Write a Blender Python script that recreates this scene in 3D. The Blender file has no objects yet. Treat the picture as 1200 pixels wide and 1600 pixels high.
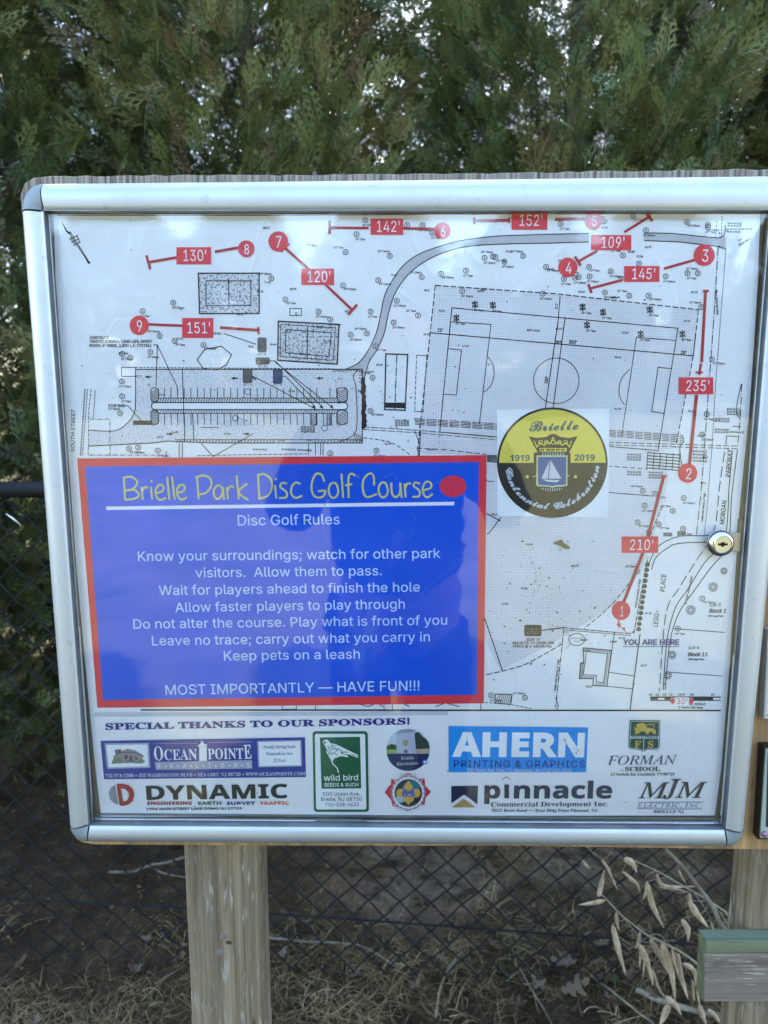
import bpy, math, random
import numpy as np
from mathutils import Vector, Matrix
from mathutils.geometry import tessellate_polygon
R = math.radians
sc = bpy.context.scene
COL = sc.collection

# ------------------------------------------------------------------ camera
FPX = 1201.0            # focal length in pixels of the 1200x1600 photograph
TH = R(9.3)             # camera looks 9.3 degrees down
CAM = Vector((0.0, -0.86, 1.5))
cd = bpy.data.cameras.new('camera'); cam = bpy.data.objects.new('camera', cd); COL.objects.link(cam)
cam.location = CAM; cam.rotation_euler = (math.pi / 2 - TH, 0, 0)
cd.sensor_fit = 'VERTICAL'; cd.sensor_height = 24; cd.lens = 24 * FPX / 1600
cd.clip_start = 0.02; cd.clip_end = 3000
cd.dof.use_dof = True; cd.dof.focus_distance = 0.87; cd.dof.aperture_fstop = 4.6
sc.camera = cam

# ------------------------------------------------------------------ sky, sun, exposure
SUN_EL, SUN_AZ = R(44), R(12)      # sun stands behind the trees, slightly to the right
w = bpy.data.worlds.new('World'); sc.world = w; w.use_nodes = True
nt = w.node_tree; nt.nodes.clear()
sky = nt.nodes.new('ShaderNodeTexSky'); sky.sky_type = 'NISHITA'; sky.sun_disc = False
sky.sun_elevation = SUN_EL; sky.sun_rotation = SUN_AZ
sky.air_density = 1.0; sky.dust_density = 0.9; sky.ozone_density = 1.3
bg = nt.nodes.new('ShaderNodeBackground'); bg.inputs['Strength'].default_value = 0.13
wo = nt.nodes.new('ShaderNodeOutputWorld')
nt.links.new(sky.outputs[0], bg.inputs[0]); nt.links.new(bg.outputs[0], wo.inputs[0])
ld = bpy.data.lights.new('sun', 'SUN'); ld.energy = 3.2; ld.angle = R(0.53); ld.color = (1, .95, .86)
sun = bpy.data.objects.new('sun', ld); COL.objects.link(sun)
sdir = Vector((math.sin(SUN_AZ) * math.cos(SUN_EL), math.cos(SUN_AZ) * math.cos(SUN_EL), math.sin(SUN_EL)))
sun.rotation_euler = sdir.to_track_quat('Z', 'Y').to_euler(); sun.location = sdir * 20
vs = sc.view_settings
sc.display_settings.display_device = 'sRGB'
vs.view_transform = 'Standard'; vs.look = 'None'; vs.gamma = 1; vs.use_curve_mapping = False
vs.exposure = 3.5
sc.cycles.max_bounces = 10; sc.cycles.transparent_max_bounces = 16

# ------------------------------------------------------------------ helpers
rnd = random.Random(7); nr = np.random.RandomState(11)
cT, sT = math.cos(TH), math.sin(TH)
def ray(u, v):
    a, b = (u - 600) / FPX, (800 - v) / FPX
    return Vector((a, cT + b * sT, -sT + b * cT))
def at(u, v, Y):
    d = ray(u, v); t = (Y - CAM.y) / d.y
    return CAM + d * t
def P(u, v, Y=0.0):
    p = at(u, v, Y); return (p.x, p.z)
def K(u, v):                          # metres per photo pixel on the poster plane
    d = ray(u, v); t = -CAM.y / d.y
    return t / FPX
def floor_at(u, v, z=0.0):
    d = ray(u, v); t = (z - CAM.z) / d.z
    return CAM + d * t

def link(o, parent=None):
    COL.objects.link(o)
    if parent: o.parent = parent
    return o
def empty(name, loc=(0, 0, 0)):
    o = bpy.data.objects.new(name, None); o.location = loc; o.empty_display_size = .05; return link(o)
def tag(o, label=None, cat=None, group=None, kind=None):
    if label: o['label'] = label
    if cat: o['category'] = cat
    if group: o['group'] = group
    if kind: o['kind'] = kind
    return o
def mesh_obj(name, verts, faces, mat, parent=None, smooth=False, midx=None, mats=None):
    me = bpy.data.meshes.new(name)
    if parent is not None and parent.type == 'EMPTY' or parent is not None:
        off = parent_world(parent)
        verts = [(v[0] - off[0], v[1] - off[1], v[2] - off[2]) for v in verts]
    me.from_pydata(verts, [], faces)
    for m in (mats or [mat]): me.materials.append(m)
    if midx: me.polygons.foreach_set('material_index', midx)
    if smooth: me.polygons.foreach_set('use_smooth', [True] * len(me.polygons))
    me.update()
    return link(bpy.data.objects.new(name, me), parent)
def parent_world(p):
    v = Vector((0, 0, 0))
    while p is not None:
        v = v + p.location; p = p.parent
    return v
class MB:
    def __init__(s): s.v = []; s.f = []
    def box(s, a, b, jit=0):
        x0, y0, z0 = a; x1, y1, z1 = b; n = len(s.v)
        s.v += [(x0, y0, z0), (x1, y0, z0), (x1, y1, z0), (x0, y1, z0), (x0, y0, z1), (x1, y0, z1), (x1, y1, z1), (x0, y1, z1)]
        s.f += [tuple(n + i for i in q) for q in ((0, 3, 2, 1), (4, 5, 6, 7), (0, 1, 5, 4), (1, 2, 6, 5), (2, 3, 7, 6), (3, 0, 4, 7))]
    def tube(s, pts, rad, n=8, cap=True):
        pts = [Vector(p) for p in pts]
        if not hasattr(rad, '__len__'): rad = [rad] * len(pts)
        prev = None; base = len(s.v)
        for i, p in enumerate(pts):
            t = (pts[min(i + 1, len(pts) - 1)] - pts[max(i - 1, 0)]).normalized()
            a = prev if prev is not None else (Vector((0, 0, 1)) if abs(t.z) < .9 else Vector((1, 0, 0)))
            a = (a - t * a.dot(t)).normalized(); prev = a; b = t.cross(a)
            for k in range(n):
                an = 2 * math.pi * k / n
                q = p + (a * math.cos(an) + b * math.sin(an)) * rad[i]; s.v.append(tuple(q))
        for i in range(len(pts) - 1):
            for k in range(n):
                k2 = (k + 1) % n
                s.f.append((base + i * n + k, base + i * n + k2, base + (i + 1) * n + k2, base + (i + 1) * n + k))
        if cap:
            s.f.append(tuple(base + k for k in range(n))[::-1]); e = base + (len(pts) - 1) * n
            s.f.append(tuple(e + k for k in range(n)))
    def lathe(s, c, prof, n=32, axis='Y'):      # prof: (radius, offset along axis)
        base = len(s.v)
        for r, h in prof:
            for k in range(n):
                an = 2 * math.pi * k / n
                s.v.append((c[0] + r * math.cos(an), c[1] + h, c[2] + r * math.sin(an)))
        for i in range(len(prof) - 1):
            for k in range(n):
                k2 = (k + 1) % n
                s.f.append((base + i * n + k, base + i * n + k2, base + (i + 1) * n + k2, base + (i + 1) * n + k))
        s.f.append(tuple(base + (len(prof) - 1) * n + k for k in range(n)))
    def build(s, name, mat, parent=None, smooth=False):
        return mesh_obj(name, s.v, s.f, mat, parent, smooth)
def smooth_angle(o, deg=35):
    me = o.data; me.polygons.foreach_set('use_smooth', [True] * len(me.polygons))
    try: me.set_sharp_from_angle(angle=R(deg))
    except Exception: pass
    return o
def bevel(o, w=.001, seg=2):
    m = o.modifiers.new('bevel', 'BEVEL'); m.width = w; m.segments = seg; m.limit_method = 'ANGLE'; m.angle_limit = R(40)
    return o

# ------------------------------------------------------------------ materials
def srgb(r, g, b):
    f = lambda c: (c / 255 / 12.92) if c / 255 <= .04045 else ((c / 255 + .055) / 1.055) ** 2.4
    return (f(r), f(g), f(b), 1)
def new_mat(name):
    m = bpy.data.materials.new(name); m.use_nodes = True
    t = m.node_tree; b = t.nodes['Principled BSDF']
    return m, t, b
def N(t, ty, **kw):
    n = t.nodes.new(ty)
    for k, v in kw.items(): setattr(n, k, v)
    return n
def ramp(t, pos_cols, src=None):
    r = N(t, 'ShaderNodeValToRGB'); e = r.color_ramp.elements
    while len(e) < len(pos_cols): e.new(.5)
    for i, (p, c) in enumerate(pos_cols):
        e[i].position = p; e[i].color = c if len(c) == 4 else (*c, 1)
    if src is not None: t.links.new(src, r.inputs[0])
    return r
def coords(t, scale=(1, 1, 1), kind='Object', rot=(0, 0, 0)):
    c = N(t, 'ShaderNodeTexCoord'); mp = N(t, 'ShaderNodeMapping')
    mp.inputs['Scale'].default_value = scale; mp.inputs['Rotation'].default_value = rot
    t.links.new(c.outputs[kind], mp.inputs[0]); return mp.outputs[0]
def noise(t, vec, scale, detail=4, rough=.55, dist=0):
    n = N(t, 'ShaderNodeTexNoise'); n.inputs['Scale'].default_value = scale; n.inputs['Detail'].default_value = detail
    n.inputs['Roughness'].default_value = rough; n.inputs['Distortion'].default_value = dist
    if vec is not None: t.links.new(vec, n.inputs['Vector'])
    return n.outputs['Fac']
def bump(t, b, h, strength=.3, dist=.001):
    n = N(t, 'ShaderNodeBump'); n.inputs['Strength'].default_value = strength; n.inputs['Distance'].default_value = dist
    t.links.new(h, n.inputs['Height']); t.links.new(n.outputs[0], b.inputs['Normal']); return n
def mix(t, fac, a, b, mode='MIX'):
    n = N(t, 'ShaderNodeMix', data_type='RGBA', blend_type=mode)
    for i, x in ((0, fac), (6, a), (7, b)):
        if hasattr(x, 'is_linked') or hasattr(x, 'links'): t.links.new(x, n.inputs[i])
        else: n.inputs[i].default_value = x
    return n.outputs[2]

_inks = {}
def ink(name, rgb, rough=.38, wrinkle=True, var=.05):
    if name in _inks: return _inks[name]
    m, t, b = new_mat('ink_' + name)
    vec = coords(t)
    n1 = noise(t, vec, 9, 5)
    c = srgb(*rgb) if max(rgb) > 1 else (*rgb, 1)
    lo = tuple(x * (1 - var) for x in c[:3]) + (1,); hi = tuple(min(1, x * (1 + var) + var * .02) for x in c[:3]) + (1,)
    r = ramp(t, [(.35, lo), (.65, hi)], n1); t.links.new(r.outputs[0], b.inputs['Base Color'])
    b.inputs['Roughness'].default_value = rough; b.inputs['Specular IOR Level'].default_value = .18
    if wrinkle:
        h = noise(t, vec, 5.5, 3, .5, 1.2); bump(t, b, h, .35, .006)
    _inks[name] = m
    return m
# map paper: laminated sheet with faint yellowing, fine dust and shallow waves
def paper_mat():
    m, t, b = new_mat('laminated_paper'); vec = coords(t)
    base = ramp(t, [(.3, (.80, .81, .84)), (.7, (.88, .89, .90))], noise(t, vec, 3.5, 6, .6))
    spk = ramp(t, [(.0, (0, 0, 0)), (.735, (0, 0, 0)), (.78, (1, 1, 1))], noise(t, vec, 260, 2, .6))
    clus = ramp(t, [(.5, (0, 0, 0)), (.68, (1, 1, 1))], noise(t, vec, 5, 3, .6))
    mul = N(t, 'ShaderNodeMath', operation='MULTIPLY'); t.links.new(spk.outputs[0], mul.inputs[0]); t.links.new(clus.outputs[0], mul.inputs[1])
    col = mix(t, mul.outputs[0], base.outputs[0], (.18, .15, .12, 1))
    t.links.new(col, b.inputs['Base Color']); b.inputs['Roughness'].default_value = .2
    b.inputs['Specular IOR Level'].default_value = .5
    # shallow waves of the laminate plus a few sharper creases
    n1 = noise(t, vec, 5.5, 3, .5, 1.2); n2 = noise(t, coords(t, (1, 1, .55), rot=(0, .9, 0)), 7, 2, .5, 1.6)
    cr = ramp(t, [(.470, (0, 0, 0)), (.5, (1, 1, 1)), (.530, (0, 0, 0))], n2)
    ad = N(t, 'ShaderNodeMath', operation='MULTIPLY_ADD'); t.links.new(cr.outputs[0], ad.inputs[0]); ad.inputs[1].default_value = .12; t.links.new(n1, ad.inputs[2])
    bump(t, b, ad.outputs[0], .4, .006)
    return m
def wood_mat(name, c0, c1, c2, axis='Z', scale=1.0, bumpd=.002, knots=False, rough=.8, streak=None):
    m, t, b = new_mat(name)
    s = {'Z': (110, 110, 2.6), 'X': (2.6, 110, 110)}[axis]
    s = tuple(x * scale for x in s)
    vec = coords(t, s)
    g = noise(t, vec, 1.0, 6, .62, .35)
    s2 = tuple(x * .25 if x > 10 else x * .5 for x in s)
    g2 = noise(t, coords(t, s2), 1.0, 3, .5, .6)
    r = ramp(t, [(.28, c0), (.5, c1), (.75, c2)], g)
    r2 = ramp(t, [(.3, (.62, .62, .62)), (.65, (1.15, 1.12, 1.08))], g2)
    col = mix(t, 1.0, r.outputs[0], r2.outputs[0], 'MULTIPLY')
    if streak:
        s3 = {'Z': (260, 260, 26), 'X': (30, 200, 300)}[axis]
        st = ramp(t, [(.56, (0, 0, 0)), (.66, (1, 1, 1))], noise(t, coords(t, s3), 1.0, 2, .5, .3))
        pt = ramp(t, [(.42, (0, 0, 0)), (.6, (1, 1, 1))], noise(t, coords(t), 14, 3, .6))
        mu = N(t, 'ShaderNodeMath', operation='MULTIPLY'); t.links.new(st.outputs[0], mu.inputs[0]); t.links.new(pt.outputs[0], mu.inputs[1])
        col = mix(t, mu.outputs[0], col, streak)
    s4 = {'Z': (75, 75, 1.1), 'X': (1.1, 75, 75)}[axis]
    ck = ramp(t, [(.492, (1, 1, 1)), (.5, (.22, .19, .16)), (.508, (1, 1, 1))], noise(t, coords(t, s4), 1.0, 3, .5, .5))
    ck2 = ramp(t, [(.50, (1, 1, 1)), (.58, (0, 0, 0))], noise(t, coords(t), 7, 2, .5))
    col = mix(t, 1.0, col, mix(t, ck2.outputs[0], ck.outputs[0], (1, 1, 1, 1)), 'MULTIPLY')
    t.links.new(col, b.inputs['Base Color']); b.inputs['Roughness'].default_value = rough
    b.inputs['Specular IOR Level'].default_value = .2
    bump(t, b, g, .6, bumpd)
    return m
def metal_mat(name, rgb, rough, metallic=1.0, dirt=.25):
    m, t, b = new_mat(name); vec = coords(t)
    n1 = noise(t, vec, 18, 6, .65)
    r = ramp(t, [(.3, tuple(c * (1 - dirt) for c in rgb)), (.6, rgb)], n1)
    t.links.new(r.outputs[0], b.inputs['Base Color'])
    rr = N(t, 'ShaderNodeMapRange'); rr.inputs['To Min'].default_value = rough * 1.35; rr.inputs['To Max'].default_value = rough * .8
    t.links.new(n1, rr.inputs[0]); t.links.new(rr.outputs[0], b.inputs['Roughness'])
    b.inputs['Metallic'].default_value = metallic
    if metallic > .5:
        sc_ = ramp(t, [(.60, (1, 1, 1)), (.66, (.80, .79, .77)), (.70, (1, 1, 1))], noise(t, vec, 46, 8, .75)); t.links.new(mix(t, 1.0, r.outputs[0], sc_.outputs[0], 'MULTIPLY'), b.inputs['Base Color'])
    bump(t, b, noise(t, vec, 400, 2), .05, .0003)
    if metallic == 0: b.inputs['Specular IOR Level'].default_value = .15
    return m
M_PAPER = paper_mat()
M_ALU = metal_mat('satin_aluminium', (.43, .435, .44), .47, .8, .05)
M_CORNER = metal_mat('grey_corner_cap', (.19, .21, .21), .5, .3, .2)
M_WALL = metal_mat('dull_inner_aluminium', (.26, .28, .29), .4, .7, .35)
M_CHROME = metal_mat('chrome', (.62, .62, .63), .12, 1.0, .1)
M_BRASS = metal_mat('nickel_plug', (.5, .49, .47), .25, 1.0, .15)
M_BLACK = ink('black_gap', (12, 12, 12), .6, False)
M_PLY = wood_mat('weathered_plywood', (.12, .075, .04), (.27, .16, .07), (.40, .25, .11), 'Z', .8)
def ply_mat():
    m = M_PLY; t = m.node_tree; b = t.nodes['Principled BSDF']
    # grey weathering grows towards the rain-beaten top edge of the sheet (real wear of this board)
    src = b.inputs['Base Color'].links[0].from_socket
    c = N(t, 'ShaderNodeTexCoord'); s = N(t, 'ShaderNodeSeparateXYZ'); t.links.new(c.outputs['Object'], s.inputs[0])
    mr = N(t, 'ShaderNodeMapRange'); mr.inputs['From Min'].default_value = .16; mr.inputs['From Max'].default_value = .30
    t.links.new(s.outputs['Z'], mr.inputs[0])
    g = ramp(t, [(.36, (.06, .045, .03)), (.62, (.26, .22, .17))], noise(t, coords(t, (230, 60, 8)), 1.0, 4, .65, .3))
    col = mix(t, mr.outputs[0], src, g.outputs[0]); t.links.new(col, b.inputs['Base Color'])
ply_mat()
M_POST = wood_mat('weathered_post', (.075, .050, .028), (.185, .138, .084), (.30, .235, .15), 'Z', 1.0, .004, streak=(.31, .28, .235, 1))
M_PLANK = wood_mat('peeling_plank', (.12, .088, .064), (.19, .148, .112), (.26, .21, .16), 'X', .7, .003, streak=(.34, .285, .23, 1))
M_GREEN = wood_mat('mossy_green_wood', (.075, .085, .045), (.12, .13, .07), (.19, .18, .10), 'X', .8)
M_GREENTOP = wood_mat('green_paint_edge', (.08, .10, .065), (.12, .145, .095), (.18, .20, .14), 'X', .8)
M_FENCE = metal_mat('black_vinyl', (.012, .012, .0125), .62, .0, .3)
M_BACK = wood_mat('brown_backing', (.15, .11, .065), (.24, .18, .11), (.32, .25, .16), 'Z', .6)
FACE_SANS = {  # capital height 509
    ' ': (187, []),
    '!': (196, [[67,160,63,509,132,509,128,160], [98,-4,66,9,52,41,66,73,98,86,130,73,143,41,130,9]]),
    '"': (321, [[78,318,70,509,136,509,128,318], [193,318,185,509,250,509,243,318]]),
    '&': (447, [[197,-7,150,-2,110,12,78,34,54,62,39,96,34,133,47,189,85,235,140,279,216,335,237,352,255,375,262,405,258,427,245,445,226,457,201,461,168,453,145,431,137,399,145,363,169,327,204,284,438,0,364,0,171,231,121,293,87,344,75,398,91,458,134,499,200,513,266,499,308,459,324,404,315,362,291,325,256,293,154,217,110,174,97,131,109,87,143,57,193,46,251,59,301,95,336,151,349,224,408,224,397,144,371,92,345,62,333,47,271,7]]),
    "'": (206, [[78,318,70,509,136,509,128,318]]),
    '(': (273, [[89,207,101,324,132,441,177,539,236,539,191,428,161,313,151,207,160,115,188,16,236,-96,177,-96,139,-21,111,55,95,131]]),
    ')': (273, [[37,-96,86,18,113,116,122,207,112,313,82,428,37,539,97,539,142,441,173,323,184,207,178,130,161,53,134,-22,97,-96]]),
    ',': (187, [[38,-119,68,71,137,71,84,-119]]),
    '-': (453, [[337,244,337,188,114,188,114,244]]),
    '.': (187, [[95,-4,63,9,50,41,63,73,95,87,128,73,141,41,128,9]]),
    '0': (453, [[227,-7,174,1,130,24,95,62,69,113,53,178,48,254,53,330,69,395,95,447,130,484,174,508,227,516,279,508,323,484,358,447,384,395,400,330,405,254,400,178,384,113,359,62,323,24,279,1], [227,50,261,56,290,74,313,103,330,144,344,254,330,365,313,405,290,435,261,453,227,460,192,453,163,435,140,405,123,365,109,254,123,144,140,103,163,74,192,56]]),
    '1': (453, [[76,0,76,55,391,55,391,0], [276,509,276,0,212,0,212,448,209,448,86,358,86,427,198,509]]),
    '2': (453, [[64,0,64,47,234,229,282,282,311,327,320,371,308,419,273,449,224,460,172,447,139,413,127,362,66,362,71,405,86,442,111,473,143,496,182,511,225,516,268,511,306,497,337,474,361,445,376,411,381,372,371,318,336,259,267,180,153,60,153,57,389,57,389,0]]),
    '3': (453, [[218,-7,133,10,98,30,70,57,52,91,44,132,109,132,126,87,165,59,219,50,275,61,315,93,329,145,316,196,275,234,201,248,157,248,157,299,288,448,288,452,70,452,70,509,372,509,372,461,211,278,211,289,264,288,308,276,344,253,371,222,387,186,393,145,387,103,370,66,344,36,309,12,266,-2]]),
    '4': (453, [[40,105,40,158,247,509,311,509,109,166,109,163,413,163,413,105], [282,0,282,121,282,146,282,318,343,318,343,0]]),
    '5': (453, [[221,-7,178,-2,140,11,108,32,83,60,66,93,60,130,122,130,138,89,173,60,221,50,276,64,314,104,328,162,314,221,275,262,218,277,167,268,128,246,67,253,96,509,366,509,366,452,151,452,134,301,136,301,178,325,229,334,294,321,345,285,379,231,391,163,385,117,369,76,343,41,309,15,268,-1]]),
    '6': (453, [[226,-7,182,-1,142,15,109,40,84,74,69,115,64,162,80,239,137,340,252,509,322,509,151,261,145,261,165,288,196,307,235,314,278,309,316,295,346,271,370,240,384,201,389,157,384,112,368,73,343,39,310,14,271,-2], [226,48,279,63,314,101,327,157,314,213,279,251,226,265,174,252,138,214,125,158,138,102,174,63]]),
    '7': (453, [[97,0,323,448,323,452,62,452,62,509,391,509,391,449,165,0]]),
    '8': (453, [[226,-7,178,-2,136,11,101,33,74,62,57,96,52,135,65,195,101,241,153,265,153,267,119,282,93,308,76,342,70,380,75,417,90,450,114,477,146,498,184,511,226,516,269,511,306,498,337,477,361,450,377,417,382,380,376,342,359,308,333,282,300,267,300,265,351,241,387,195,401,135,395,96,378,62,352,33,317,11,275,-2], [226,49,285,60,323,91,337,139,322,189,283,223,226,235,169,223,130,189,115,139,129,91,167,60], [226,290,274,300,307,330,319,376,308,420,275,449,226,460,177,449,145,420,133,376,145,330,178,300]]),
    '9': (453, [[226,516,271,510,310,494,343,468,368,434,384,393,389,347,373,270,315,168,200,0,130,0,301,248,307,248,287,221,257,202,218,195,175,199,137,214,106,237,83,269,68,307,64,352,69,397,85,436,110,469,143,494,182,510], [226,460,174,446,138,407,125,352,138,295,174,257,226,243,279,257,314,295,327,350,314,407,279,446]]),
    ':': (187, [[95,-4,63,9,50,41,63,73,95,87,128,73,141,41,128,9], [95,271,63,284,50,316,63,349,95,362,128,349,141,316,128,284]]),
    ';': (187, [[38,-119,68,71,137,71,84,-119], [103,271,71,284,58,316,71,349,103,362,136,349,149,316,136,284]]),
    '=': (453, [[72,245,72,301,381,301,381,245], [72,97,72,153,381,153,381,97]]),
    '@': (676, [[355,-135,284,-130,221,-114,167,-88,122,-53,87,-8,61,46,45,109,40,179,46,248,61,309,87,363,123,408,167,444,220,470,281,486,349,492,415,486,472,469,522,442,562,407,594,366,617,319,631,268,635,215,631,142,615,76,579,28,551,15,517,11,476,17,441,36,423,68,420,68,388,30,361,17,326,13,285,18,251,35,224,62,204,96,188,182,193,226,207,265,228,297,257,322,291,338,330,343,385,331,416,306,419,306,419,335,474,335,474,110,485,74,499,63,518,59,540,63,557,76,576,127,581,215,567,301,523,373,490,402,450,424,402,438,347,442,292,438,242,424,199,402,164,372,135,334,115,289,102,236,98,178,102,119,115,66,135,21,165,-17,201,-46,246,-68,298,-81,357,-85,412,-80,458,-69,489,-59,504,-107,464,-120,411,-131], [329,65,382,78,412,118,422,185,411,249,381,282,331,292,283,277,252,239,242,185,251,125,279,81,301,69]]),
    'A': (479, [[16,0,201,509,276,509,463,0,395,0,287,302,264,372,232,478,245,478,213,371,191,302,85,0], [110,142,110,199,370,199,370,142]]),
    'B': (456, [[60,0,60,509,241,509,289,504,329,491,359,469,381,442,394,410,398,374,387,320,356,286,315,267,315,262,363,245,402,203,418,136,413,100,400,67,377,39,344,18,301,4,247,0], [125,57,245,57,296,63,330,80,349,105,355,137,342,184,306,218,248,231,125,231], [125,285,238,285,288,296,323,326,336,372,330,403,313,429,283,446,240,452,125,452]]),
    'C': (510, [[267,-7,205,1,150,25,104,63,70,115,48,179,40,254,48,329,70,393,104,445,150,484,205,508,267,516,340,504,402,471,448,418,473,348,408,348,389,395,357,428,315,449,267,456,223,450,184,432,150,403,125,364,109,314,103,254,109,194,125,145,151,105,184,76,223,59,267,53,315,60,357,81,389,114,408,160,473,160,448,91,402,38,341,5]]),
    'D': (502, [[219,0,96,0,96,57,215,57,272,63,318,81,354,110,379,149,394,198,399,255,394,312,379,361,354,399,320,428,275,446,221,452,93,452,93,509,225,509,294,501,353,478,399,441,433,391,455,329,462,255,455,181,433,119,398,68,351,31,291,8], [125,509,125,0,60,0,60,509]]),
    'E': (418, [[60,0,60,509,372,509,372,452,125,452,125,286,355,286,355,229,125,229,125,57,375,57,375,0]]),
    'F': (410, [[60,0,60,509,369,509,369,452,125,452,125,278,346,278,346,221,125,221,125,0]]),
    'G': (520, [[269,-7,205,1,149,25,104,64,69,116,47,179,40,254,47,329,69,393,103,445,149,484,203,508,265,516,340,504,403,469,449,416,474,349,408,349,387,393,356,427,315,448,265,456,222,450,183,432,150,404,125,364,109,314,103,254,109,194,125,145,151,105,184,76,224,59,269,53,309,57,345,71,374,93,396,123,410,160,415,202,434,199,283,199,283,256,478,256,478,200,471,141,451,91,419,50,377,19,326,0]]),
    'H': (517, [[60,0,60,509,125,509,125,289,392,289,392,509,457,509,457,0,392,0,392,232,125,232,125,0]]),
    'I': (300, [[31,0,31,57,118,57,118,452,31,452,31,509,269,509,269,452,183,452,183,57,269,57,269,0]]),
    'J': (396, [[185,-7,124,3,75,33,44,81,33,145,33,173,98,173,98,145,104,104,122,74,149,56,185,50,220,56,248,74,266,104,272,145,272,509,336,509,336,145,326,81,294,33,246,3]]),
    'K': (466, [[104,145,104,216,139,261,174,303,212,344,364,509,448,509,231,276,228,276], [60,0,60,509,125,509,125,334,124,225,125,193,125,0], [372,0,188,259,228,309,449,0]]),
    'L': (393, [[60,0,60,509,125,509,125,57,361,57,361,0]]),
    'M': (628, [[60,0,60,509,152,509,277,187,287,159,299,123,311,84,322,49,307,49,318,83,330,121,342,158,352,187,476,509,568,509,568,0,504,0,504,291,504,327,505,369,506,413,507,457,513,457,498,409,482,363,467,322,456,291,342,0,286,0,170,291,159,321,145,361,129,408,112,457,119,457,120,416,121,372,122,328,122,291,122,0]]),
    'N': (523, [[60,0,60,509,136,509,343,183,363,151,388,107,414,55,405,54,401,108,399,157,399,195,399,509,463,509,463,0,387,0,202,290,177,331,148,381,108,452,119,454,122,384,124,328,125,291,125,0]]),
    'O': (533, [[267,-7,205,1,150,25,105,63,70,115,48,179,40,254,48,329,70,393,105,445,150,484,205,508,267,516,329,508,384,484,429,445,464,393,486,329,493,254,486,179,464,115,429,63,384,25,329,1], [267,53,310,59,349,76,383,105,408,144,425,194,430,254,425,314,408,365,383,404,349,433,310,450,267,456,223,450,184,433,151,404,125,364,109,314,103,254,109,194,125,144,151,105,184,76,223,59]]),
    'P': (444, [[60,0,60,509,235,509,289,503,332,487,366,462,390,430,404,391,409,348,404,304,390,265,366,233,332,207,289,191,235,186,109,186,109,242,233,242,297,256,333,294,344,348,333,402,297,439,232,452,125,452,125,0]]),
    'R': (449, [[60,0,60,509,236,509,290,504,333,489,367,465,390,433,405,395,409,352,405,309,390,271,367,240,333,217,289,203,236,198,96,198,96,255,234,255,298,267,334,300,345,352,334,405,298,440,233,452,125,452,125,0], [353,0,230,229,303,229,428,0]]),
    'S': (446, [[224,-9,172,-4,128,9,91,31,64,60,46,96,38,137,104,137,123,88,166,59,224,49,286,60,329,92,346,139,332,179,296,205,245,222,184,239,128,260,86,289,60,326,52,372,58,413,75,448,102,476,138,498,180,511,227,516,275,511,316,498,351,476,377,449,394,415,401,378,337,378,326,412,302,437,267,453,225,459,167,448,129,418,115,376,119,352,131,334,169,308,212,293,264,279,312,264,359,238,395,198,408,139,403,99,386,64,360,34,323,11,278,-4]]),
    'T': (448, [[32,452,32,509,417,509,417,452,257,452,257,0,193,0,193,452]]),
    'U': (517, [[259,-8,203,-2,154,15,114,43,85,80,66,124,60,173,60,509,124,509,124,178,141,113,160,87,187,68,220,56,259,52,298,56,331,68,357,87,377,113,393,178,393,509,457,509,457,173,451,124,433,80,403,43,363,15,315,-2]]),
    'V': (479, [[204,0,16,509,84,509,192,206,215,137,248,31,235,31,267,138,290,206,395,509,463,509,278,0]]),
    'W': (686, [[155,0,16,509,82,509,163,196,175,145,187,94,197,40,189,40,200,94,211,145,224,196,306,509,380,509,462,196,474,145,486,94,497,40,488,40,499,94,510,145,523,196,603,509,670,509,530,0,455,0,368,323,351,391,336,475,350,475,335,395,318,323,230,0]]),
    'X': (474, [[18,0,217,284,217,236,29,509,104,509,178,400,204,361,223,329,243,292,232,292,252,329,272,361,298,400,374,509,446,509,259,239,259,287,456,0,382,0,292,129,268,165,250,195,230,231,244,231,225,196,206,166,182,129,91,0]]),
    'Y': (472, [[203,0,203,208,16,509,91,509,192,344,222,292,250,230,224,230,251,293,280,344,381,509,455,509,268,208,268,0]]),
    'a': (389, [[160,-9,94,5,48,45,35,73,30,108,43,161,78,193,125,211,178,220,234,227,265,235,276,255,276,257,267,297,240,322,196,331,149,322,118,301,100,274,41,291,79,346,133,375,194,384,239,379,286,360,322,320,337,251,337,0,277,0,277,52,272,52,252,25,215,1], [170,45,228,59,263,93,276,138,276,190,259,182,231,176,200,171,175,168,134,159,103,139,92,105,102,72,130,52]]),
    'b': (424, [[229,-8,172,4,138,31,118,59,112,59,112,0,53,0,53,509,114,509,114,319,118,319,137,346,171,373,229,384,274,378,313,361,345,332,370,293,385,245,390,189,385,133,370,84,346,45,313,16,274,-2], [220,47,253,51,279,66,316,117,328,189,316,261,280,311,253,325,220,330,188,325,161,312,125,263,113,189,125,115,162,65,188,51]]),
    'c': (395, [[207,-8,159,-2,117,16,82,46,56,85,40,133,34,187,40,243,56,291,82,330,117,360,159,378,207,384,260,377,305,356,340,322,362,277,303,262,290,289,270,311,242,325,207,330,173,325,145,310,108,258,96,187,108,117,145,66,173,51,207,46,243,52,271,66,292,89,304,117,363,102,341,56,306,21,261,-1]]),
    'd': (424, [[195,-8,151,-2,111,16,79,45,55,84,39,133,34,189,39,245,55,293,79,332,112,361,151,378,196,384,253,373,287,346,306,319,311,319,311,509,372,509,372,0,313,0,313,59,307,59,287,31,252,4], [205,47,236,51,263,65,299,115,312,189,300,263,263,312,237,325,205,330,172,325,145,311,108,261,96,189,109,117,145,66,172,51]]),
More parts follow.
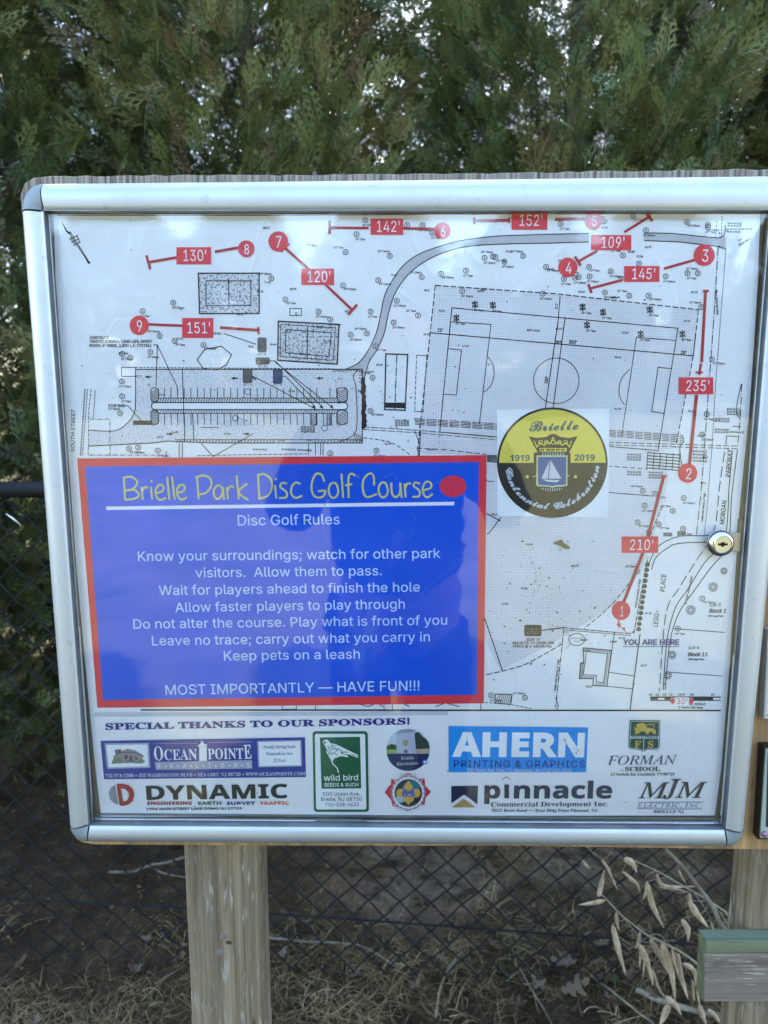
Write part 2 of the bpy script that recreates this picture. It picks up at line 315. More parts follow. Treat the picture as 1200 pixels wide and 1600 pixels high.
    'e': (404, [[212,-8,161,-2,117,16,82,46,56,85,40,132,34,187,39,242,55,290,81,329,115,359,157,378,205,384,266,374,319,341,357,282,371,194,371,169,75,169,75,221,338,221,310,202,298,269,263,314,237,326,205,330,173,326,146,313,109,270,96,211,96,178,110,106,128,80,151,61,212,46,254,53,285,73,306,105,365,91,335,39,283,4]]),
    'f': (253, [[228,379,228,327,6,327,6,379], [81,0,81,432,96,486,135,519,187,530,222,527,243,521,227,468,215,472,195,474,171,470,154,460,142,419,142,0]]),
    'g': (425, [[207,-151,134,-140,82,-110,51,-69,101,-41,122,-66,154,-88,207,-97,249,-92,282,-75,304,-47,311,-6,311,68,306,68,287,41,252,16,195,5,152,10,113,27,80,53,55,90,39,136,34,191,39,246,55,293,80,332,112,361,152,378,196,384,253,373,288,346,308,319,313,319,313,379,372,379,372,-9,367,-54,350,-90,324,-117,291,-136], [205,59,237,63,264,75,300,121,312,193,300,264,264,312,237,325,205,330,172,325,145,312,109,262,96,193,109,123,145,76,172,63]]),
    'h': (410, [[114,227,114,0,53,0,53,509,114,509,114,287,102,287,124,332,152,362,187,379,227,384,295,369,321,349,341,321,353,285,357,240,357,0,296,0,296,235,290,275,273,304,246,323,210,329,161,317,126,283]]),
    'i': (166, [[53,0,53,379,114,379,114,0], [84,443,54,455,41,483,54,512,84,524,114,512,126,483,114,455]]),
    'k': (380, [[110,137,110,212,121,212,284,379,360,379,184,199,177,199], [53,0,53,509,114,509,114,0], [294,0,148,186,191,229,372,0]]),
    'l': (189, [[139,-2,101,3,74,20,58,47,53,84,53,509,114,509,114,99,120,62,146,52,160,53,170,54,181,3,162,-1]]),
    'm': (609, [[53,0,53,379,112,379,112,295,108,295,132,346,172,376,219,386,257,380,287,361,309,331,321,295,312,295,337,343,381,375,437,386,497,372,522,354,541,328,553,296,557,255,557,0,496,0,496,254,490,289,473,313,447,326,419,330,374,320,345,290,335,247,335,0,274,0,274,260,269,288,253,311,229,326,199,330,158,320,126,289,114,238,114,0]]),
    'n': (409, [[114,227,114,0,53,0,53,379,112,379,112,287,102,287,124,332,152,362,187,379,227,384,295,369,321,349,341,321,353,285,357,240,357,0,296,0,296,235,290,275,273,304,246,323,210,329,161,317,126,283]]),
    'o': (415, [[207,-8,159,-2,117,16,82,46,56,85,40,133,34,187,40,243,56,291,82,330,117,360,159,378,207,384,256,378,299,360,333,330,359,291,376,243,381,187,376,133,359,85,333,46,299,16,256,-2], [207,46,242,51,270,66,307,117,319,187,307,258,270,310,242,325,207,330,173,325,145,310,108,258,96,187,108,117,145,66,173,51]]),
    'p': (424, [[53,-143,53,379,112,379,112,319,118,319,137,346,171,373,229,384,274,378,313,361,345,332,370,293,385,245,390,189,385,133,370,84,346,45,313,16,274,-2,229,-8,173,4,138,31,118,59,114,59,114,-143], [220,47,253,51,279,66,316,117,328,189,316,261,280,311,253,325,220,330,188,325,161,312,125,263,113,189,125,115,162,65,188,51]]),
    'q': (424, [[372,-143,311,-143,311,59,306,59,287,31,252,4,195,-8,151,-2,111,16,79,45,55,84,39,133,34,189,39,245,55,293,79,332,112,361,151,378,196,384,253,373,287,346,307,319,313,319,313,379,372,379], [205,47,236,51,263,65,299,115,312,189,300,263,263,312,237,325,205,330,172,325,145,311,108,261,96,189,109,117,145,66,172,51]]),
    'r': (259, [[53,0,53,379,112,379,112,321,115,321,130,347,152,367,181,380,213,385,229,384,243,384,243,322,230,324,207,326,159,315,126,284,114,237,114,0]]),
    's': (365, [[182,-8,112,3,62,38,36,94,94,107,105,79,124,60,181,45,217,50,244,62,262,81,268,103,254,136,212,155,149,170,104,186,72,208,53,237,47,274,51,305,65,332,115,370,187,384,254,372,299,339,324,290,268,277,243,316,219,328,187,333,156,329,131,317,114,299,109,277,124,243,172,223,229,209,275,194,306,171,325,142,331,107,326,75,312,47,290,24,260,6]]),
    't': (227, [[204,379,204,327,6,327,6,379], [65,471,126,471,126,98,136,61,170,50,185,51,202,54,213,2,192,-3,168,-4,125,2,92,21,72,52,65,93]]),
    'u': (410, [[182,-5,115,11,89,31,69,59,57,95,53,139,53,379,114,379,114,144,119,105,137,75,164,56,200,50,249,62,283,97,296,153,296,379,357,379,357,0,298,0,298,92,307,92,286,47,257,17,222,0]]),
    'v': (389, [[163,0,17,379,84,379,165,155,187,87,206,21,184,21,203,87,224,155,305,379,371,379,226,0]]),
    'w': (567, [[138,0,23,379,87,379,133,214,154,137,175,41,165,41,186,135,206,214,252,379,316,379,362,214,382,136,402,41,391,41,413,135,434,214,480,379,545,379,429,0,368,0,319,172,305,225,291,280,277,338,291,338,277,280,263,225,248,172,199,0]]),
    'y': (389, [[47,-139,61,-86,71,-87,104,-89,130,-74,151,-36,163,-1,17,379,84,379,165,155,187,87,206,21,184,21,202,87,224,155,305,379,371,379,204,-58,177,-107,139,-136,91,-145,65,-143]]),
    '—': (699, [[699,244,699,188,0,188,0,244]]),
    '•': (388, [[194,93,139,107,100,147,85,202,100,257,139,296,194,311,249,296,289,257,304,202,289,147,249,107]]),
}
FACE_SCRIPT = {  # capital height 418
    ' ': (175, []),
    'B': (578, [[411,-5,372,7,357,41,365,67,385,92,407,110,425,117,432,111,416,97,389,71,378,42,382,23,395,17,422,31,453,66,477,114,486,163,482,190,473,200,443,197,433,201,429,211,434,220,445,223,473,220,505,235,534,275,545,325,540,359,523,380,486,354,455,306,420,224,377,133,325,67,263,24,211,7,152,1,104,7,67,23,45,48,37,79,42,104,56,124,77,137,103,142,138,131,151,105,141,81,119,71,108,70,98,68,85,53,102,29,147,19,198,34,245,84,304,185,371,289,437,355,471,377,504,392,416,404,331,393,248,362,182,318,151,280,140,244,151,215,183,205,224,217,268,249,305,292,324,336,329,351,337,343,340,320,335,282,320,248,296,218,267,196,232,181,195,177,163,182,139,196,125,219,120,246,140,299,196,352,283,394,356,414,425,420,485,416,535,401,578,409,589,403,578,396,557,390,602,359,616,337,621,312,613,283,590,255,551,230,498,210,548,177,565,126,552,80,517,37,467,7]]),
    'C': (468, [[297,-4,226,10,178,50,164,77,160,107,171,161,126,176,99,206,90,251,98,292,121,331,157,367,204,396,257,414,312,420,342,418,352,410,330,401,258,384,195,341,150,285,133,230,144,193,179,176,225,245,287,311,358,367,428,405,489,418,536,405,548,390,552,369,537,326,496,278,435,230,359,191,277,167,251,113,242,71,256,28,298,13,349,22,395,46,427,79,439,115,427,149,397,159,362,149,336,122,328,104,324,84,313,61,301,68,295,88,308,134,344,165,395,177,421,173,442,161,454,141,459,116,444,71,406,32,354,6], [289,186,349,208,408,247,459,294,496,344,509,385,505,399,494,403,458,388,406,341,347,271]]),
    'a': (355, [[210,-5,180,7,167,40,127,7,83,-4,56,0,35,12,21,32,16,58,32,109,73,158,128,193,187,207,219,199,234,177,247,204,322,207,260,79,246,50,241,37,247,30,264,37,288,55,311,75,324,62,262,12], [97,12,120,19,146,40,196,109,220,164,213,181,197,188,171,176,141,145,112,104,90,62,82,27,87,17]]),
    'b': (323, [[300,81,261,55,224,48,219,48,212,48,152,9,91,-5,51,9,37,46,47,84,81,146,62,128,45,113,34,127,77,166,102,198,221,385,307,394,161,151,143,121,123,87,107,56,101,38,105,22,118,17,149,27,194,58,181,110,192,156,219,194,249,210,274,199,283,168,270,114,228,64,260,72,290,94], [212,69,244,112,252,140,248,156,236,162,220,153,208,132,203,105]]),
    'e': (276, [[101,-5,65,1,37,16,18,40,11,66,28,114,71,160,126,194,182,207,224,194,236,180,240,162,222,123,171,90,97,69,85,30,90,19,106,15,165,30,228,75,240,62,170,12], [104,86,147,100,181,131,194,165,191,181,182,186,159,173,131,136]]),
    'i': (231, [[184,243,159,251,150,273,163,299,193,310,216,302,226,281,213,254], [194,62,156,26,129,7,85,-5,48,7,35,41,47,79,84,148,68,131,49,113,36,127,55,144,82,172,107,201,201,207,133,83,105,27,109,21,134,33,181,75]]),
    'l': (281, [[203,62,147,12,95,-5,55,8,44,24,40,44,46,77,66,120,79,141,49,113,35,124,82,170,120,220,220,385,302,394,157,131,121,64,109,33,118,21,142,33,191,76]]),
    'n': (388, [[-1,-5,45,62,78,109,103,153,99,158,85,147,51,113,38,127,97,183,122,200,147,206,168,194,175,160,171,132,234,188,284,207,319,192,332,150,322,119,300,85,277,55,261,28,266,21,288,34,335,75,349,62,313,29,289,11,268,0,247,-4,213,11,199,52,205,83,239,132,277,175,280,179,280,181,277,185,251,174,212,141,161,84,99,0]]),
    'o': (300, [[91,-5,62,0,38,14,23,37,17,64,33,113,74,160,129,194,188,207,217,203,239,191,252,172,257,146,245,101,210,56,233,66,258,83,271,69,224,37,177,27,134,3], [106,17,140,33,138,43,148,61,175,72,208,122,218,165,214,180,202,185,169,163,144,134,121,97,102,61,95,34,98,21]]),
    'r': (276, [[237,62,196,24,172,6,136,-4,86,10,71,26,66,46,77,84,105,127,148,165,120,163,101,163,77,138,50,113,36,127,60,148,81,168,95,216,106,222,115,220,116,210,116,206,116,201,122,193,143,189,178,184,204,173,214,150,208,131,191,103,171,75,156,54,144,30,154,21,177,33,225,76]]),
    't': (297, [[36,127,77,167,109,205,140,252,215,377,300,380,251,295,296,295,289,273,236,273,188,193,146,117,113,55,103,28,111,20,140,33,190,75,203,62,144,13,87,-4,51,9,38,44,45,74,57,101,83,148,47,113]]),
}
FACE_BOLD = {  # capital height 480
    '0': (384, [[191,-7,116,10,64,59,34,137,24,240,28,312,40,373,62,421,93,457,136,480,191,487,266,471,318,422,349,344,359,240,355,168,343,107,321,59,290,23,247,1], [191,75,223,85,244,116,255,168,259,240,255,312,244,363,223,395,191,405,159,395,139,363,128,312,125,240,128,168,139,117,159,86]]),
    '1': (384, [[176,0,176,277,177,323,179,373,164,358,144,340,89,296,40,357,194,480,277,480,277,0]]),
    '2': (384, [[27,0,27,71,147,192,206,254,238,300,248,345,244,370,232,388,189,402,136,389,81,353,26,418,70,451,123,476,197,486,241,482,278,469,308,449,330,423,344,392,349,357,333,284,287,220,215,148,153,90,153,85,362,85,362,0]]),
    '3': (384, [[164,-7,90,0,26,19,26,105,90,82,153,74,199,79,229,93,246,115,251,146,241,180,206,200,136,208,99,208,99,285,136,285,204,294,235,317,244,350,240,373,228,390,207,401,175,404,116,393,73,369,26,439,92,473,183,486,249,479,300,456,332,420,343,372,336,327,313,293,280,268,240,253,240,251,291,238,327,216,350,183,357,140,352,100,337,65,311,35,274,12,225,-2]]),
    '6': (384, [[199,-7,152,-1,110,16,75,44,47,85,29,138,24,203,30,285,51,362,93,425,124,450,162,469,209,481,264,485,297,484,328,480,328,399,301,404,271,406,218,401,178,387,151,364,132,334,117,256,121,256,160,296,188,308,225,312,282,302,325,272,353,224,362,160,351,90,318,38,266,4], [197,75,224,80,245,95,259,121,264,158,260,190,248,214,228,229,199,234,160,224,134,199,124,167,132,124,157,89]]),
    '9': (384, [[120,-7,87,-6,55,-2,55,79,83,75,113,73,166,77,205,92,233,114,251,144,267,222,263,222,225,183,197,171,156,167,101,176,58,206,31,254,21,318,32,388,65,441,117,474,185,485,231,479,273,462,309,434,336,393,354,340,360,275,354,193,333,117,290,53,260,28,221,9,175,-3], [185,244,224,255,250,280,259,311,251,355,227,390,187,404,160,399,138,383,124,357,120,320,124,288,136,265,156,249]]),
    'A': (463, [[0,0,169,482,293,482,463,0,354,0,319,114,144,114,109,0], [170,199,295,199,259,311,251,340,240,375,232,407,223,374,212,336,204,311]]),
    'C': (428, [[255,-7,187,1,133,24,91,61,62,110,45,170,39,239,46,307,65,367,97,417,141,455,197,478,264,486,335,477,404,453,371,370,317,392,264,402,212,391,175,358,151,306,144,238,151,171,172,120,209,88,264,78,323,85,386,103,386,18,324,-1]]),
    'D': (497, [[60,0,60,480,211,480,281,473,342,453,391,419,427,374,450,315,458,244,441,138,389,61,306,15,196,0], [162,84,206,84,287,101,336,154,353,242,344,311,318,359,275,387,216,396,162,396]]),
    'E': (376, [[60,0,60,480,336,480,336,396,162,396,162,291,324,291,324,208,162,208,162,84,336,84,336,0]]),
    'F': (369, [[60,0,60,480,335,480,335,396,161,396,161,273,323,273,323,189,161,189,161,0]]),
    'G': (486, [[262,-7,167,9,97,56,53,134,39,240,46,311,68,371,104,420,153,456,215,479,289,486,365,478,432,457,398,375,348,394,289,402,247,397,212,381,183,357,162,325,148,285,144,238,156,155,173,123,197,98,229,83,269,78,305,80,333,85,333,185,242,185,242,269,433,269,433,21,354,1]]),
    'H': (514, [[60,0,60,480,162,480,162,291,352,291,352,480,453,480,453,0,352,0,352,207,162,207,162,0]]),
    'I': (261, [[21,0,21,58,80,85,80,395,21,422,21,480,240,480,240,422,181,395,181,85,240,58,240,0]]),
    'M': (633, [[60,0,60,480,199,480,312,113,314,113,435,480,573,480,573,0,478,0,478,227,479,279,481,335,483,375,480,375,357,0,263,0,148,376,145,376,148,336,150,278,151,223,151,0]]),
    'N': (546, [[60,0,60,480,189,480,397,120,399,120,396,187,394,253,394,480,486,480,486,0,357,0,148,363,145,363,149,294,151,226,151,0]]),
    'R': (443, [[60,0,60,480,200,480,285,471,345,444,380,399,392,336,379,278,346,237,302,209,443,0,330,0,216,184,162,184,162,0], [162,267,195,267,238,271,267,283,283,304,289,333,283,362,266,382,236,393,193,396,162,396]]),
    'S': (370, [[167,-7,95,1,31,22,31,117,102,90,175,77,207,81,228,92,244,128,237,153,217,172,150,207,114,225,77,253,48,293,36,350,47,407,80,450,131,477,199,486,270,478,341,453,308,373,249,394,195,402,151,388,136,353,141,330,158,313,226,277,289,241,329,196,343,133,332,76,297,31,242,3]]),
    'T': (389, [[144,0,144,395,13,395,13,480,375,480,375,395,245,395,245,0]]),
    'U': (508, [[252,-7,168,5,107,42,70,98,57,171,57,480,158,480,158,186,165,136,183,103,213,85,255,79,297,85,327,105,344,138,349,187,349,480,451,480,451,169,445,122,429,80,401,44,363,16,313,-1]]),
    'V': (437, [[163,0,0,480,103,480,193,194,200,167,211,125,218,89,225,125,236,167,243,194,334,480,437,480,273,0]]),
    'Y': (419, [[159,0,159,183,0,480,110,480,210,282,310,480,419,480,260,187,260,0]]),
    'a': (406, [[142,-7,97,0,60,22,36,58,28,109,38,160,69,196,120,217,192,226,256,228,256,244,252,269,241,287,199,300,146,292,95,273,62,341,128,365,203,374,268,366,316,342,345,302,355,244,355,0,285,0,266,50,263,50,214,7], [179,66,209,71,234,86,250,109,256,140,256,170,217,169,176,164,150,151,136,132,131,109,144,76]]),
    'c': (345, [[201,-7,129,5,75,39,41,97,30,181,36,242,53,291,80,328,117,353,160,368,210,373,276,366,324,349,295,271,251,287,210,293,167,281,141,244,132,182,137,134,153,101,177,81,210,75,266,83,313,106,313,21,265,0]]),
    'e': (397, [[218,-7,166,-2,121,14,83,40,54,76,36,123,30,181,36,240,52,288,78,325,113,352,155,368,203,373,271,363,324,330,357,278,368,207,368,158,132,158,139,121,157,92,185,74,223,68,287,75,347,97,347,19,290,0], [134,225,274,225,269,256,257,280,235,297,204,302,178,298,156,283,141,259]]),
    'i': (205, [[103,412,64,423,52,438,48,461,52,485,64,500,103,510,141,500,153,485,157,461,153,438,141,423], [52,0,52,367,152,367,152,0]]),
    'l': (205, [[52,0,52,510,152,510,152,0]]),
    'n': (441, [[52,0,52,367,129,367,142,320,148,320,168,344,196,361,261,373,314,365,355,342,382,300,391,239,391,0,291,0,291,214,287,249,277,274,258,289,232,293,193,286,169,262,157,224,152,173,152,0]]),
    'p': (425, [[52,-161,52,367,134,367,148,319,152,319,192,357,221,369,257,373,312,361,357,325,385,266,395,184,385,102,355,42,310,5,254,-7,191,8,152,40,147,40,152,-13,152,-161], [226,75,255,82,276,103,289,138,293,185,285,245,262,281,224,293,191,287,170,269,157,239,152,195,152,185,156,138,168,103,190,82]]),
}
FACE_SERIF = {  # capital height 455
    ' ': (175, []),
    '!': (181, [[71,135,54,480,126,480,109,135], [90,-9,60,1,48,36,60,71,90,81,119,71,132,36,119,1]]),
    ',': (180, [[28,-87,47,-3,61,78,124,78,129,71,104,-8,71,-87]]),
    '-': (216, [[27,154,27,206,189,206,189,154]]),
    '.': (180, [[89,-9,60,1,48,36,60,71,89,81,119,71,132,36,119,1]]),
    '0': (376, [[188,-7,133,1,91,24,60,61,39,111,23,241,27,311,39,371,60,420,91,456,133,479,189,486,242,479,283,456,314,419,336,370,348,310,353,240,348,171,336,110,314,61,283,24,241,1], [188,37,219,50,237,91,248,240,237,390,219,429,189,443,157,429,139,390,127,240,139,91,157,50]]),
    '1': (376, [[65,0,65,36,120,36,146,45,154,79,154,416,108,365,67,346,40,359,28,396,74,412,132,447,179,482,254,482,254,79,261,47,288,36,343,36,343,0]]),
    '2': (376, [[24,0,24,69,123,171,187,245,218,307,226,371,223,405,212,427,196,441,174,445,145,438,126,416,116,380,112,329,77,333,50,344,32,365,26,396,43,441,92,474,174,486,240,479,288,456,318,421,328,375,319,329,291,281,238,220,154,138,87,74,244,74,279,86,300,120,305,141,345,141,341,0]]),
    '3': (376, [[163,-7,81,5,34,35,19,74,23,96,36,113,76,126,82,89,99,62,125,46,158,40,199,49,230,79,241,139,234,174,214,202,181,221,137,227,95,227,95,269,140,269,178,275,204,296,220,327,225,367,211,424,193,440,169,445,148,441,133,430,116,391,111,341,75,345,47,356,30,374,24,401,34,434,62,461,108,480,173,486,237,479,286,458,317,423,328,377,320,335,298,301,265,275,225,256,279,238,326,201,340,174,345,138,329,70,288,25,230,1]]),
    '4': (376, [[121,0,121,36,140,36,179,44,191,58,195,84,195,125,9,125,9,166,199,480,293,480,293,169,363,169,363,125,293,125,293,84,297,58,309,44,348,36,357,36,357,0], [56,169,195,169,195,287,196,351,199,416,189,394,174,366,158,338,146,319]]),
    '5': (376, [[165,-7,84,5,40,35,27,75,31,95,42,109,81,121,88,83,111,52,154,40,195,50,226,83,237,148,231,192,213,223,184,241,146,247,103,243,71,235,40,247,62,480,316,480,319,357,281,357,275,380,267,399,244,406,105,406,94,281,126,288,168,291,238,282,293,256,328,211,340,148,336,108,324,75,282,27,226,1]]),
    '6': (376, [[197,-7,150,-1,109,18,76,49,51,93,35,151,30,222,42,325,77,409,104,441,137,466,176,481,222,486,291,476,329,449,340,412,336,393,322,376,298,364,260,360,256,400,243,434,216,447,180,435,152,401,134,345,125,269,161,286,218,294,273,285,315,258,343,214,352,155,342,90,313,38,264,5], [199,38,222,44,239,64,251,98,255,148,250,196,238,228,219,247,193,253,154,243,125,221,131,138,147,81,170,48]]),
    '7': (376, [[111,0,289,406,113,406,86,398,74,372,70,338,30,338,33,480,353,480,353,447,168,0]]),
    '8': (376, [[183,-7,132,-2,91,11,60,31,38,57,25,88,20,122,27,162,47,193,119,242,57,296,41,327,36,364,50,423,70,449,99,469,140,482,191,486,254,478,299,453,325,415,334,369,328,333,310,305,244,260,296,230,330,199,349,166,355,127,344,71,310,29,256,2], [203,283,239,317,250,370,243,407,222,436,187,447,163,442,145,426,130,372,135,341,149,318], [187,32,218,37,241,55,257,82,262,116,256,146,239,170,164,216,126,178,111,120,116,84,132,56,156,38]]),
    '9': (376, [[152,-7,88,4,53,33,42,69,50,94,75,107,103,56,126,41,156,36,205,57,237,122,251,230,212,198,155,185,103,194,60,220,33,264,24,324,28,369,42,409,64,441,95,466,133,481,177,486,223,480,264,463,298,433,323,390,340,332,345,261,334,157,301,72,274,39,241,14,200,-2], [184,233,224,245,251,278,245,352,231,403,209,432,181,441,156,434,137,413,125,377,121,328,128,275,149,244]]),
    'A': (437, [[-9,0,-9,18,24,30,49,75,206,466,224,465,384,87,411,34,425,22,443,18,443,0,229,0,229,18,270,25,283,46,273,81,253,132,103,132,79,71,76,59,75,48,87,26,124,18,128,18,128,0], [113,161,242,161,177,319]]),
    'B': (443, [[16,0,16,17,45,22,62,32,75,82,75,369,69,412,51,433,15,439,15,455,220,455,318,444,377,409,396,351,384,302,348,268,287,247,360,223,404,185,418,132,407,76,371,35,314,9,238,0], [182,252,188,252,234,257,263,272,279,301,285,345,281,385,269,412,248,428,216,434,188,425,182,391], [222,24,259,30,283,49,296,81,301,128,295,176,277,208,245,225,197,231,182,231,182,65,190,33]]),
    'C': (468, [[257,-11,193,-3,137,20,91,56,56,104,34,162,26,228,34,294,56,351,92,399,139,435,195,458,259,465,309,459,367,440,388,435,408,443,419,465,437,465,437,308,420,308,392,364,356,407,313,434,265,443,198,419,157,347,144,226,159,114,203,46,278,24,318,29,358,45,395,71,428,106,447,89,395,33,332,0]]),
    'D': (496, [[20,0,20,17,63,30,74,75,74,374,71,407,61,426,15,439,15,455,222,455,328,441,405,396,452,325,468,228,453,128,408,57,333,14,228,0], [222,24,279,37,319,75,343,139,351,229,336,342,294,410,223,433,190,423,182,385,182,72,190,34]]),
    'E': (442, [[14,0,14,17,44,20,62,30,72,48,75,78,75,369,72,405,62,425,44,435,16,439,16,455,399,455,399,320,383,320,369,373,340,406,295,424,232,430,200,428,186,417,183,388,183,246,193,246,232,252,259,269,277,300,288,345,304,345,304,118,287,118,273,181,241,213,185,222,183,222,183,67,192,35,230,28,313,39,371,75,411,143,430,143,402,0]]),
    'F': (405, [[15,0,15,17,62,34,75,84,75,375,71,405,61,423,14,439,14,455,394,455,394,320,377,320,355,385,336,406,310,420,230,431,200,429,186,421,182,398,182,247,190,247,229,253,256,270,274,301,284,347,302,347,302,118,285,118,274,168,257,200,229,218,189,224,182,224,182,81,188,43,210,24,257,17,257,0]]),
    'G': (508, [[268,-10,200,-3,141,19,93,55,57,103,35,161,28,229,35,295,57,352,93,399,139,435,195,458,257,465,311,459,369,441,388,436,406,443,419,465,437,465,437,308,420,308,382,379,329,426,267,443,200,419,159,347,146,228,154,135,180,67,221,26,275,13,308,16,328,27,339,45,343,71,343,128,339,154,329,170,275,182,275,198,500,198,500,182,457,171,446,128,446,29,357,0]]),
    'H': (523, [[15,0,15,17,62,32,75,81,75,379,62,424,16,439,16,455,242,455,242,439,204,432,187,415,182,379,182,251,342,251,342,379,337,415,320,432,282,439,282,455,507,455,507,439,461,424,449,379,449,81,461,33,478,22,507,17,507,0,282,0,282,17,329,31,339,49,342,81,342,221,182,221,182,81,194,32,242,17,242,0]]),
    'I': (261, [[13,0,13,17,61,32,72,49,75,75,75,387,63,427,13,439,13,455,244,455,244,439,196,427,186,412,183,387,183,77,187,44,206,26,246,17,246,0]]),
    'J': (331, [[109,-65,51,-54,11,-22,-3,23,11,61,44,75,79,62,93,28,85,-1,77,-19,84,-35,105,-40,126,-36,139,-25,148,21,148,367,142,409,122,430,79,439,79,455,314,455,314,439,277,431,260,411,255,367,255,89,239,3,190,-48]]),
    'K': (511, [[16,0,16,17,63,32,75,81,75,379,63,424,17,439,17,455,242,455,242,439,205,432,187,415,183,379,183,234,321,373,342,398,349,418,334,434,291,439,291,455,486,455,486,439,477,439,415,419,345,361,271,285,463,46,487,25,519,17,519,0,281,0,281,17,306,18,322,21,334,34,316,66,199,214,183,198,183,81,195,32,242,17,242,0]]),
    'L': (427, [[15,0,15,17,62,32,75,81,75,379,62,425,16,439,16,455,250,455,250,439,208,434,188,416,182,379,182,83,185,47,200,31,234,28,315,40,345,56,370,80,409,154,427,154,402,0]]),
    'M': (634, [[14,0,14,17,61,32,72,50,75,79,75,382,71,416,53,432,15,439,15,455,185,455,317,142,449,455,617,455,617,439,573,423,560,378,560,85,565,43,582,23,617,17,617,0,396,0,396,17,433,25,450,44,455,83,455,399,288,0,270,0,105,389,105,80,109,48,120,30,169,17,169,0]]),
    'N': (494, [[403,-11,107,350,107,79,119,31,167,17,167,0,18,0,18,17,54,23,71,41,76,79,76,388,36,433,18,439,18,455,156,455,391,169,391,377,386,414,369,431,331,439,331,455,480,455,480,439,433,425,422,377,422,-11]]),
    'O': (525, [[261,-11,213,-6,169,7,94,58,66,93,45,134,32,179,28,228,32,276,45,321,66,362,95,397,130,426,170,448,216,462,265,466,313,462,357,448,431,399,481,323,494,277,498,228,494,179,481,134,459,93,430,58,355,7,310,-6], [265,12,328,36,367,108,379,228,371,321,348,389,310,430,260,443,196,419,158,347,145,228,153,135,177,67,215,26]]),
    'P': (418, [[15,0,15,17,62,32,75,81,75,379,62,424,16,439,16,455,214,455,287,452,336,440,366,422,390,398,404,367,409,332,398,280,367,240,314,214,242,206,182,206,182,81,194,32,242,17,242,0], [182,230,201,230,244,235,272,253,287,283,292,329,288,375,275,406,252,425,216,431,189,424,182,398]]),
    'R': (473, [[15,0,15,17,62,32,75,81,75,379,62,424,16,439,16,455,217,455,305,448,367,426,405,388,417,334,406,285,372,248,315,224,432,50,452,26,478,17,480,17,480,0,338,0,201,212,182,212,182,81,194,32,242,17,242,0], [182,234,203,234,249,240,280,258,298,290,304,336,295,389,268,421,224,431,190,422,182,385]]),
    'S': (390, [[43,-11,43,158,62,158,83,94,111,50,149,24,197,15,231,20,257,36,273,60,279,89,265,129,225,160,163,191,112,221,77,253,56,289,50,332,54,370,67,403,88,429,115,449,148,462,185,466,229,461,282,448,291,446,300,445,313,450,320,466,339,466,339,319,322,319,293,385,248,429,194,445,163,440,140,426,125,406,120,380,124,356,137,336,189,303,253,273,317,233,350,188,359,133,354,93,339,58,314,29,281,8,240,-6,192,-10,158,-8,126,1,98,9,85,12,69,7,61,-11]]),
    'T': (423, [[92,0,92,17,123,21,142,31,152,50,156,81,156,433,149,433,102,426,65,403,41,367,29,318,11,318,11,455,410,455,410,317,394,317,375,382,333,420,269,433,263,433,263,81,267,49,276,30,296,21,328,17,328,0]]),
    'U': (492, [[248,-13,168,-2,114,29,83,81,73,155,73,379,61,424,15,439,15,455,240,455,240,439,202,432,185,415,181,379,181,140,186,88,203,51,232,29,275,22,340,37,379,83,392,159,392,378,379,423,328,439,328,455,474,455,474,439,433,421,422,378,422,181,412,92,380,32,325,-2]]),
    'V': (428, [[212,-13,44,381,22,420,-14,439,-14,455,211,455,211,439,166,432,152,410,161,378,259,143,348,377,355,409,342,432,299,439,299,455,442,455,442,439,408,427,382,383,230,-13]]),
    'W': (611, [[171,-11,32,393,15,427,-15,439,-15,455,181,455,181,439,150,432,140,410,148,373,223,153,301,353,286,399,267,429,229,439,229,455,439,455,439,439,404,432,393,412,399,386,474,166,541,369,549,406,538,430,503,439,503,455,624,455,624,439,594,421,575,379,446,-11,428,-11,316,309,190,-11]]),
    'Y': (426, [[101,0,101,17,148,32,161,81,161,179,46,387,14,429,1,435,-13,438,-13,455,207,455,207,438,195,438,167,432,156,416,164,392,248,226,333,366,349,408,336,430,298,438,295,438,295,455,439,455,439,438,409,424,383,392,268,203,268,81,280,32,328,17,328,0]]),
    'a': (344, [[255,-10,216,1,200,35,151,2,95,-9,64,-4,40,11,25,34,20,63,31,104,63,136,119,164,199,190,199,241,187,282,148,296,115,290,104,274,113,257,123,231,110,202,77,191,45,203,33,236,49,278,95,308,162,318,223,312,263,292,285,259,293,210,293,62,295,40,304,34,320,42,329,28,294,-1], [151,34,174,41,199,63,199,169,154,151,127,123,118,84,126,46]]),
    'c': (294, [[156,-10,119,-5,87,11,59,35,38,68,24,106,19,150,25,196,40,237,64,271,96,297,133,313,175,319,218,314,250,298,271,275,277,245,266,215,236,204,206,216,196,251,197,261,197,271,190,290,169,297,138,285,118,248,112,187,118,123,137,76,166,48,204,38,239,47,271,72,285,60,227,8]]),
    'd': (370, [[140,-10,107,-5,78,10,53,35,35,66,19,147,24,196,36,237,55,272,81,297,112,313,146,318,189,309,223,280,223,401,212,430,176,439,176,455,319,455,319,75,325,41,353,28,353,11,223,-10,223,39,188,2], [171,28,202,41,223,76,223,242,206,270,174,281,147,273,130,250,118,153,130,58,146,36]]),
    'e': (301, [[154,-10,117,-5,85,10,58,35,37,69,24,109,19,157,24,201,38,240,59,273,87,298,120,313,157,318,209,309,249,280,274,234,283,173,283,166,117,166,127,97,154,56,199,42,237,53,270,86,285,73,228,11], [116,192,201,192,201,215,193,277,181,292,161,297,127,274,116,203]]),
    'f': (214, [[15,0,15,16,40,22,50,35,52,73,52,277,16,277,16,310,52,310,52,353,60,400,85,436,123,457,174,465,212,460,240,446,257,425,263,400,252,367,224,355,195,365,185,391,193,420,196,426,197,433,193,441,180,443,163,440,153,430,148,390,148,310,203,310,203,277,148,277,148,65,158,26,199,16,199,0]]),
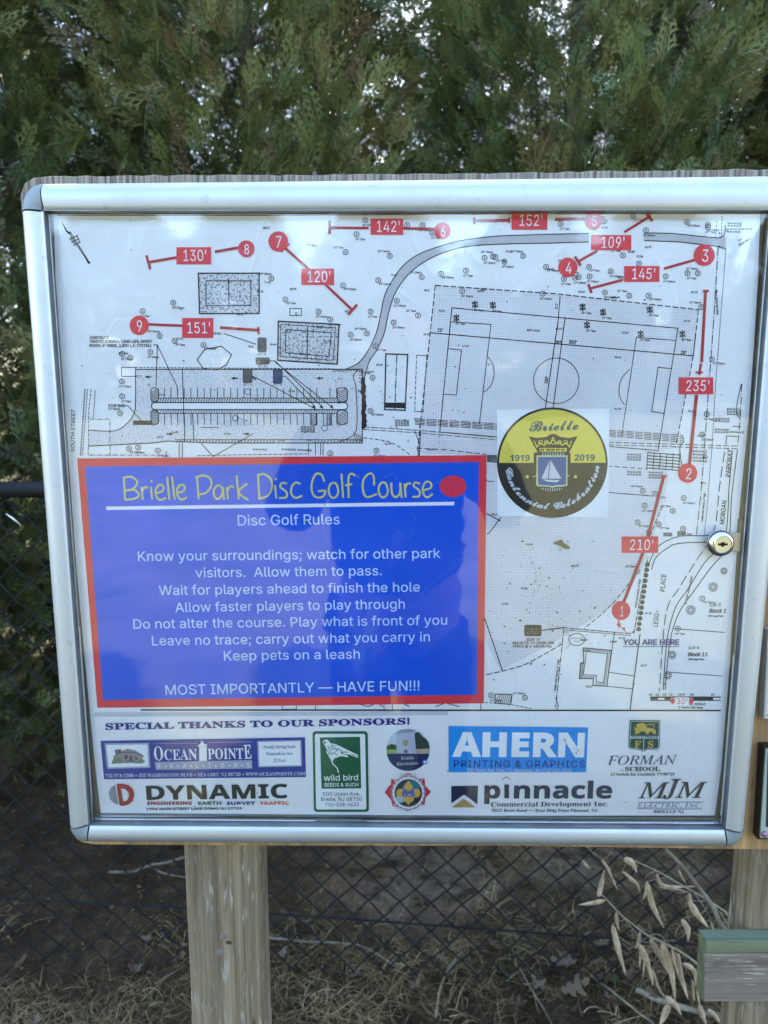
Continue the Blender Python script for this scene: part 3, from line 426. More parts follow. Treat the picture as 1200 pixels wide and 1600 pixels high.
    'g': (327, [[146,-140,89,-136,48,-122,22,-100,14,-75,28,-46,69,-26,35,-1,24,30,28,54,42,74,102,110,42,150,22,212,27,242,40,268,88,305,157,318,233,304,317,304,317,268,268,268,286,237,291,203,276,151,234,116,172,103,157,103,142,104,112,94,101,71,111,55,141,49,175,49,259,40,303,13,316,-37,305,-80,272,-113,219,-133], [157,124,178,130,190,146,199,211,190,276,178,292,157,297,137,292,124,276,114,211,124,146,137,130], [161,-116,218,-111,252,-94,263,-66,249,-41,205,-34,97,-34,79,-52,73,-73,79,-89,95,-103]]),
    'h': (381, [[18,0,18,16,45,26,52,56,52,399,46,429,19,440,19,455,148,455,148,267,190,305,243,318,292,306,321,271,330,212,330,56,337,26,363,16,363,0,202,0,202,16,207,16,228,26,235,56,235,217,229,258,219,268,203,271,173,262,148,235,148,56,154,26,180,16,180,0]]),
    'i': (198, [[101,362,65,376,50,412,65,449,101,463,137,449,151,412,136,376], [18,0,18,16,45,26,52,56,52,252,47,285,20,293,21,310,148,310,148,56,154,26,180,16,180,0]]),
    'k': (359, [[17,0,17,16,45,26,52,56,52,398,47,429,20,439,21,455,148,455,148,169,227,248,244,278,235,290,209,293,206,293,206,310,345,310,345,293,308,284,275,260,222,209,346,34,376,16,376,0,211,0,211,16,217,16,234,20,239,32,232,49,163,147,148,134,148,56,154,26,180,16,180,0]]),
    'l': (200, [[18,0,18,16,45,26,52,56,52,398,47,429,20,439,20,455,148,455,148,56,154,26,180,16,180,0]]),
    'm': (554, [[18,0,18,16,45,26,52,56,52,253,46,284,19,294,19,310,146,310,146,265,188,305,237,318,292,304,320,261,364,304,418,318,465,306,494,271,504,212,504,56,510,26,536,16,536,0,377,0,377,16,403,26,410,56,410,217,404,258,394,268,377,271,349,263,324,237,324,56,331,26,356,16,356,0,199,0,199,16,225,26,232,56,232,217,226,258,216,268,199,271,170,262,146,235,146,56,152,27,177,16,177,0]]),
    'n': (381, [[18,0,18,16,45,26,52,56,52,253,46,284,19,294,19,310,148,310,148,267,190,306,243,318,292,306,321,271,330,212,330,56,337,26,363,16,363,0,202,0,202,16,207,16,228,26,235,56,235,217,229,258,219,268,203,271,173,262,148,235,148,56,154,26,180,16,180,0]]),
    'o': (337, [[169,-10,127,-5,90,11,60,37,38,70,24,110,19,154,24,199,38,239,60,272,90,297,127,313,168,318,209,313,245,298,275,273,298,240,312,200,317,154,312,108,298,69,275,36,245,11,210,-5], [169,11,193,18,209,39,217,81,220,154,217,227,208,271,192,292,169,299,144,292,128,271,117,154,120,82,128,39,144,18]]),
    'p': (372, [[17,-139,17,-124,40,-117,50,-101,52,-64,52,243,46,283,19,295,19,310,143,310,143,263,180,305,230,319,264,314,293,298,317,274,335,241,350,160,334,72,316,38,291,12,261,-5,227,-10,183,1,148,32,148,-58,152,-99,167,-118,197,-123,197,-139], [195,28,222,36,239,59,253,154,241,248,225,270,199,278,171,267,148,235,148,69,167,38]]),
    'r': (288, [[18,0,18,16,45,26,52,56,52,252,46,285,20,293,21,310,146,310,146,252,187,301,233,318,258,315,275,304,289,266,278,234,248,222,222,231,207,250,189,260,162,241,149,192,149,56,159,25,197,16,197,0]]),
    's': (288, [[151,-10,87,6,73,9,60,4,51,-9,36,-9,36,105,53,105,66,68,87,39,112,21,140,15,179,27,192,58,183,84,156,105,107,130,54,169,41,193,37,220,44,259,65,291,98,312,141,319,166,316,199,308,206,306,213,305,230,319,244,319,244,222,228,222,196,277,174,291,149,296,116,286,105,259,115,232,146,212,191,189,241,151,253,127,257,95,250,51,228,18,194,-3]]),
    't': (229, [[124,-9,89,-4,66,10,53,36,48,71,48,279,20,279,20,300,88,369,129,424,144,424,144,310,208,310,208,279,144,279,144,82,149,51,168,40,189,49,206,75,222,66,182,9]]),
    'u': (375, [[131,-10,91,-3,65,17,51,51,46,97,46,248,39,282,11,294,11,310,142,310,142,74,151,46,177,36,205,43,228,66,228,248,221,283,189,294,189,310,324,310,324,70,331,39,360,30,360,13,300,7,228,-10,228,40,186,3]]),
    'v': (306, [[142,-10,38,248,22,281,-3,293,-3,310,164,310,164,294,156,294,136,290,129,276,130,268,185,122,236,253,241,272,232,289,203,294,203,310,305,310,305,295,278,279,260,243,160,-10]]),
    'y': (300, [[52,-140,10,-125,-3,-107,-7,-84,5,-53,36,-40,64,-49,75,-76,74,-81,74,-87,86,-99,114,-74,129,-44,140,-5,36,251,25,275,15,287,-3,293,-5,293,-5,310,162,310,162,293,136,289,128,275,130,267,133,257,185,119,230,241,236,260,238,274,229,289,203,293,203,310,300,310,300,293,277,281,259,242,162,-24,129,-96,95,-131]]),
}
FACE_ITALIC = {  # capital height 465
    ' ': (175, []),
    ',': (180, [[28,-87,47,-3,61,78,124,78,129,71,104,-8,71,-87]]),
    '.': (180, [[89,-9,60,1,48,36,60,71,89,81,119,71,132,36,119,1]]),
    'A': (464, [[-85,0,-82,13,-39,24,0,56,107,182,356,475,369,475,353,58,356,37,366,24,411,13,409,0,221,0,224,13,229,13,256,16,273,26,285,78,288,158,133,158,116,150,65,90,32,36,43,17,79,13,75,0], [143,183,289,183,298,367]]),
    'C': (471, [[218,-10,164,-4,117,13,78,41,49,78,31,125,26,179,31,227,46,276,102,365,181,433,250,464,321,475,412,457,430,453,453,470,467,470,439,332,425,332,426,343,426,353,419,395,400,427,370,446,328,453,287,447,246,430,174,370,124,281,109,229,105,175,114,109,140,60,182,29,236,19,322,40,399,103,412,91,369,46,323,15,274,-4]]),
    'E': (454, [[-34,0,-30,13,-28,13,18,25,42,73,126,385,132,419,120,443,81,451,85,465,440,465,420,364,409,364,409,367,402,414,373,436,309,442,252,442,222,439,207,426,196,396,159,260,216,260,259,264,289,275,308,296,321,326,334,326,287,161,275,161,277,187,272,220,253,234,214,237,154,237,112,83,107,62,105,47,116,28,153,24,199,24,281,34,341,67,386,128,400,128,351,0]]),
    'F': (406, [[-31,0,-27,13,-24,13,10,18,30,36,45,73,129,385,135,419,123,443,84,451,88,465,421,465,400,355,387,355,388,361,388,367,383,403,369,425,344,437,307,441,254,441,218,435,207,418,195,373,165,258,203,258,258,264,292,284,316,325,330,325,285,156,271,156,273,173,274,190,262,226,212,235,159,235,116,69,113,56,112,44,125,19,169,12,168,0]]),
    'I': (245, [[-31,0,-27,13,-24,13,10,18,30,36,45,73,129,385,135,419,123,443,84,451,88,465,275,465,272,451,267,451,224,439,200,392,116,80,110,45,122,21,161,13,157,0]]),
    'J': (257, [[22,-10,-8,-6,-32,7,-46,26,-51,49,-41,76,-16,87,8,78,17,55,16,47,14,40,11,26,15,14,28,9,42,14,51,26,59,47,68,77,148,379,156,420,152,435,142,443,96,450,101,465,293,465,289,451,244,441,222,398,152,134,130,71,102,26,66,-1]]),
    'L': (449, [[-24,0,-21,13,-18,13,28,26,52,73,135,385,140,405,142,419,130,443,91,451,94,465,279,465,274,452,230,440,206,393,125,92,118,64,116,51,126,29,165,24,212,24,298,33,354,65,399,132,412,132,368,0]]),
    'M': (590, [[-36,0,-32,13,3,18,25,36,40,73,128,385,134,419,122,443,83,451,87,465,212,465,261,108,496,465,624,465,620,451,615,451,572,439,548,392,465,80,460,60,458,45,470,21,509,13,506,0,322,0,325,11,359,18,381,39,397,83,480,392,219,0,210,0,157,393,77,103,66,48,78,21,118,13,114,0]]),
    'N': (501, [[338,-11,154,373,75,84,70,60,68,43,80,20,122,13,118,0,-34,0,-30,13,17,25,42,73,130,393,132,401,132,408,120,438,86,451,81,451,85,465,182,465,353,108,427,381,433,405,435,422,422,445,380,451,383,465,536,465,532,451,498,447,475,429,460,392,351,-11]]),
    'O': (517, [[200,-10,149,-5,105,11,70,36,43,70,27,112,21,162,38,253,84,338,151,409,232,457,319,475,370,469,413,453,448,427,473,393,489,351,494,302,482,227,449,152,400,85,340,32,273,1], [201,10,235,15,268,29,327,80,375,153,407,240,418,331,412,384,393,423,362,447,320,455,284,449,248,434,182,374,130,286,106,211,97,137,104,83,125,43,157,18]]),
    'R': (451, [[-34,0,-30,13,-27,13,19,27,42,73,126,385,132,420,120,443,81,451,85,465,281,465,343,458,388,438,414,406,423,364,408,307,364,264,289,235,351,85,381,31,398,18,419,13,422,13,418,0,314,0,221,228,206,228,176,229,152,231,114,89,106,46,118,20,154,13,162,13,158,0], [202,250,264,257,309,280,337,316,347,363,336,407,304,434,251,443,224,440,209,427,197,398,158,253,179,251]]),
    'T': (420, [[50,0,52,13,58,13,97,19,121,41,139,89,228,417,230,429,226,438,212,441,194,441,126,432,84,404,59,352,44,353,74,465,461,465,439,350,426,350,427,361,427,371,423,404,410,425,386,437,346,441,318,441,305,437,298,423,208,93,198,43,212,19,257,13,265,13,261,0]]),
}
# ================================================================== glyph outlines (flat print)
GL = {'s': FACE_SANS, 'b': FACE_BOLD, 'S': FACE_SERIF, 'I': FACE_ITALIC, 'c': FACE_SCRIPT}
CAPH = {'s': .509, 'b': .480, 'S': .455, 'I': .465, 'c': .44}
_glyph = {}
def glyph(font, ch):
    k = (font, ch)
    if k not in _glyph:
        adv, ls = GL[font][ch] if ch in GL[font] else GL['s'][ch]
        loops = [[(l[i] / 1000, l[i + 1] / 1000) for i in range(0, len(l), 2)] for l in ls]
        area = lambda lp: sum(lp[i][0] * lp[(i + 1) % len(lp)][1] - lp[(i + 1) % len(lp)][0] * lp[i][1] for i in range(len(lp))) / 2
        def inside(p, lp):
            c = False
            for i in range(len(lp)):
                (x0, y0), (x1, y1) = lp[i], lp[i - 1]
                if (y0 > p[1]) != (y1 > p[1]) and p[0] < (x1 - x0) * (p[1] - y0) / (y1 - y0) + x0: c = not c
            return c
        parts = []
        if loops:
            sg = area(max(loops, key=lambda l: abs(area(l)))) > 0
            solid = [l for l in loops if (area(l) > 0) == sg]; holes = [l for l in loops if (area(l) > 0) != sg]
            for l in solid:
                g_ = [l] + [h for h in holes if inside(h[0], l)]
                parts.append(([p for q in g_ for p in q], tess(g_)))
        _glyph[k] = (adv / 1000, parts, None, loops)
    return _glyph[k]
def tess(loops):
    return tessellate_polygon([[Vector((x, y, 0)) for x, y in lp] for lp in loops])
LAYER = .00016
class Ink:
    """one printed part of the poster: flat ink shapes with their own outline, stacked by fractions of a millimetre"""
    def __init__(s, name, parent, y0=0.0, base=0):
        s.name, s.parent, s.y0, s.base = name, parent, y0, base
        s.v, s.f, s.mi, s.mats, s.n = [], [], [], [], 0
    def _add(s, pts, tris, mat, layer):
        if mat not in s.mats: s.mats.append(mat)
        mi = s.mats.index(mat); n = len(s.v); s.n += 1
        y = s.y0 - .0002 - (layer + s.base) * LAYER - (s.n % 45) * 2.5e-6
        s.v += [(x, y, z) for x, z in pts]
        for t in tris:
            s.f.append(tuple(n + i for i in t)); s.mi.append(mi)
    def fill(s, pts, mat, layer=0, holes=()):                 # photo pixels -> plane
        loops = [[P(*p) for p in pts]] + [[P(*p) for p in h] for h in holes]
        s._add([q for l in loops for q in l], tess(loops), mat, layer)
    def ribbon(s, pl, w, mat, layer=0, closed=False):         # plane coordinates
        q = [pl[0]]
        for p in pl[1:]:
            if math.dist(p, q[-1]) > 1e-6: q.append(p)
        if closed and math.dist(q[0], q[-1]) < 1e-6: q.pop()
        pl = q; n = len(pl)
        if n < 2: return
        pts = []
        for i in range(n):
            a = pl[i - 1] if (i > 0 or closed) else None; b = pl[(i + 1) % n] if (i < n - 1 or closed) else None
            def nrm(p, q):
                dx, dz = q[0] - p[0], q[1] - p[1]; L = math.hypot(dx, dz); return (-dz / L, dx / L)
            if a is None: m = nrm(pl[i], b); k = 1
            elif b is None: m = nrm(a, pl[i]); k = 1
            else:
                n1, n2 = nrm(a, pl[i]), nrm(pl[i], b); m = (n1[0] + n2[0], n1[1] + n2[1]); L = math.hypot(*m)
                if L < .3: m = n1; k = 1
                else: m = (m[0] / L, m[1] / L); k = min(1 / max(L / 2, .35), 2)
            for sg in (1, -1): pts.append((pl[i][0] + m[0] * w / 2 * k * sg, pl[i][1] + m[1] * w / 2 * k * sg))
        tr = []
        for i in range(n if closed else n - 1):
            a, b = 2 * i, 2 * ((i + 1) % n); tr.append((a, a + 1, b + 1, b))
        s._add(pts, tr, mat, layer)
    def line(s, pts, w, mat, layer=0, closed=False, dash=None, smooth=False):
        if smooth: pts = crom(pts, closed)
        k = K(*pts[0])
        if dash:
            pts = list(pts) + ([pts[0]] if closed else [])
            on = True; left = dash[0]; di = 0; cur = [pts[0]]
            for a, b in zip(pts, pts[1:]):
                L = math.dist(a, b); pos = 0
                while L - pos > left:
                    pos += left; p = (a[0] + (b[0] - a[0]) * pos / L, a[1] + (b[1] - a[1]) * pos / L)
                    if di % 2 == 0: cur.append(p); s.ribbon([P(*q) for q in cur], w * k, mat, layer)
                    di += 1; left = dash[di % len(dash)]; cur = [p]
                left -= L - pos
                if di % 2 == 0: cur.append(b)
            if di % 2 == 0 and len(cur) > 1: s.ribbon([P(*q) for q in cur], w * k, mat, layer)
            return
        s.ribbon([P(*p) for p in pts], w * k, mat, layer, closed)
    def disc(s, c, r, mat, layer=0, ry=None, n=28, a0=0, a1=360):
        ry = ry or r
        pts = [(c[0] + r * math.cos(R(a0 + (a1 - a0) * i / n)), c[1] + ry * math.sin(R(a0 + (a1 - a0) * i / n))) for i in range(n + (0 if a1 - a0 == 360 else 1))]
        s.fill(pts, mat, layer)
    def ring(s, c, r, w, mat, layer=0, ry=None, n=28, a0=0, a1=360):
        ry = ry or r; full = a1 - a0 == 360
        pts = [(c[0] + r * math.cos(R(a0 + (a1 - a0) * i / n)), c[1] + ry * math.sin(R(a0 + (a1 - a0) * i / n))) for i in range(n + (0 if full else 1))]
        s.line(pts, w, mat, layer, closed=full)
    def text(s, st, p0, p1, cap, mat, font='s', layer=1, shear=0, bold=0, track=0):
        """p0, p1: the two ends of the base line in photo pixels; cap: capital height in pixels"""
        a, b = P(*p0), P(*p1); L = math.dist(a, b); ux = ((b[0] - a[0]) / L, (b[1] - a[1]) / L); uy = (-ux[1], ux[0])
        adv = []; x = 0
        for ch in st: adv.append(x); x += glyph(font, ch)[0] + track
        sx = L / (x - track); k = K((p0[0] + p1[0]) / 2, (p0[1] + p1[1]) / 2); sy = cap * k / CAPH[font]
        G = [([], []) for _ in range(5)]
        for ch, x0 in zip(st, adv):
            _, parts, _n, loops = glyph(font, ch)
            M = lambda p: (a[0] + ux[0] * (x0 + p[0] + shear * p[1]) * sx + uy[0] * p[1] * sy, a[1] + ux[1] * (x0 + p[0] + shear * p[1]) * sx + uy[1] * p[1] * sy)
            for gi, (flat, tr) in enumerate(parts): n = len(G[gi][0]); G[gi][0].extend(M(p) for p in flat); G[gi][1].extend(tuple(n + i for i in t) for t in tr)
            if bold:
                for lp in loops: s.ribbon([M(p) for p in lp], bold * k, mat, layer + .35, True)
        for gi, (vv, tt) in enumerate(G):
            if vv: s._add(vv, tt, mat, layer + gi * .12)
    def arc_text(s, st, c, r, a0, a1, cap, mat, font, layer=1, shear=0, bold=0, xs=1):
        """letters stand upright along the lower arc from angle a0 to a1 (degrees, y down)"""
        k = K(*c); cc = P(*c); adv = []; x = 0
        for ch in st: adv.append(x + glyph(font, ch)[0] / 2); x += glyph(font, ch)[0]
        sy = cap * k / CAPH[font]; sx = abs(R(a1 - a0)) * r * k / x
        G = [([], []) for _ in range(5)]
        for ch, xm in zip(st, adv):
            an = R(a0 + (a1 - a0) * xm / x); sg = 1 if a1 < a0 else -1
            o = (cc[0] + math.cos(an) * r * k, cc[1] - math.sin(an) * r * k)
            up = (-math.cos(an) * sg, math.sin(an) * sg); rt = (up[1], -up[0]); w0 = glyph(font, ch)[0] / 2
            _, parts, _n, loops = glyph(font, ch)
            M = lambda p: (o[0] + rt[0] * (p[0] - w0 + shear * p[1]) * sx + up[0] * p[1] * sy, o[1] + rt[1] * (p[0] - w0 + shear * p[1]) * sx + up[1] * p[1] * sy)
            for gi, (flat, tr) in enumerate(parts): n = len(G[gi][0]); G[gi][0].extend(M(p) for p in flat); G[gi][1].extend(tuple(n + i for i in t) for t in tr)
            if bold:
                for lp in loops: s.ribbon([M(p) for p in lp], bold * k, mat, layer + .35, True)
        for gi, (vv, tt) in enumerate(G):
            if vv: s._add(vv, tt, mat, layer + gi * .12)
    def build(s, label=None):
        o = mesh_obj(s.name, s.v, s.f, None, s.parent, midx=s.mi, mats=s.mats)
        if label: o['label'] = label
        return o
def crom(pts, closed=False, k=5):
    n = len(pts); out = []
    rng = range(n if closed else n - 1)
    for i in rng:
        g = lambda j: pts[j % n] if closed else pts[max(0, min(n - 1, j))]
        p0, p1, p2, p3 = g(i - 1), g(i), g(i + 1), g(i + 2)
        for j in range(k):
            t = j / k
            out.append(tuple(.5 * (2 * p1[d] + (p2[d] - p0[d]) * t + (2 * p0[d] - 5 * p1[d] + 4 * p2[d] - p3[d]) * t * t + (-p0[d] + 3 * p1[d] - 3 * p2[d] + p3[d]) * t ** 3) for d in (0, 1)))
    if not closed: out.append(pts[-1])
    return out
def zoomed(ox, oy, s): return lambda *pp: [(ox + x / s, oy + y / s) for x, y in pp]
def rect(x0, y0, x1, y1): return [(x0, y0), (x1, y0), (x1, y1), (x0, y1)]
def rrect(x0, y0, x1, y1, r, sk=0):
    out = []
    for cx, cy, a in ((x1 - r, y0 + r, -90), (x1 - r, y1 - r, 0), (x0 + r, y1 - r, 90), (x0 + r, y0 + r, 180)):
        for i in range(5): out.append((cx + r * math.cos(R(a + i * 22.5)), cy + r * math.sin(R(a + i * 22.5))))
    return [(x + sk * (y - y0) / (y1 - y0), y) for x, y in out]

BK = ink('map_black', (26, 26, 32)); GY = ink('grey', (118, 116, 116)); DK = ink('dark_text', (30, 30, 34))
RED = ink('marker_red', (226, 62, 74)); WHT = ink('white', (236, 238, 240)); LINE = ink('line_red', (178, 44, 52))
PANELRED = ink('panel_red', (222, 52, 66)); PANELBLUE = ink('panel_blue', (0, 84, 214), .3)
PALE = ink('pale_lettering', (204, 224, 246)); YEL = ink('title_yellow', (214, 208, 108)); NAVY = ink('navy', (26, 44, 128))
ROADG = ink('road_grey', (186, 188, 194)); PATCH = ink('sticker_white', (238, 241, 244))
def dot_ink(name, c0, c1, pitch, thr=.5):
    m, t, b = new_mat('ink_' + name)
    c = N(t, 'ShaderNodeTexCoord'); sp = N(t, 'ShaderNodeSeparateXYZ'); t.links.new(c.outputs['Object'], sp.inputs[0])
    def wave(expr):
        a = N(t, 'ShaderNodeMath', operation='MULTIPLY'); a.inputs[1].default_value = 2 * math.pi / pitch
        t.links.new(expr, a.inputs[0]); q = N(t, 'ShaderNodeMath', operation='SINE'); t.links.new(a.outputs[0], q.inputs[0]); return q.outputs[0]
    ad = N(t, 'ShaderNodeMath', operation='ADD'); t.links.new(sp.outputs['X'], ad.inputs[0]); t.links.new(sp.outputs['Z'], ad.inputs[1])
    sb = N(t, 'ShaderNodeMath', operation='SUBTRACT'); t.links.new(sp.outputs['X'], sb.inputs[0]); t.links.new(sp.outputs['Z'], sb.inputs[1])
    mu = N(t, 'ShaderNodeMath', operation='MULTIPLY'); t.links.new(wave(ad.outputs[0]), mu.inputs[0]); t.links.new(wave(sb.outputs[0]), mu.inputs[1])
    r = ramp(t, [(thr - .18, (*c0, 1)), (thr + .1, (*c1, 1))], mu.outputs[0])
    nn = ramp(t, [(.35, (.9, .9, .9)), (.65, (1.06, 1.06, 1.06))], noise(t, coords(t), 6, 5))
    t.links.new(mix(t, 1.0, r.outputs[0], nn.outputs[0], 'MULTIPLY'), b.inputs['Base Color'])
    b.inputs['Roughness'].default_value = .35
    bump(t, b, noise(t, coords(t), 5.5, 3, .5, 1.2), .35, .006)
    return m
FIELD = dot_ink('field_dots', (.74, .75, .79), (.46, .46, .50), .0036, .42)
def stipple(name, c0, c1, scale=420):
    m, t, b = new_mat('ink_' + name)
    r = ramp(t, [(.50, (*c0, 1)), (.60, (*c1, 1))], noise(t, coords(t), scale, 2, .7))
    t.links.new(r.outputs[0], b.inputs['Base Color']); b.inputs['Roughness'].default_value = .38
    return m
STIP = stipple('court_stipple', (.66, .67, .70), (.16, .16, .18)); STIPF = stipple('lot_stipple', (.70, .71, .75), (.52, .52, .56), 500)

# ================================================================== the poster
YP = 0.0
poster = empty('park_map_poster', (0, YP, P(600, 800)[1]))
tag(poster, 'white park map poster with blue rules panel and sponsor logos inside the metal case', 'poster')
L_ = [(84, 331), (87, 450), (93, 560), (100, 660), (105, 740), (113, 820), (130, 1000), (140, 1110), (149, 1200), (158, 1276)]
R_ = [(1117, 1274), (1127, 1200), (1132, 1140), (1140, 1040), (1155, 800), (1171, 640), (1178, 540), (1184, 440), (1188, 331)]
pv = [at(u, v, 0) for u, v in L_ + R_]; n = len(pv)
pf = [(p.x, .0015, p.z) for p in pv]
mesh_obj('paper_sheet', [tuple(p) for p in pv] + pf, [tuple(range(n))] + [(i, (i + 1) % n, n + (i + 1) % n, n + i) for i in range(n)], M_PAPER, poster)

# ---- tinted areas
a = Ink('shaded_areas', poster)
a.fill([(680, 446), (867, 459), (1090, 484), (1083, 556), (1052, 700), (1030, 706), (1045, 745), (1018, 850), (1000, 895), (960, 945), (893, 988), (782, 1048), (757, 1000), (757, 712), (652, 708)], FIELD, 0)
road_o = crom([(800, 368), (765, 370), (720, 376), (690, 384), (655, 397), (630, 415), (612, 440), (601, 462), (595, 490), (588, 520), (575, 548), (560, 567), (540, 577)])
road_i = crom([(800, 381), (740, 384), (705, 391), (670, 405), (640, 427), (618, 457), (607, 490), (600, 522), (588, 548), (577, 565), (569, 592)])
a.fill(road_o + road_i[::-1], ROADG, 0)
a.fill([(800, 368), (860, 366), (920, 365), (920, 378), (860, 380), (800, 381)], ROADG, 0)
a.fill([(1006, 364), (1050, 365), (1120, 371), (1133, 366), (1134, 387), (1060, 378), (1006, 376)], ROADG, 0)
a.fill([(212, 577), (566, 577), (566, 692), (330, 692), (262, 689), (240, 692), (138, 697), (138, 672), (175, 674), (200, 662), (212, 640)], STIPF, 0)
a.fill([(310, 427), (405, 427), (405, 490), (312, 490)], STIP, 0)
a.fill([(435, 502), (530, 507), (527, 569), (434, 563)], STIP, 0)
a.fill(rrect(237, 629, 543, 640, 5), WHT, 1)
a.build()

# ---- black line work of the survey plan
d = Ink('map_line_work', poster, base=1)
ln = lambda pts, w=1.2, **k: d.line(pts, w * 1.15, BK, 1, **k)
ln([(90, 336), (400, 336), (800, 334), (1180, 333)], 2.2)
ln([(220, 1109), (1126, 1110)], 2.2)
# north arrow
d.fill([(95, 343), (105, 360), (111, 364), (109, 367), (103, 362)], BK, 1)
for o in (0, 2.6): ln([(107 + o, 363 - o * .4), (137 + o * .6, 408)], 1.1)
d.fill([(131, 398), (142, 411), (139, 413), (136, 409)], BK, 1.2)
for q in (0, 5, 10): ln([(108 + q * .7, 374 + q), (122 + q * .4, 368 + q)], 1)
ln([(110, 372), (118, 384)], 1); ln([(120, 367), (125, 380)], 1)
# roads
ln(road_o, 1.3); ln(road_i, 1.3)
ln([(800, 368), (860, 366), (920, 365)]); ln([(800, 381), (860, 380), (920, 378)])
ln([(1006, 364), (1050, 365), (1110, 371), (1126, 371), (1132, 364), (1133, 352)], smooth=True); ln([(1006, 376), (1060, 378), (1120, 385), (1134, 389)])
# parking lot
ln([(212, 577), (566, 577), (566, 692), (330, 692), (262, 689), (240, 692), (138, 697)], 1.4)
ln([(212, 577), (212, 625), (210, 645), (200, 660), (180, 673), (138, 672)], 1.2, smooth=True)
ln([(200, 574), (330, 575), (520, 576)], 1, dash=(4, 2))
ln(rrect(237, 629, 543, 640, 5), 1.4, closed=True)
for x0, x1 in ((236, 248), (527, 543)):
    ln(rrect(x0, 606, x1, 628, 5), 1.2, closed=True); ln(rrect(x0, 641, x1, 663, 5), 1.2, closed=True)
    for y in list(range(610, 630, 3)) + list(range(645, 664, 3)):
        ln([(x0 + 1, y + 3), (x1 - 1, y - 3)], .9)
ln([(248, 622), (527, 622)], 1); ln([(248, 646), (527, 646)], 1)
for i in range(70):
    x = 250 + i * 4; ln([(x, 628), (x + 2, 622)], .9); ln([(x, 645), (x + 2, 641)], .8)
for i in range(27):
    x = 257 + i * 10.35
    if i != 24: ln([(x, 606), (x, 622)], 1)
    ln([(x, 646), (x + .5, 664)], 1)
for x0 in (487, 511):
    ln(rect(x0, 646, x0 + 7, 664), 1, closed=True)
    for y in range(648, 664, 3): ln([(x0, y + 2), (x0 + 7, y - 1)], .8)
ln([(274, 687), (566, 687)], 1)
for i in range(46): ln([(276 + i * 5 + (60 if i > 30 else 0), 692), (279 + i * 5 + (60 if i > 30 else 0), 687)], .9)
ln([(285, 577), (289, 691)], 1.1); ln([(301, 646), (303, 688)], 1.1)
ln([(314, 668), (342, 668)], 1)
for i in range(12): ln([(520 + i * 4, 581 - (1 if i > 4 else 0)), (523 + i * 4, 577)], 1)
ln([(560, 577), (552, 588), (556, 605), (558, 660), (552, 680), (530, 690)], 1.1, smooth=True)
for q in range(4): ln([(560, 581 + q * 5), (566, 580 + q * 6)], .9); ln([(553 + q * 3, 676 + q), (556 + q * 3, 690)], .9)
for i in range(26):                                       # hedge blots
    y = 592 + i * 3; d.disc((568.5 + rnd.uniform(-1.5, 1.5), y), rnd.uniform(2.6, 4.6), BK, 1 + rnd.random(), n=7)
d.fill([(208, 657), (238, 657), (238, 664), (208, 664)], BK, 1)
ln([(195, 634), (200, 634), (221, 657)], 1.1)
ln([(285 - 45, 539), (246, 539), (244, 604)], 1.1); ln([(246, 539), (277, 604), (278, 622)], 1.1)
ln([(332, 712), (314, 692)], 1.1); ln([(332, 714), (395, 678)], 1.1)
ln([(350, 521), (400, 538)], 1.1); ln([(421, 564), (430, 564), (505, 637)], 1.2); ln([(441, 588), (446, 588), (493, 636)], 1.2); ln([(394, 588), (400, 590), (495, 640)], 1.2); ln([(430, 566), (520, 637)], 1.1)
for p in ((505, 637), (493, 637), (521, 637)): d.fill([(p[0], p[1] + 2), (p[0] - 6, p[1] - 1), (p[0] - 2, p[1] - 5)], BK, 1)
ln([(190, 574), (212, 574), (212, 588), (190, 588)], 1, closed=True)
ln([(308, 562), (320, 546), (346, 541), (362, 554), (354, 570), (340, 578), (318, 576)], 1.3, closed=True)
ln([(115 + 22, 608), (129, 712)], 1, dash=(3, 1.5)); ln([(133, 608), (126, 712)], 1.6, dash=(2, 1)); ln([(143, 608), (139, 640), (138, 712)], .9, dash=(5, 2)); ln([(149, 610), (146, 654)], .9, dash=(4, 1))
ln([(140, 655), (172, 655), (172, 712)], .9, dash=(7, 2, 1, 2)); ln([(140, 711), (255, 711), (255, 714)], 1, dash=(7, 2, 1, 2))
ln([(280, 692), (280, 715)], 1.1); ln([(285, 692), (285, 715)], 1.1); ln([(260, 705), (260, 715)], 1); ln([(308, 712), (400, 710), (480, 709)], 1, dash=(5, 1, 1, 1))
for x in (482, 493, 501, 505): ln([(x, 693), (x, 711)], 1)
d.fill([(392, 590), (393, 588), (401, 592), (400, 594)], BK, 1); 
for x, y, s_ in ((232, 589, 1), (367, 591, 1), (500, 591, 1), (265, 678, -1), (385, 678, -1)):
    d.fill([(x - 6 * s_, y), (x, y - 2.6), (x, y - 1), (x + 5 * s_, y - 1), (x + 5 * s_, y + 1), (x, y + 1), (x, y + 2.6)], BK, 1)
for c in ((387, 612), (368, 653), (507, 669)): d.ring(c, 4.6, 1, BK, 1)
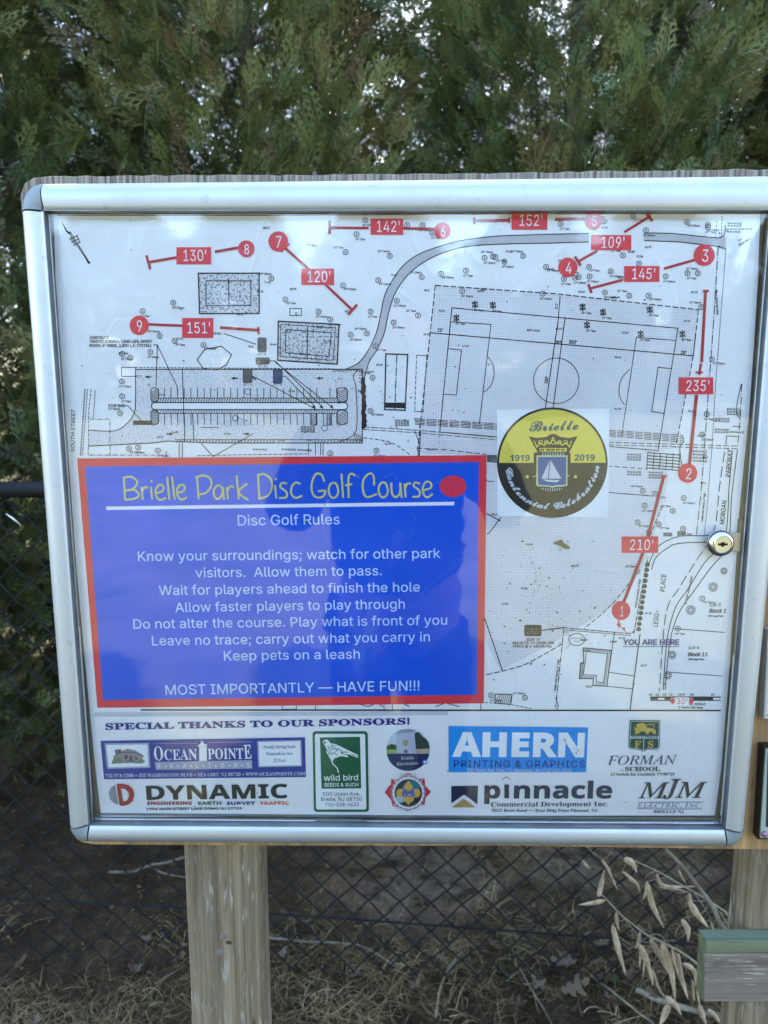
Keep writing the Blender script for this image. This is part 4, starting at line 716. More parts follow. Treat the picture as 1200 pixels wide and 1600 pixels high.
# courts
ln([(310, 427), (405, 427), (405, 490), (312, 490)], 1.8, closed=True); ln(rect(322, 439, 392, 477.5), 1.2, closed=True); ln([(357, 434), (358, 482)], 1.4)
ln([(435, 502), (530, 507), (527, 569), (434, 563)], 1.8, closed=True); ln([(447, 515), (518, 520), (514, 557), (446, 551)], 1.2, closed=True); ln([(481, 509), (480, 560)], 1.4)
ln([(439, 507), (524, 512), (521, 563), (438, 557)], .9, closed=True)
for q in ((403, 528, 416, 550), (400, 559, 421, 569), (380, 577, 394, 598), (427, 577, 441, 599)):
    d.fill(rrect(*q, 2.5), ink('dark_block', (92, 90, 88)) if q[0] != 427 else ink('blue_block', (42, 62, 104)), 1.5); ln(rrect(*q, 2.5), 1, closed=True)
for x, y, t in ((409, 555, 'R7-8'), (410, 574, 'R7-8a'), (387, 603, 'R7-8'), (434, 603, 'R7-8')): d.text(t, (x - 7, y), (x + 7, y), 3.4, BK, shear=.2)
ln(rect(453, 482, 471, 493), 1, closed=True); d.ring((463, 490), 1.7, .8, BK, 1, n=10)
# batting cage
ln([(603, 553), (637, 554), (633, 641), (601, 640)], 1.8, closed=True); ln([(620, 554), (617, 641)], 1.3, dash=(14, 2, 2, 2)); d.fill([(601, 629), (634, 629), (633, 638), (601, 637)], BK, 1.2)
ln([(651, 555), (648, 642)], 1, dash=(6, 2)); ln([(667, 555), (661, 644)], 1, dash=(8, 2, 2, 2)); ln([(650, 555), (670, 556)], .9); ln([(647, 643), (662, 643)], .9)
# soccer field
ln([(706, 481), (1059, 513), (1028, 704), (687, 675)], 1.2, closed=True)
ln([(673, 520), (1083, 556)], 1.3); ln([(1083, 556), (1087, 520)], 1.3)
ln([(875, 463), (872, 500), (852, 637)], 1.3); ln([(883, 495), (864, 637)], 1.2)
d.ring((869, 595), 35.5, 1.2, BK, 1, n=44)
ln([(705, 503), (767, 507), (749, 662)], 1.1); ln([(701, 545), (721, 547), (713, 617), (693, 616)], 1.1)
ln([(763, 558), (770, 570), (772, 585), (767, 602), (756, 613)], 1.1, smooth=True)
ln([(1055, 532), (994, 527), (971, 682)], 1.1); ln([(1050, 576), (1028, 574), (1018, 643), (1038, 646)], 1.1)
ln([(984, 577), (972, 590), (967, 607), (969, 622), (976, 633)], 1.1, smooth=True)
ln([(680, 446), (867, 459), (1091, 484)], 1.4, dash=(9, 3)); ln([(680, 446), (652, 708)], 1.3, dash=(9, 3)); ln([(1091, 484), (1083, 556), (1055, 700)], 1.3, dash=(9, 3))
d.text("300'", (888, 537), (901, 538), 5.5, BK, layer=2, bold=.5); d.text("25'", (1063, 553), (1072, 554), 5, BK, layer=2, bold=.5); d.text("25'", (683, 518), (692, 519), 5, BK, layer=2, bold=.4)
d.text("180'", (855, 600), (857, 588), 5, BK, layer=2, bold=.5); d.text("20'", (871, 484), (872, 473), 4.4, BK, layer=2, bold=.4)
# pipes and strips below the field
for o in (0, 3, 6, 9, 12): ln([(648, 654 + o * .75), (776, 662 + o * .75)], .9, dash=(16, 2)); ln([(950, 672 + o * .75), (1066, 680 + o * .9)], .9, dash=(12, 2))
for o in (0, 4): ln([(567, 667 + o), (650, 672 + o), (776, 683 + o)], .9, dash=(11, 2)); ln([(950, 691 + o), (1152, 697 + o)], 1, dash=(9, 3))
for o in range(7): ln([(761, 711 + o * 1.7), (777, 712 + o * 1.7)], 1.1)
for o in range(6): ln([(1011, 707 + o * 4.8), (1062, 711 + o * 4.8)], 1.3)
for x in range(1012, 1066, 10): ln([(x, 708), (x - 2, 733)], 1)
ln([(1066, 680), (1068, 690), (1062, 700), (1066, 735)], 1, smooth=True)
ln([(568, 684), (610, 691), (640, 710)], 1.1, dash=(6, 3), smooth=True); ln([(650, 700), (700, 703), (760, 710)], 1.1, dash=(9, 4))
ln([(648, 673), (652, 684), (656, 694), (653, 712)], 1); ln([(657, 673), (655, 712)], 1.6, dash=(4, 1))
ln([(948, 728), (1012, 733)], 1.1, dash=(8, 4)); ln([(946, 769), (1020, 775)], 1.2)
ln([(761, 752), (772, 752)], 1); ln([(761, 835), (768, 828), (778, 814), (783, 808)], 1.3, smooth=True); ln([(760, 802), (782, 814)], 1.4)
# baseball outfield and property lines
ln([(1035, 790), (1012, 845), (990, 900), (950, 950), (912, 982)], 1.2, dash=(8, 3), smooth=True)
ln([(757, 965), (785, 1048)], 1.4); ln([(760, 1054), (815, 1040), (850, 1022), (880, 1005)], 1.3, dash=(9, 3), smooth=True)
ln([(845, 985), (880, 980), (895, 982), (985, 990), (992, 985)], 1.2, dash=(10, 1)); ln([(881, 981), (868, 1105)], 1.2, dash=(9, 2, 2, 2)); ln([(884, 984), (985, 993)], .9)
ln([(1000, 990), (984, 1110)], 1.4); ln([(990, 990), (1012, 870)], 1.2, dash=(8, 2)); ln([(960, 988), (951, 1050), (991, 1056)], 1); ln([(948, 1072), (988, 1076)], 1)
hs = [(911, 1012), (955, 1016), (948, 1072), (926, 1071), (927, 1060), (905, 1060), (907, 1036), (912, 1036)]
ln(hs, 1.2, closed=True); ln([(916, 1018), (949, 1021), (943, 1066), (931, 1065), (932, 1055), (911, 1054), (914, 1036)], .9, closed=True)
for i in range(14):
    ln([(912 + i * 3, 1017 + i * .2), (915 + i * 3, 1013 + i * .2)], .8)
    if i < 12: ln([(953 - i * .5, 1020 + i * 4), (949 - i * .5, 1023 + i * 4)], .8); ln([(907 - i * .1, 1036 + i * 2), (913 - i * .2, 1033 + i * 2)], .8)
    ln([(906 + i * 2.9, 1060 + (11 if i > 7 else 0)), (909 + i * 2.9, 1056 + (11 if i > 7 else 0))], .8)
d.ring((901, 999), 12.5, 1.1, BK, 1, ry=9.5)
d.text('Above Ground', (892, 998), (910, 998), 2.6, BK, layer=2); d.text('Pool', (897, 1003), (905, 1003), 2.6, BK, layer=2)
ln([(774, 1084), (800, 1085), (798, 1100), (773, 1098)], 1.2, closed=True)
for i in range(8): ln([(775 + i * 3, 1098), (779 + i * 3, 1085)], .8)
ln([(757, 1097), (800, 1101), (830, 1107)], 1, dash=(5, 2)); ln([(868, 1090), (872, 1102), (870, 1108)], 1, smooth=True)
for i in range(13): d.disc((1011.5 - i * 1.15, 882 + i * 8.4), 3.2, ink('shrub_ink', (74, 84, 62)), 1, n=12); d.ring((1011.5 - i * 1.15, 882 + i * 8.4), 3.2, .8, BK, 1.5, n=12)
ln([(1116, 835), (1100, 837), (1060, 838), (1030, 852), (1020, 866), (1014, 880)], 1.2, smooth=True)
ln([(1110, 847), (1060, 849), (1040, 858), (1024, 872), (1018, 890)], 1.2, smooth=True); d.fill([(1036, 832), (1050, 832), (1050, 838), (1036, 838)], GY, 1.3); d.fill([(1058, 830), (1071, 830), (1071, 838), (1058, 838)], GY, 1.3)
# streets on the right edge
ln([(1134, 390), (1127, 480), (1118, 600), (1112, 700), (1104, 800), (1100, 836)], 1, dash=(3, 1.6)); ln([(1122, 385), (1115, 500), (1104, 650), (1096, 760), (1088, 835)], 1.1, dash=(15, 3, 2, 3))
ln([(1159, 600), (1156, 655), (1152, 700)], 1.1, dash=(12, 3, 2, 3)); ln([(1158, 600), (1150, 640), (1156, 655)], 1, smooth=True)
ln([(1132, 706), (1124, 760), (1115, 830), (1085, 880), (1060, 920), (1040, 960), (1030, 1080)], 1.2, dash=(17, 6), smooth=True)
ln([(1144, 704), (1139, 760), (1132, 840), (1100, 880), (1075, 920), (1055, 950), (1042, 1000), (1036, 1078)], 1.2, smooth=True)
ln([(1152, 702), (1143, 775), (1137, 850), (1108, 890), (1083, 925), (1062, 955), (1047, 1000), (1039, 1078)], 1.2, smooth=True)
ln([(1052, 982), (1132, 988)], 1); ln([(1045, 1050), (1128, 1056)], 1); ln([(1144, 666), (1157, 667)], 1); ln([(1134, 695), (1135, 681), (1152, 682)], 1.1)
ln([(1120, 345), (1117, 376)], 1, dash=(4, 2)); ln([(1128, 333), (1127, 372)], 1.2, dash=(3, 2)); ln([(1134, 358), (1176, 358)], 1.2, dash=(5, 1))
for (x, y, r_) in ((1114, 917, 7), (1079, 953, 7), (1131, 892, 5), (1050, 1023, 6), (1043, 1055, 6)):
    for k_ in range(9): d.ring((x + r_ * .72 * math.cos(k_ * .7), y + r_ * .72 * math.sin(k_ * .7)), r_ * .32, .7, BK, 1, n=8)
# scale bar
d.fill(rect(1016, 1088, 1126, 1090), BK, 1); d.fill(rect(1016, 1093.5, 1126, 1094.8), BK, 1)
d.fill(rect(1016, 1090, 1028, 1093), BK, 1.2); d.fill(rect(1038, 1090, 1048, 1093), BK, 1.2); d.fill(rect(1082, 1090, 1114, 1093.5), BK, 1.2)
for x, s_ in ((1016, '30'), (1027, '20'), (1038, '10'), (1048, '0'), (1081, '30'), (1113, '60')): d.text(s_, (x - 3, 1086.5), (x + 3, 1086.5), 3.2, BK, bold=.3)
d.text('1 inch=30 feet', (1060, 1106.5), (1098, 1107), 3.4, BK, bold=.35); d.text('GRAPHIC  SCALE', (1058, 1101), (1102, 1101.5), 3.2, BK, bold=.35)
# tree marks, crossed-out trees and their small annotations
trees = [(223, 486), (271, 473), (250, 525), (273, 533), (235, 550), (191, 553), (204, 559), (318, 539), (191, 596), (191, 619), (188, 646), (202, 701), (216, 699), (247, 704), (424, 435), (446, 468), (498, 487), (516, 499), (540, 394), (536, 446), (571, 344), (557, 366), (609, 400), (591, 438), (579, 487), (548, 523), (573, 521), (587, 541), (620, 470), (615, 504), (653, 493), (636, 352), (660, 352), (675, 364), (659, 433), (689, 428), (728, 423), (757, 403), (770, 401), (774, 402), (788, 409), (722, 455), (582, 590), (579, 642), (588, 704), (516, 708), (817, 400), (853, 417), (881, 436), (898, 434), (904, 433), (920, 417), (921, 432), (954, 424), (973, 399), (998, 412), (1040, 432), (1074, 427), (1090, 427), (1073, 347), (1106, 355), (1106, 352), (944, 346), (989, 338), (1009, 360), (945, 457), (983, 462), (1013, 462), (848, 459), (876, 350), (1095, 480), (1112, 562), (1104, 647), (1097, 679), (1004, 767), (1023, 771), (1007, 790), (1068, 778), (1051, 798), (996, 816), (1014, 831), (1067, 826), (995, 892), (1097, 935), (1059, 982), (767, 1086), (820, 1090), (1029, 779 + 40)]
kinds = ['12" Tree', '20" Tree', '24" Cherry', '30" Maple', '18" Tree', '10" Cherry', '22" Locust', '16" Tree']
for i, (x, y) in enumerate(trees):
    d.ring((x, y), 4, 1.05, BK, 1, n=12); ln([(x - 1.5, y - 2), (x + 1.2, y), (x - 1.2, y + 2.2)], .9)
    ox, oy = ((0, 9), (3, 9), (-14, -6), (6, 7))[i % 4]
    s_ = kinds[(i * 5 + i // 3) % 8]; w_ = 1.9 * len(s_)
    d.text(s_, (x - 5 + ox, y + oy), (x - 5 + ox + w_, y + oy + .5), 2.9, BK, shear=.25, layer=2, bold=.25)
for x, y in ((742, 476), (770, 477), (713, 497), (910, 480), (942, 488), (1015, 484), (917, 508), (1001, 522), (1066, 522)):
    d.ring((x, y), 4, 1.2, BK, 1, n=12)
    for a_ in (40, 130, 85): ln([(x - 6.5 * math.cos(R(a_)), y - 6.5 * math.sin(R(a_))), (x + 6.5 * math.cos(R(a_)), y + 6.5 * math.sin(R(a_)))], 1.3)
    d.text('24" Tree', (x - 2, y + 10), (x + 13, y + 11), 2.9, BK, shear=.25, layer=2, bold=.3)
def clear_of(x, y):
    for q in ((115, 705, 765, 1110), (770, 632, 958, 812), (80, 300, 98, 1300)):
        if q[0] < x < q[2] and q[1] < y < q[3]: return False
    return 100 + (y - 330) * .06 < x < 1165 - (y - 330) * .06
for i in range(150):
    x, y = rnd.uniform(150, 1120), rnd.uniform(345, 1095)
    if not clear_of(x, y) or (x < 330 and y < 460) or (x < 190) or (x > 985 and y > 860 and rnd.random() < .6): continue
    s_ = '%d.%d' % (rnd.randint(17, 99), rnd.randint(0, 99)); a_ = rnd.uniform(-.3, .6)
    d.text(s_, (x, y), (x + 2.1 * len(s_), y + a_), 2.8, BK, shear=.25, layer=2, bold=.3)
T = lambda s_, x0, y0, x1, y1, c, **k: d.text(s_, (x0, y0), (x1, y1), c, BK, **k)
T('CONSTRUCT:', 140, 529.5, 171, 529.5, 4.2, bold=.4); T('TRAFFIC STRIPES, LONG LIFE, EPOXY', 140, 535.5, 238, 535.5, 4.2, bold=.4); T('RESIN, 4" WIDE, 2,800 L.F. (TOTAL)', 140, 542, 237, 542, 4.2, bold=.4)
T('STOP BAR', 169, 636, 195, 636, 4.4, bold=.4); T('SOUTH STREET', 116.5, 707, 117.5, 640, 5.5, bold=.2, shear=.15)
T('(TOTAL)', 332, 523, 346, 523, 3.4, bold=.3)
T('PARKWAY', 1140, 746, 1143.5, 702, 7, shear=.15, bold=.3); T('MORGAN', 1131, 820, 1135, 782, 7, shear=.15, bold=.3)
T('PLACE', 1038, 925, 1041, 897, 7.5, shear=.1, bold=.2); T('LEGG', 1027, 980, 1030, 959, 7.5, shear=.1, bold=.2)
T('Lot 5', 1108, 947, 1126, 947, 5, shear=.2, bold=.2); T('Block 1', 1107, 957, 1134, 957, 6, shear=.2, bold=.5); T('809 Legg Place', 1106, 963.5, 1130, 963.5, 2.6, shear=.2, bold=.3)
T('Lot 4', 1075, 1014, 1092, 1014, 5, shear=.2, bold=.2); T('Block 11', 1074, 1025, 1105, 1025, 6, shear=.2, bold=.5); T('805 Legg Place', 1075, 1031, 1100, 1031, 2.6, shear=.2, bold=.3)
T('SIGN "A"', 822, 1001, 845, 1001, 4.2, bold=.3); T('(MOUNTED TO CHAIN LINK', 800, 1006, 866, 1006, 4, bold=.3); T("FENCE @ 4' ABOVE FG)", 801, 1011.5, 862, 1011.5, 4, bold=.3)
ln([(845, 985), (846, 985), (880, 981)], 1.2)
d.fill(rrect(819, 976, 846, 994, 3), ink('dark_block2', (38, 40, 44)), 1.5); d.text("282'", (822, 990), (843, 990), 9, ink('dim', (96, 98, 104)), layer=3)
for x0, y0, x1, y1, s_ in ((1122, 492, 1120, 452, 'Chain Link Fence, 4\' High'), (1072, 945, 1082, 900, '4" DIP Water Main'), (1098, 815, 1102, 770, "Chain Link Fence, 4' High"), (868, 1080, 874, 1030, "Chain Link Fence, 6' High"), (994, 950, 1001, 905, "Chain Link Fence, 6' High"), (645, 640, 647, 570, '')):
    if s_: d.text(s_, (x0, y0), (x1, y1), 2.9, BK, shear=.2, layer=2, bold=.3)
for x, y in ((617, 658), (617, 661.5), (617, 665), (470, 668), (470, 671.5), (470, 675), (1135, 640), (1135, 644), (1135, 648), (1117, 655), (1117, 659), (1116, 672), (1116, 676), (1082, 706), (1082, 711), (1082, 716), (1082, 721), (979, 711), (979, 715), (979, 719), (979, 738), (979, 742), (1013, 739), (1013, 743), (1013, 747), (1136, 350), (1136, 354), (1134, 363), (465, 704), (440, 703), (395, 703), (1140, 676)):
    d.text('Inv In 66.42 (2)', (x, y), (x + 22, y + .8), 2.6, BK, shear=.25, layer=2, bold=.3)
d.text('(b)', (1153, 378), (1160, 374), 3, BK, layer=2); d.text('DO NOT WA-6', (1155, 385), (1173, 374), 3, BK, layer=2, bold=.3)
# dashed sketches peeping out under the rules panel
for (pts) in ([(555, 1098), (575, 1104), (590, 1098), (598, 1104)], [(628, 1098), (640, 1104)], [(680, 1104), (696, 1098), (718, 1104)]): ln(pts, 1.2)
for x in (493, 600, 613, 751): ln([(x, 1099), (x, 1109)], 1)
ln(rect(441, 1101, 463, 1108), 1, closed=True)
d.build()

# ---- worn spots: flakes and grit stuck to the sheet
g = Ink('grit_specks', poster, base=3); GR = ink('grit', (70, 58, 44)); TAN = ink('tan_stain', (150, 132, 104))
for i in range(420):
    if i < 150: x, y = rnd.gauss(845, 55), rnd.gauss(930, 55)
    elif i < 240: x, y = rnd.gauss(620, 60), rnd.gauss(620, 50)
    else: x, y = rnd.uniform(110, 1130), rnd.uniform(340, 1265)
    if not (112 + (y - 330) * .05 < x < 1150 - (y - 330) * .05): continue
    if 770 < x < 955 and 632 < y < 812 and rnd.random() < .8: continue
    r_ = rnd.choice((.6, .8, .8, 1, 1.5)) * rnd.uniform(.7, 1.2); an = rnd.random() * 3
    g.fill([(x + r_ * rnd.uniform(.6, 1.5) * math.cos(an + k * 1.26), y + r_ * rnd.uniform(.6, 1.3) * math.sin(an + k * 1.26)) for k in range(5)], GR if rnd.random() < .8 else TAN, 9)
g.fill([(863, 848), (872, 844), (877, 842), (880, 848), (889, 853), (890, 857), (882, 857), (874, 852)], ink('torn_brown', (128, 106, 70)), 9)
for cx, cy, rx, ry, a0, a1 in ((815, 905, 22, 42, -60, 40), (850, 1000, 40, 26, -80, 30)):
    for i in range(60):
        an = R(rnd.uniform(a0, a1)); k_ = rnd.gauss(1, .03); x, y = cx + rx * k_ * math.cos(an), cy + ry * k_ * math.sin(an)
        g.disc((x, y), rnd.uniform(.3, .75), TAN, 9, n=5)
tag(g.build('grit and dried dirt specks on the map'), kind=None)['kind'] = 'stuff'

# ---- hole markers, distance labels and lines
def marker(x, y, r, s_, flat=None):
    m = Ink('hole_marker', poster, base=5)
    pts = [(x + r * math.cos(k * math.pi / 18), y + r * 1.02 * math.sin(k * math.pi / 18)) for k in range(36)]
    if flat: pts = [(px, max(py, flat)) for px, py in pts]
    m.fill(pts, RED, 0); h = r * 1.12
    w_ = h * (.42 if s_ == '1' else .66)
    m.text(s_, (x - w_ / 2 + 1, y + h / 2 + 1), (x + w_ / 2 + 1, y + h / 2 + 1), h, WHT, layer=1)
    m.build('red circle with number ' + s_)
for q in ((385, 389, 13, '8'), (435, 377.5, 15.5, '7'), (691, 361, 13, '6'), (927, 345, 14, '5', 333.5), (887, 418, 15, '4'), (1100, 399, 16.5, '3'), (218, 508.5, 15, '9'), (1074, 739, 15, '2'), (970, 953.5, 14.5, '1')): marker(*q)
def dist_label(x0, y0, x1, y1, s_, w_=None):
    m = Ink('distance_label', poster, base=5)
    m.fill(rect(x0, y0, x1, y1), RED, 0); h = 16.5; c = (x0 + x1) / 2 + 2; w_ = w_ or 39
    m.text(s_, (c - w_ / 2, (y0 + y1) / 2 + h / 2), (c + w_ / 2, (y0 + y1) / 2 + h / 2), h, WHT, layer=1)
    m.build('red box reading ' + s_)
for q in ((276, 386.5, 330, 413, "130'"), (471, 420, 522, 445.5, "120'"), (579, 342, 630, 367, "142'"), (799, 331, 855, 359, "152'"), (923.5, 367.5, 986, 391, "109'"), (975, 416, 1030, 440.5, "145'"), (285, 497, 333.5, 528, "151'"), (1060, 589.5, 1114, 616, "235'"), (971, 838, 1028, 863.5, "210'")): dist_label(*q)
def dist_line(*segs):
    for k_, (p, w_) in enumerate(segs):
        m = Ink('distance_line', poster, base=4); m.line(p, w_, LINE, k_ * .3); m.build()
dist_line(([(232, 410), (276, 402.5)], 4), ([(229, 399), (235, 421)], 4), ([(336, 393.5), (373, 387)], 4))
dist_line(([(446, 388), (484, 422)], 4), ([(439, 394), (452, 381)], 3), ([(509, 445), (551, 485)], 4), ([(544, 492), (558, 476)], 4))
dist_line(([(515, 356), (576, 356.5)], 4), ([(515, 345), (515, 366)], 4), ([(630, 357), (680, 358)], 4))
dist_line(([(741, 345), (797, 344.5)], 4.5), ([(741, 340), (741, 351)], 4), ([(795, 340), (795, 349)], 3), ([(867, 343), (914, 342)], 4.5))
dist_line(([(1014, 339), (975, 363)], 4), ([(1010, 333), (1019, 346)], 4), ([(933, 392), (903, 409)], 4), ([(898, 401), (907, 415)], 4))
dist_line(([(973, 437.5), (921, 451)], 4), ([(919, 444), (924, 458)], 4), ([(1037, 420), (1086, 406)], 4))
dist_line(([(233, 507), (285, 509)], 4), ([(344, 512), (404, 516)], 4.5), ([(404, 511), (404, 522)], 3.5))
dist_line(([(1102, 456), (1096, 566)], 4.5), ([(1098, 455), (1107, 455)], 4), ([(1095, 568), (1092, 586)], 3.5), ([(1086, 582), (1098, 582)], 3), ([(1088, 617), (1077, 725)], 5))
dist_line(([(1037, 744), (1012, 838)], 5), ([(1033, 744), (1041, 744)], 3), ([(1004, 864), (974, 941)], 5))
m = Ink('location_note', poster, base=5)
m.text('YOU ARE HERE', (973, 1007), (1061, 1007), 8.6, ink('here_blue', (62, 66, 128)), font='s', bold=.9); m.line([(973, 1010), (1061, 1010)], 1.1, ink('here_blue', (62, 66, 128)))
m.build(); m = Ink('direction_arrow', poster, base=5)
m.line([(966, 968), (967, 976)], 2, RED); m.fill([(963, 974), (970, 974), (967, 981)], RED, .5); m.line([(967, 976), (980, 989)], 1, RED)
m.build(); m = Ink('scale_patch', poster, base=5)
m.fill([(1046, 1095), (1051, 1090), (1056, 1094), (1051, 1100)], RED, 0); m.fill([(1074, 1095), (1079, 1090), (1085, 1094), (1079, 1100)], RED, 0)
m.fill(rect(1054, 1089, 1076, 1101), PATCH, 1); m.text("30'", (1056, 1099.5), (1074, 1099.5), 9, RED, layer=2)
m.build()

# ---- rules panel
rp = Ink('rules_panel', poster, base=10)
rp.fill([(121.5, 716), (760, 711), (755.5, 1098), (153, 1105)], PANELRED, 0)
rp.fill([(134, 728.5), (748, 721.5), (745, 1084.5), (162, 1093)], PANELBLUE, 1)
rp_o = rp.build('blue rules sheet with red border')
rt = Ink('heading_rule', rp_o, base=12); rt.fill([(167, 791), (709.5, 783.5), (709.5, 789), (167, 796.5)], WHT, 0); rt.build()
rt = Ink('red_disc', rp_o, base=12); rt.disc((707.5, 759.5), 20.8, ink('dot_red', (222, 50, 78)), 0, ry=17); rt.build()
rt = Ink('rules_lettering', rp_o, base=12)
A = zoomed(180, 730, 4.2857); B = zoomed(440, 730, 4.0)
strokes = [A((62, 65), (70, 215)), A((56, 70), (110, 62), (150, 95), (130, 138), (72, 158)), A((72, 158), (130, 150), (163, 185), (130, 210), (66, 216)),
  A((180, 130), (188, 216)), A((184, 165), (198, 135), (224, 136)), A((243, 130), (251, 214)),
  A((278, 172), (318, 160), (328, 132), (302, 115), (276, 148), (280, 195), (305, 217), (346, 204)), A((352, 62), (366, 216)), A((384, 60), (400, 213)),
  A((420, 170), (460, 158), (468, 128), (445, 115), (418, 145), (425, 195), (450, 215), (484, 198)), A((550, 58), (562, 213)), A((543, 72), (585, 54), (635, 70), (646, 120), (612, 168), (562, 182)),
  A((722, 140), (695, 118), (665, 148), (666, 192), (692, 211), (718, 180), (722, 140)), A((722, 130), (731, 217)), A((750, 130), (758, 212)), A((752, 162), (772, 128), (797, 132)),
  A((815, 52), (830, 212)), A((886, 108), (828, 165), (894, 218)), A((958, 50), (968, 208)), A((952, 55), (1000, 45), (1044, 80), (1050, 140), (1020, 192), (960, 210)),
  A((1072, 118), (1080, 207)), A((1152, 108), (1118, 104), (1108, 132), (1148, 164), (1146, 200), (1100, 204)),
  B((120, 105), (92, 94), (66, 120), (62, 162), (88, 190), (130, 176)), B((268, 88), (250, 45), (215, 42), (190, 98), (193, 158), (222, 187), (262, 180), (276, 145)), B((276, 143), (228, 149)),
  B((375, 38), (385, 190)), B((462, 52), (435, 40), (418, 72), (420, 190)), B((398, 112), (442, 104)),
  B((578, 112), (575, 55), (550, 38), (514, 75), (508, 138), (532, 185), (596, 165)), B((685, 95), (690, 160), (712, 185), (738, 160), (742, 95)), B((741, 95), (750, 190)),
  B((768, 100), (775, 187)), B((770, 132), (788, 100), (808, 102)), B((864, 102), (836, 94), (825, 115), (860, 145), (858, 180), (818, 183)),
  B((885, 142), (930, 128), (932, 98), (902, 90), (882, 128), (890, 172), (912, 186), (944, 165))]
for s_ in strokes: rt.line(s_, 3.0, YEL, 0, smooth=len(s_) > 2)
rt.line(B(*[(325 + 30 * math.cos(k * .6), 143 + 47 * math.sin(k * .6)) for k in range(11)])[:-1], 3.0, YEL, 0, closed=True, smooth=True)
rt.line(B(*[(635 + 29 * math.cos(k * .6), 140 + 47 * math.sin(k * .6)) for k in range(11)])[:-1], 3.0, YEL, 0, closed=True, smooth=True)
for p in A((247, 92), (1078, 78)): rt.disc(p, 2, YEL, 0, n=10)
for s_, x0, y0, x1, y1, c in (('Disc Golf Rules', 370.5, 820.5, 532, 818.5, 16), ('Know your surroundings; watch for other park', 215, 876, 688, 871, 15.2),
    ('visitors.  Allow them to pass.', 306, 901.5, 598, 898, 15.2), ('Wait for players ahead to finish the hole', 249, 929, 657, 923.5, 15.2), ('Allow faster players to play through', 274.5, 955.5, 634, 950, 15.2),
    ('Do not alter the course. Play what is front of you', 208, 981.5, 700, 975, 15.2), ('Leave no trace; carry out what you carry in', 237, 1007.5, 673, 1001, 15.2), ('Keep pets on a leash', 349, 1031, 564, 1028, 15.2), ('MOST IMPORTANTLY — HAVE FUN!!!', 258, 1084.5, 657, 1077.5, 16)):
    rt.text(s_, (x0, y0), (x1, y1), c, PALE, layer=0, bold=.25)
o_ = rt.build(); o_['kind'] = 'stuff'
WS = ink('stain_blue', (66, 112, 216))
for pts in ([(516, 756), (508, 790), (505, 820), (512, 845), (530, 860)], [(700, 878), (730, 872), (748, 885), (740, 870), (722, 874), (690, 900), (660, 925), (655, 940), (640, 946)], [(640, 800), (648, 812), (640, 840), (620, 830), (614, 850), (622, 860)], [(470, 905), (480, 925), (498, 950), (505, 985), (520, 1015)], [(497, 975), (512, 970), (518, 985), (508, 1000)], [(577, 1025), (600, 1010), (640, 990), (680, 985), (712, 975)], [(600, 745), (612, 740), (622, 748)]):
    stn = Ink('water_stain', rp_o, base=11); q = crom(pts, k=8); q = [(x + rnd.gauss(0, .6), y + rnd.gauss(0, .6)) for x, y in q]
    stn.line(q, .9, WS, 1.2); stn.build()

# ---- centennial emblem
e = Ink('emblem', poster, base=5); E6 = zoomed(760, 620, 6.0)
EY = ink('emblem_yellow', (226, 208, 84)); EB = ink('emblem_black', (38, 34, 28)); ET = ink('emblem_teal', (36, 84, 96)); EBL = ink('emblem_blue', (50, 84, 148)); EG = ink('emblem_grey', (200, 206, 214))
e.fill([(776, 640), (952, 638), (950, 808), (777, 806)], PATCH, 0)
c = (862.7, 722.7); e.disc(c, 86.3, EB, 1, n=72)
e.fill([(862.7 + 83 * math.cos(R(180 + k * 3)), 723 + 83 * math.sin(R(180 + k * 3))) for k in range(61)], EY, 2)
e.text('Brielle', (825.5, 674), (904, 671), 15.5, ET, 'c', layer=3, bold=.9)
e.text('1919', (796, 720), (827.5, 720), 9.5, ET, 'b', layer=3, bold=.3); e.text('2019', (896.5, 719.5), (929, 719.5), 9.5, ET, 'b', layer=3, bold=.3)
e.fill(E6((395, 370), (470, 385), (560, 375), (590, 355), (625, 345), (655, 355), (690, 375), (770, 385), (852, 368), (770, 525), (480, 525)), EB, 3)
e.fill(E6((442, 522), (785, 522), (785, 640), (442, 640)), EB, 2.5)
for q in (((445, 410), (470, 470), (498, 430), (540, 455), (560, 420), (595, 440), (620, 380), (650, 440), (685, 420), (705, 455), (745, 430), (775, 470), (795, 410)),): e.line(E6(*q), 1.6, EY, 4)
for x_ in (505, 560, 625, 680, 740): e.ring(E6((x_, 425))[0], 3, 1.1, EY, 4.3, n=14)
e.fill(E6((492, 480), (752, 480), (745, 512), (500, 512)), EY, 4)
for x_ in (520, 575, 618, 665, 712): e.fill(E6((x_ - 18, 488), (x_ + 18, 488), (x_ + 18, 503), (x_ - 18, 503)), EB, 5)
for k_ in range(9): e.line(E6((525 + k_ * 24, 520), (525 + k_ * 24, 548)), 1, EG, 4)
sh = E6((468, 548), (758, 548), (756, 830), (735, 838), (640, 842), (612, 852), (585, 842), (480, 838), (462, 825))
e.fill(sh, ink('shield_edge', (196, 204, 150)), 4.5); e.fill(E6((480, 562), (746, 562), (742, 822), (640, 828), (612, 838), (585, 828), (482, 822)), EBL, 5.5)
e.fill(E6((592, 590), (510, 765), (572, 765)), EG, 6.5); e.fill(E6((600, 590), (698, 765), (580, 765)), EG, 6.5); e.fill(E6((525, 772), (685, 780), (655, 800), (560, 792)), EG, 6.5); e.line(E6((594, 590), (576, 775)), .7, EB, 7.5)
for k_ in range(10): e.line(E6((512 + k_ * 21, 850), (512 + k_ * 21, 870 + 14 * math.sin(k_ / 9 * math.pi))), 1, EG, 4)
for x_ in (380, 832): e.disc(E6((x_, 748))[0], 2.6, ink('gold_dot', (206, 192, 110)), 3, n=12)
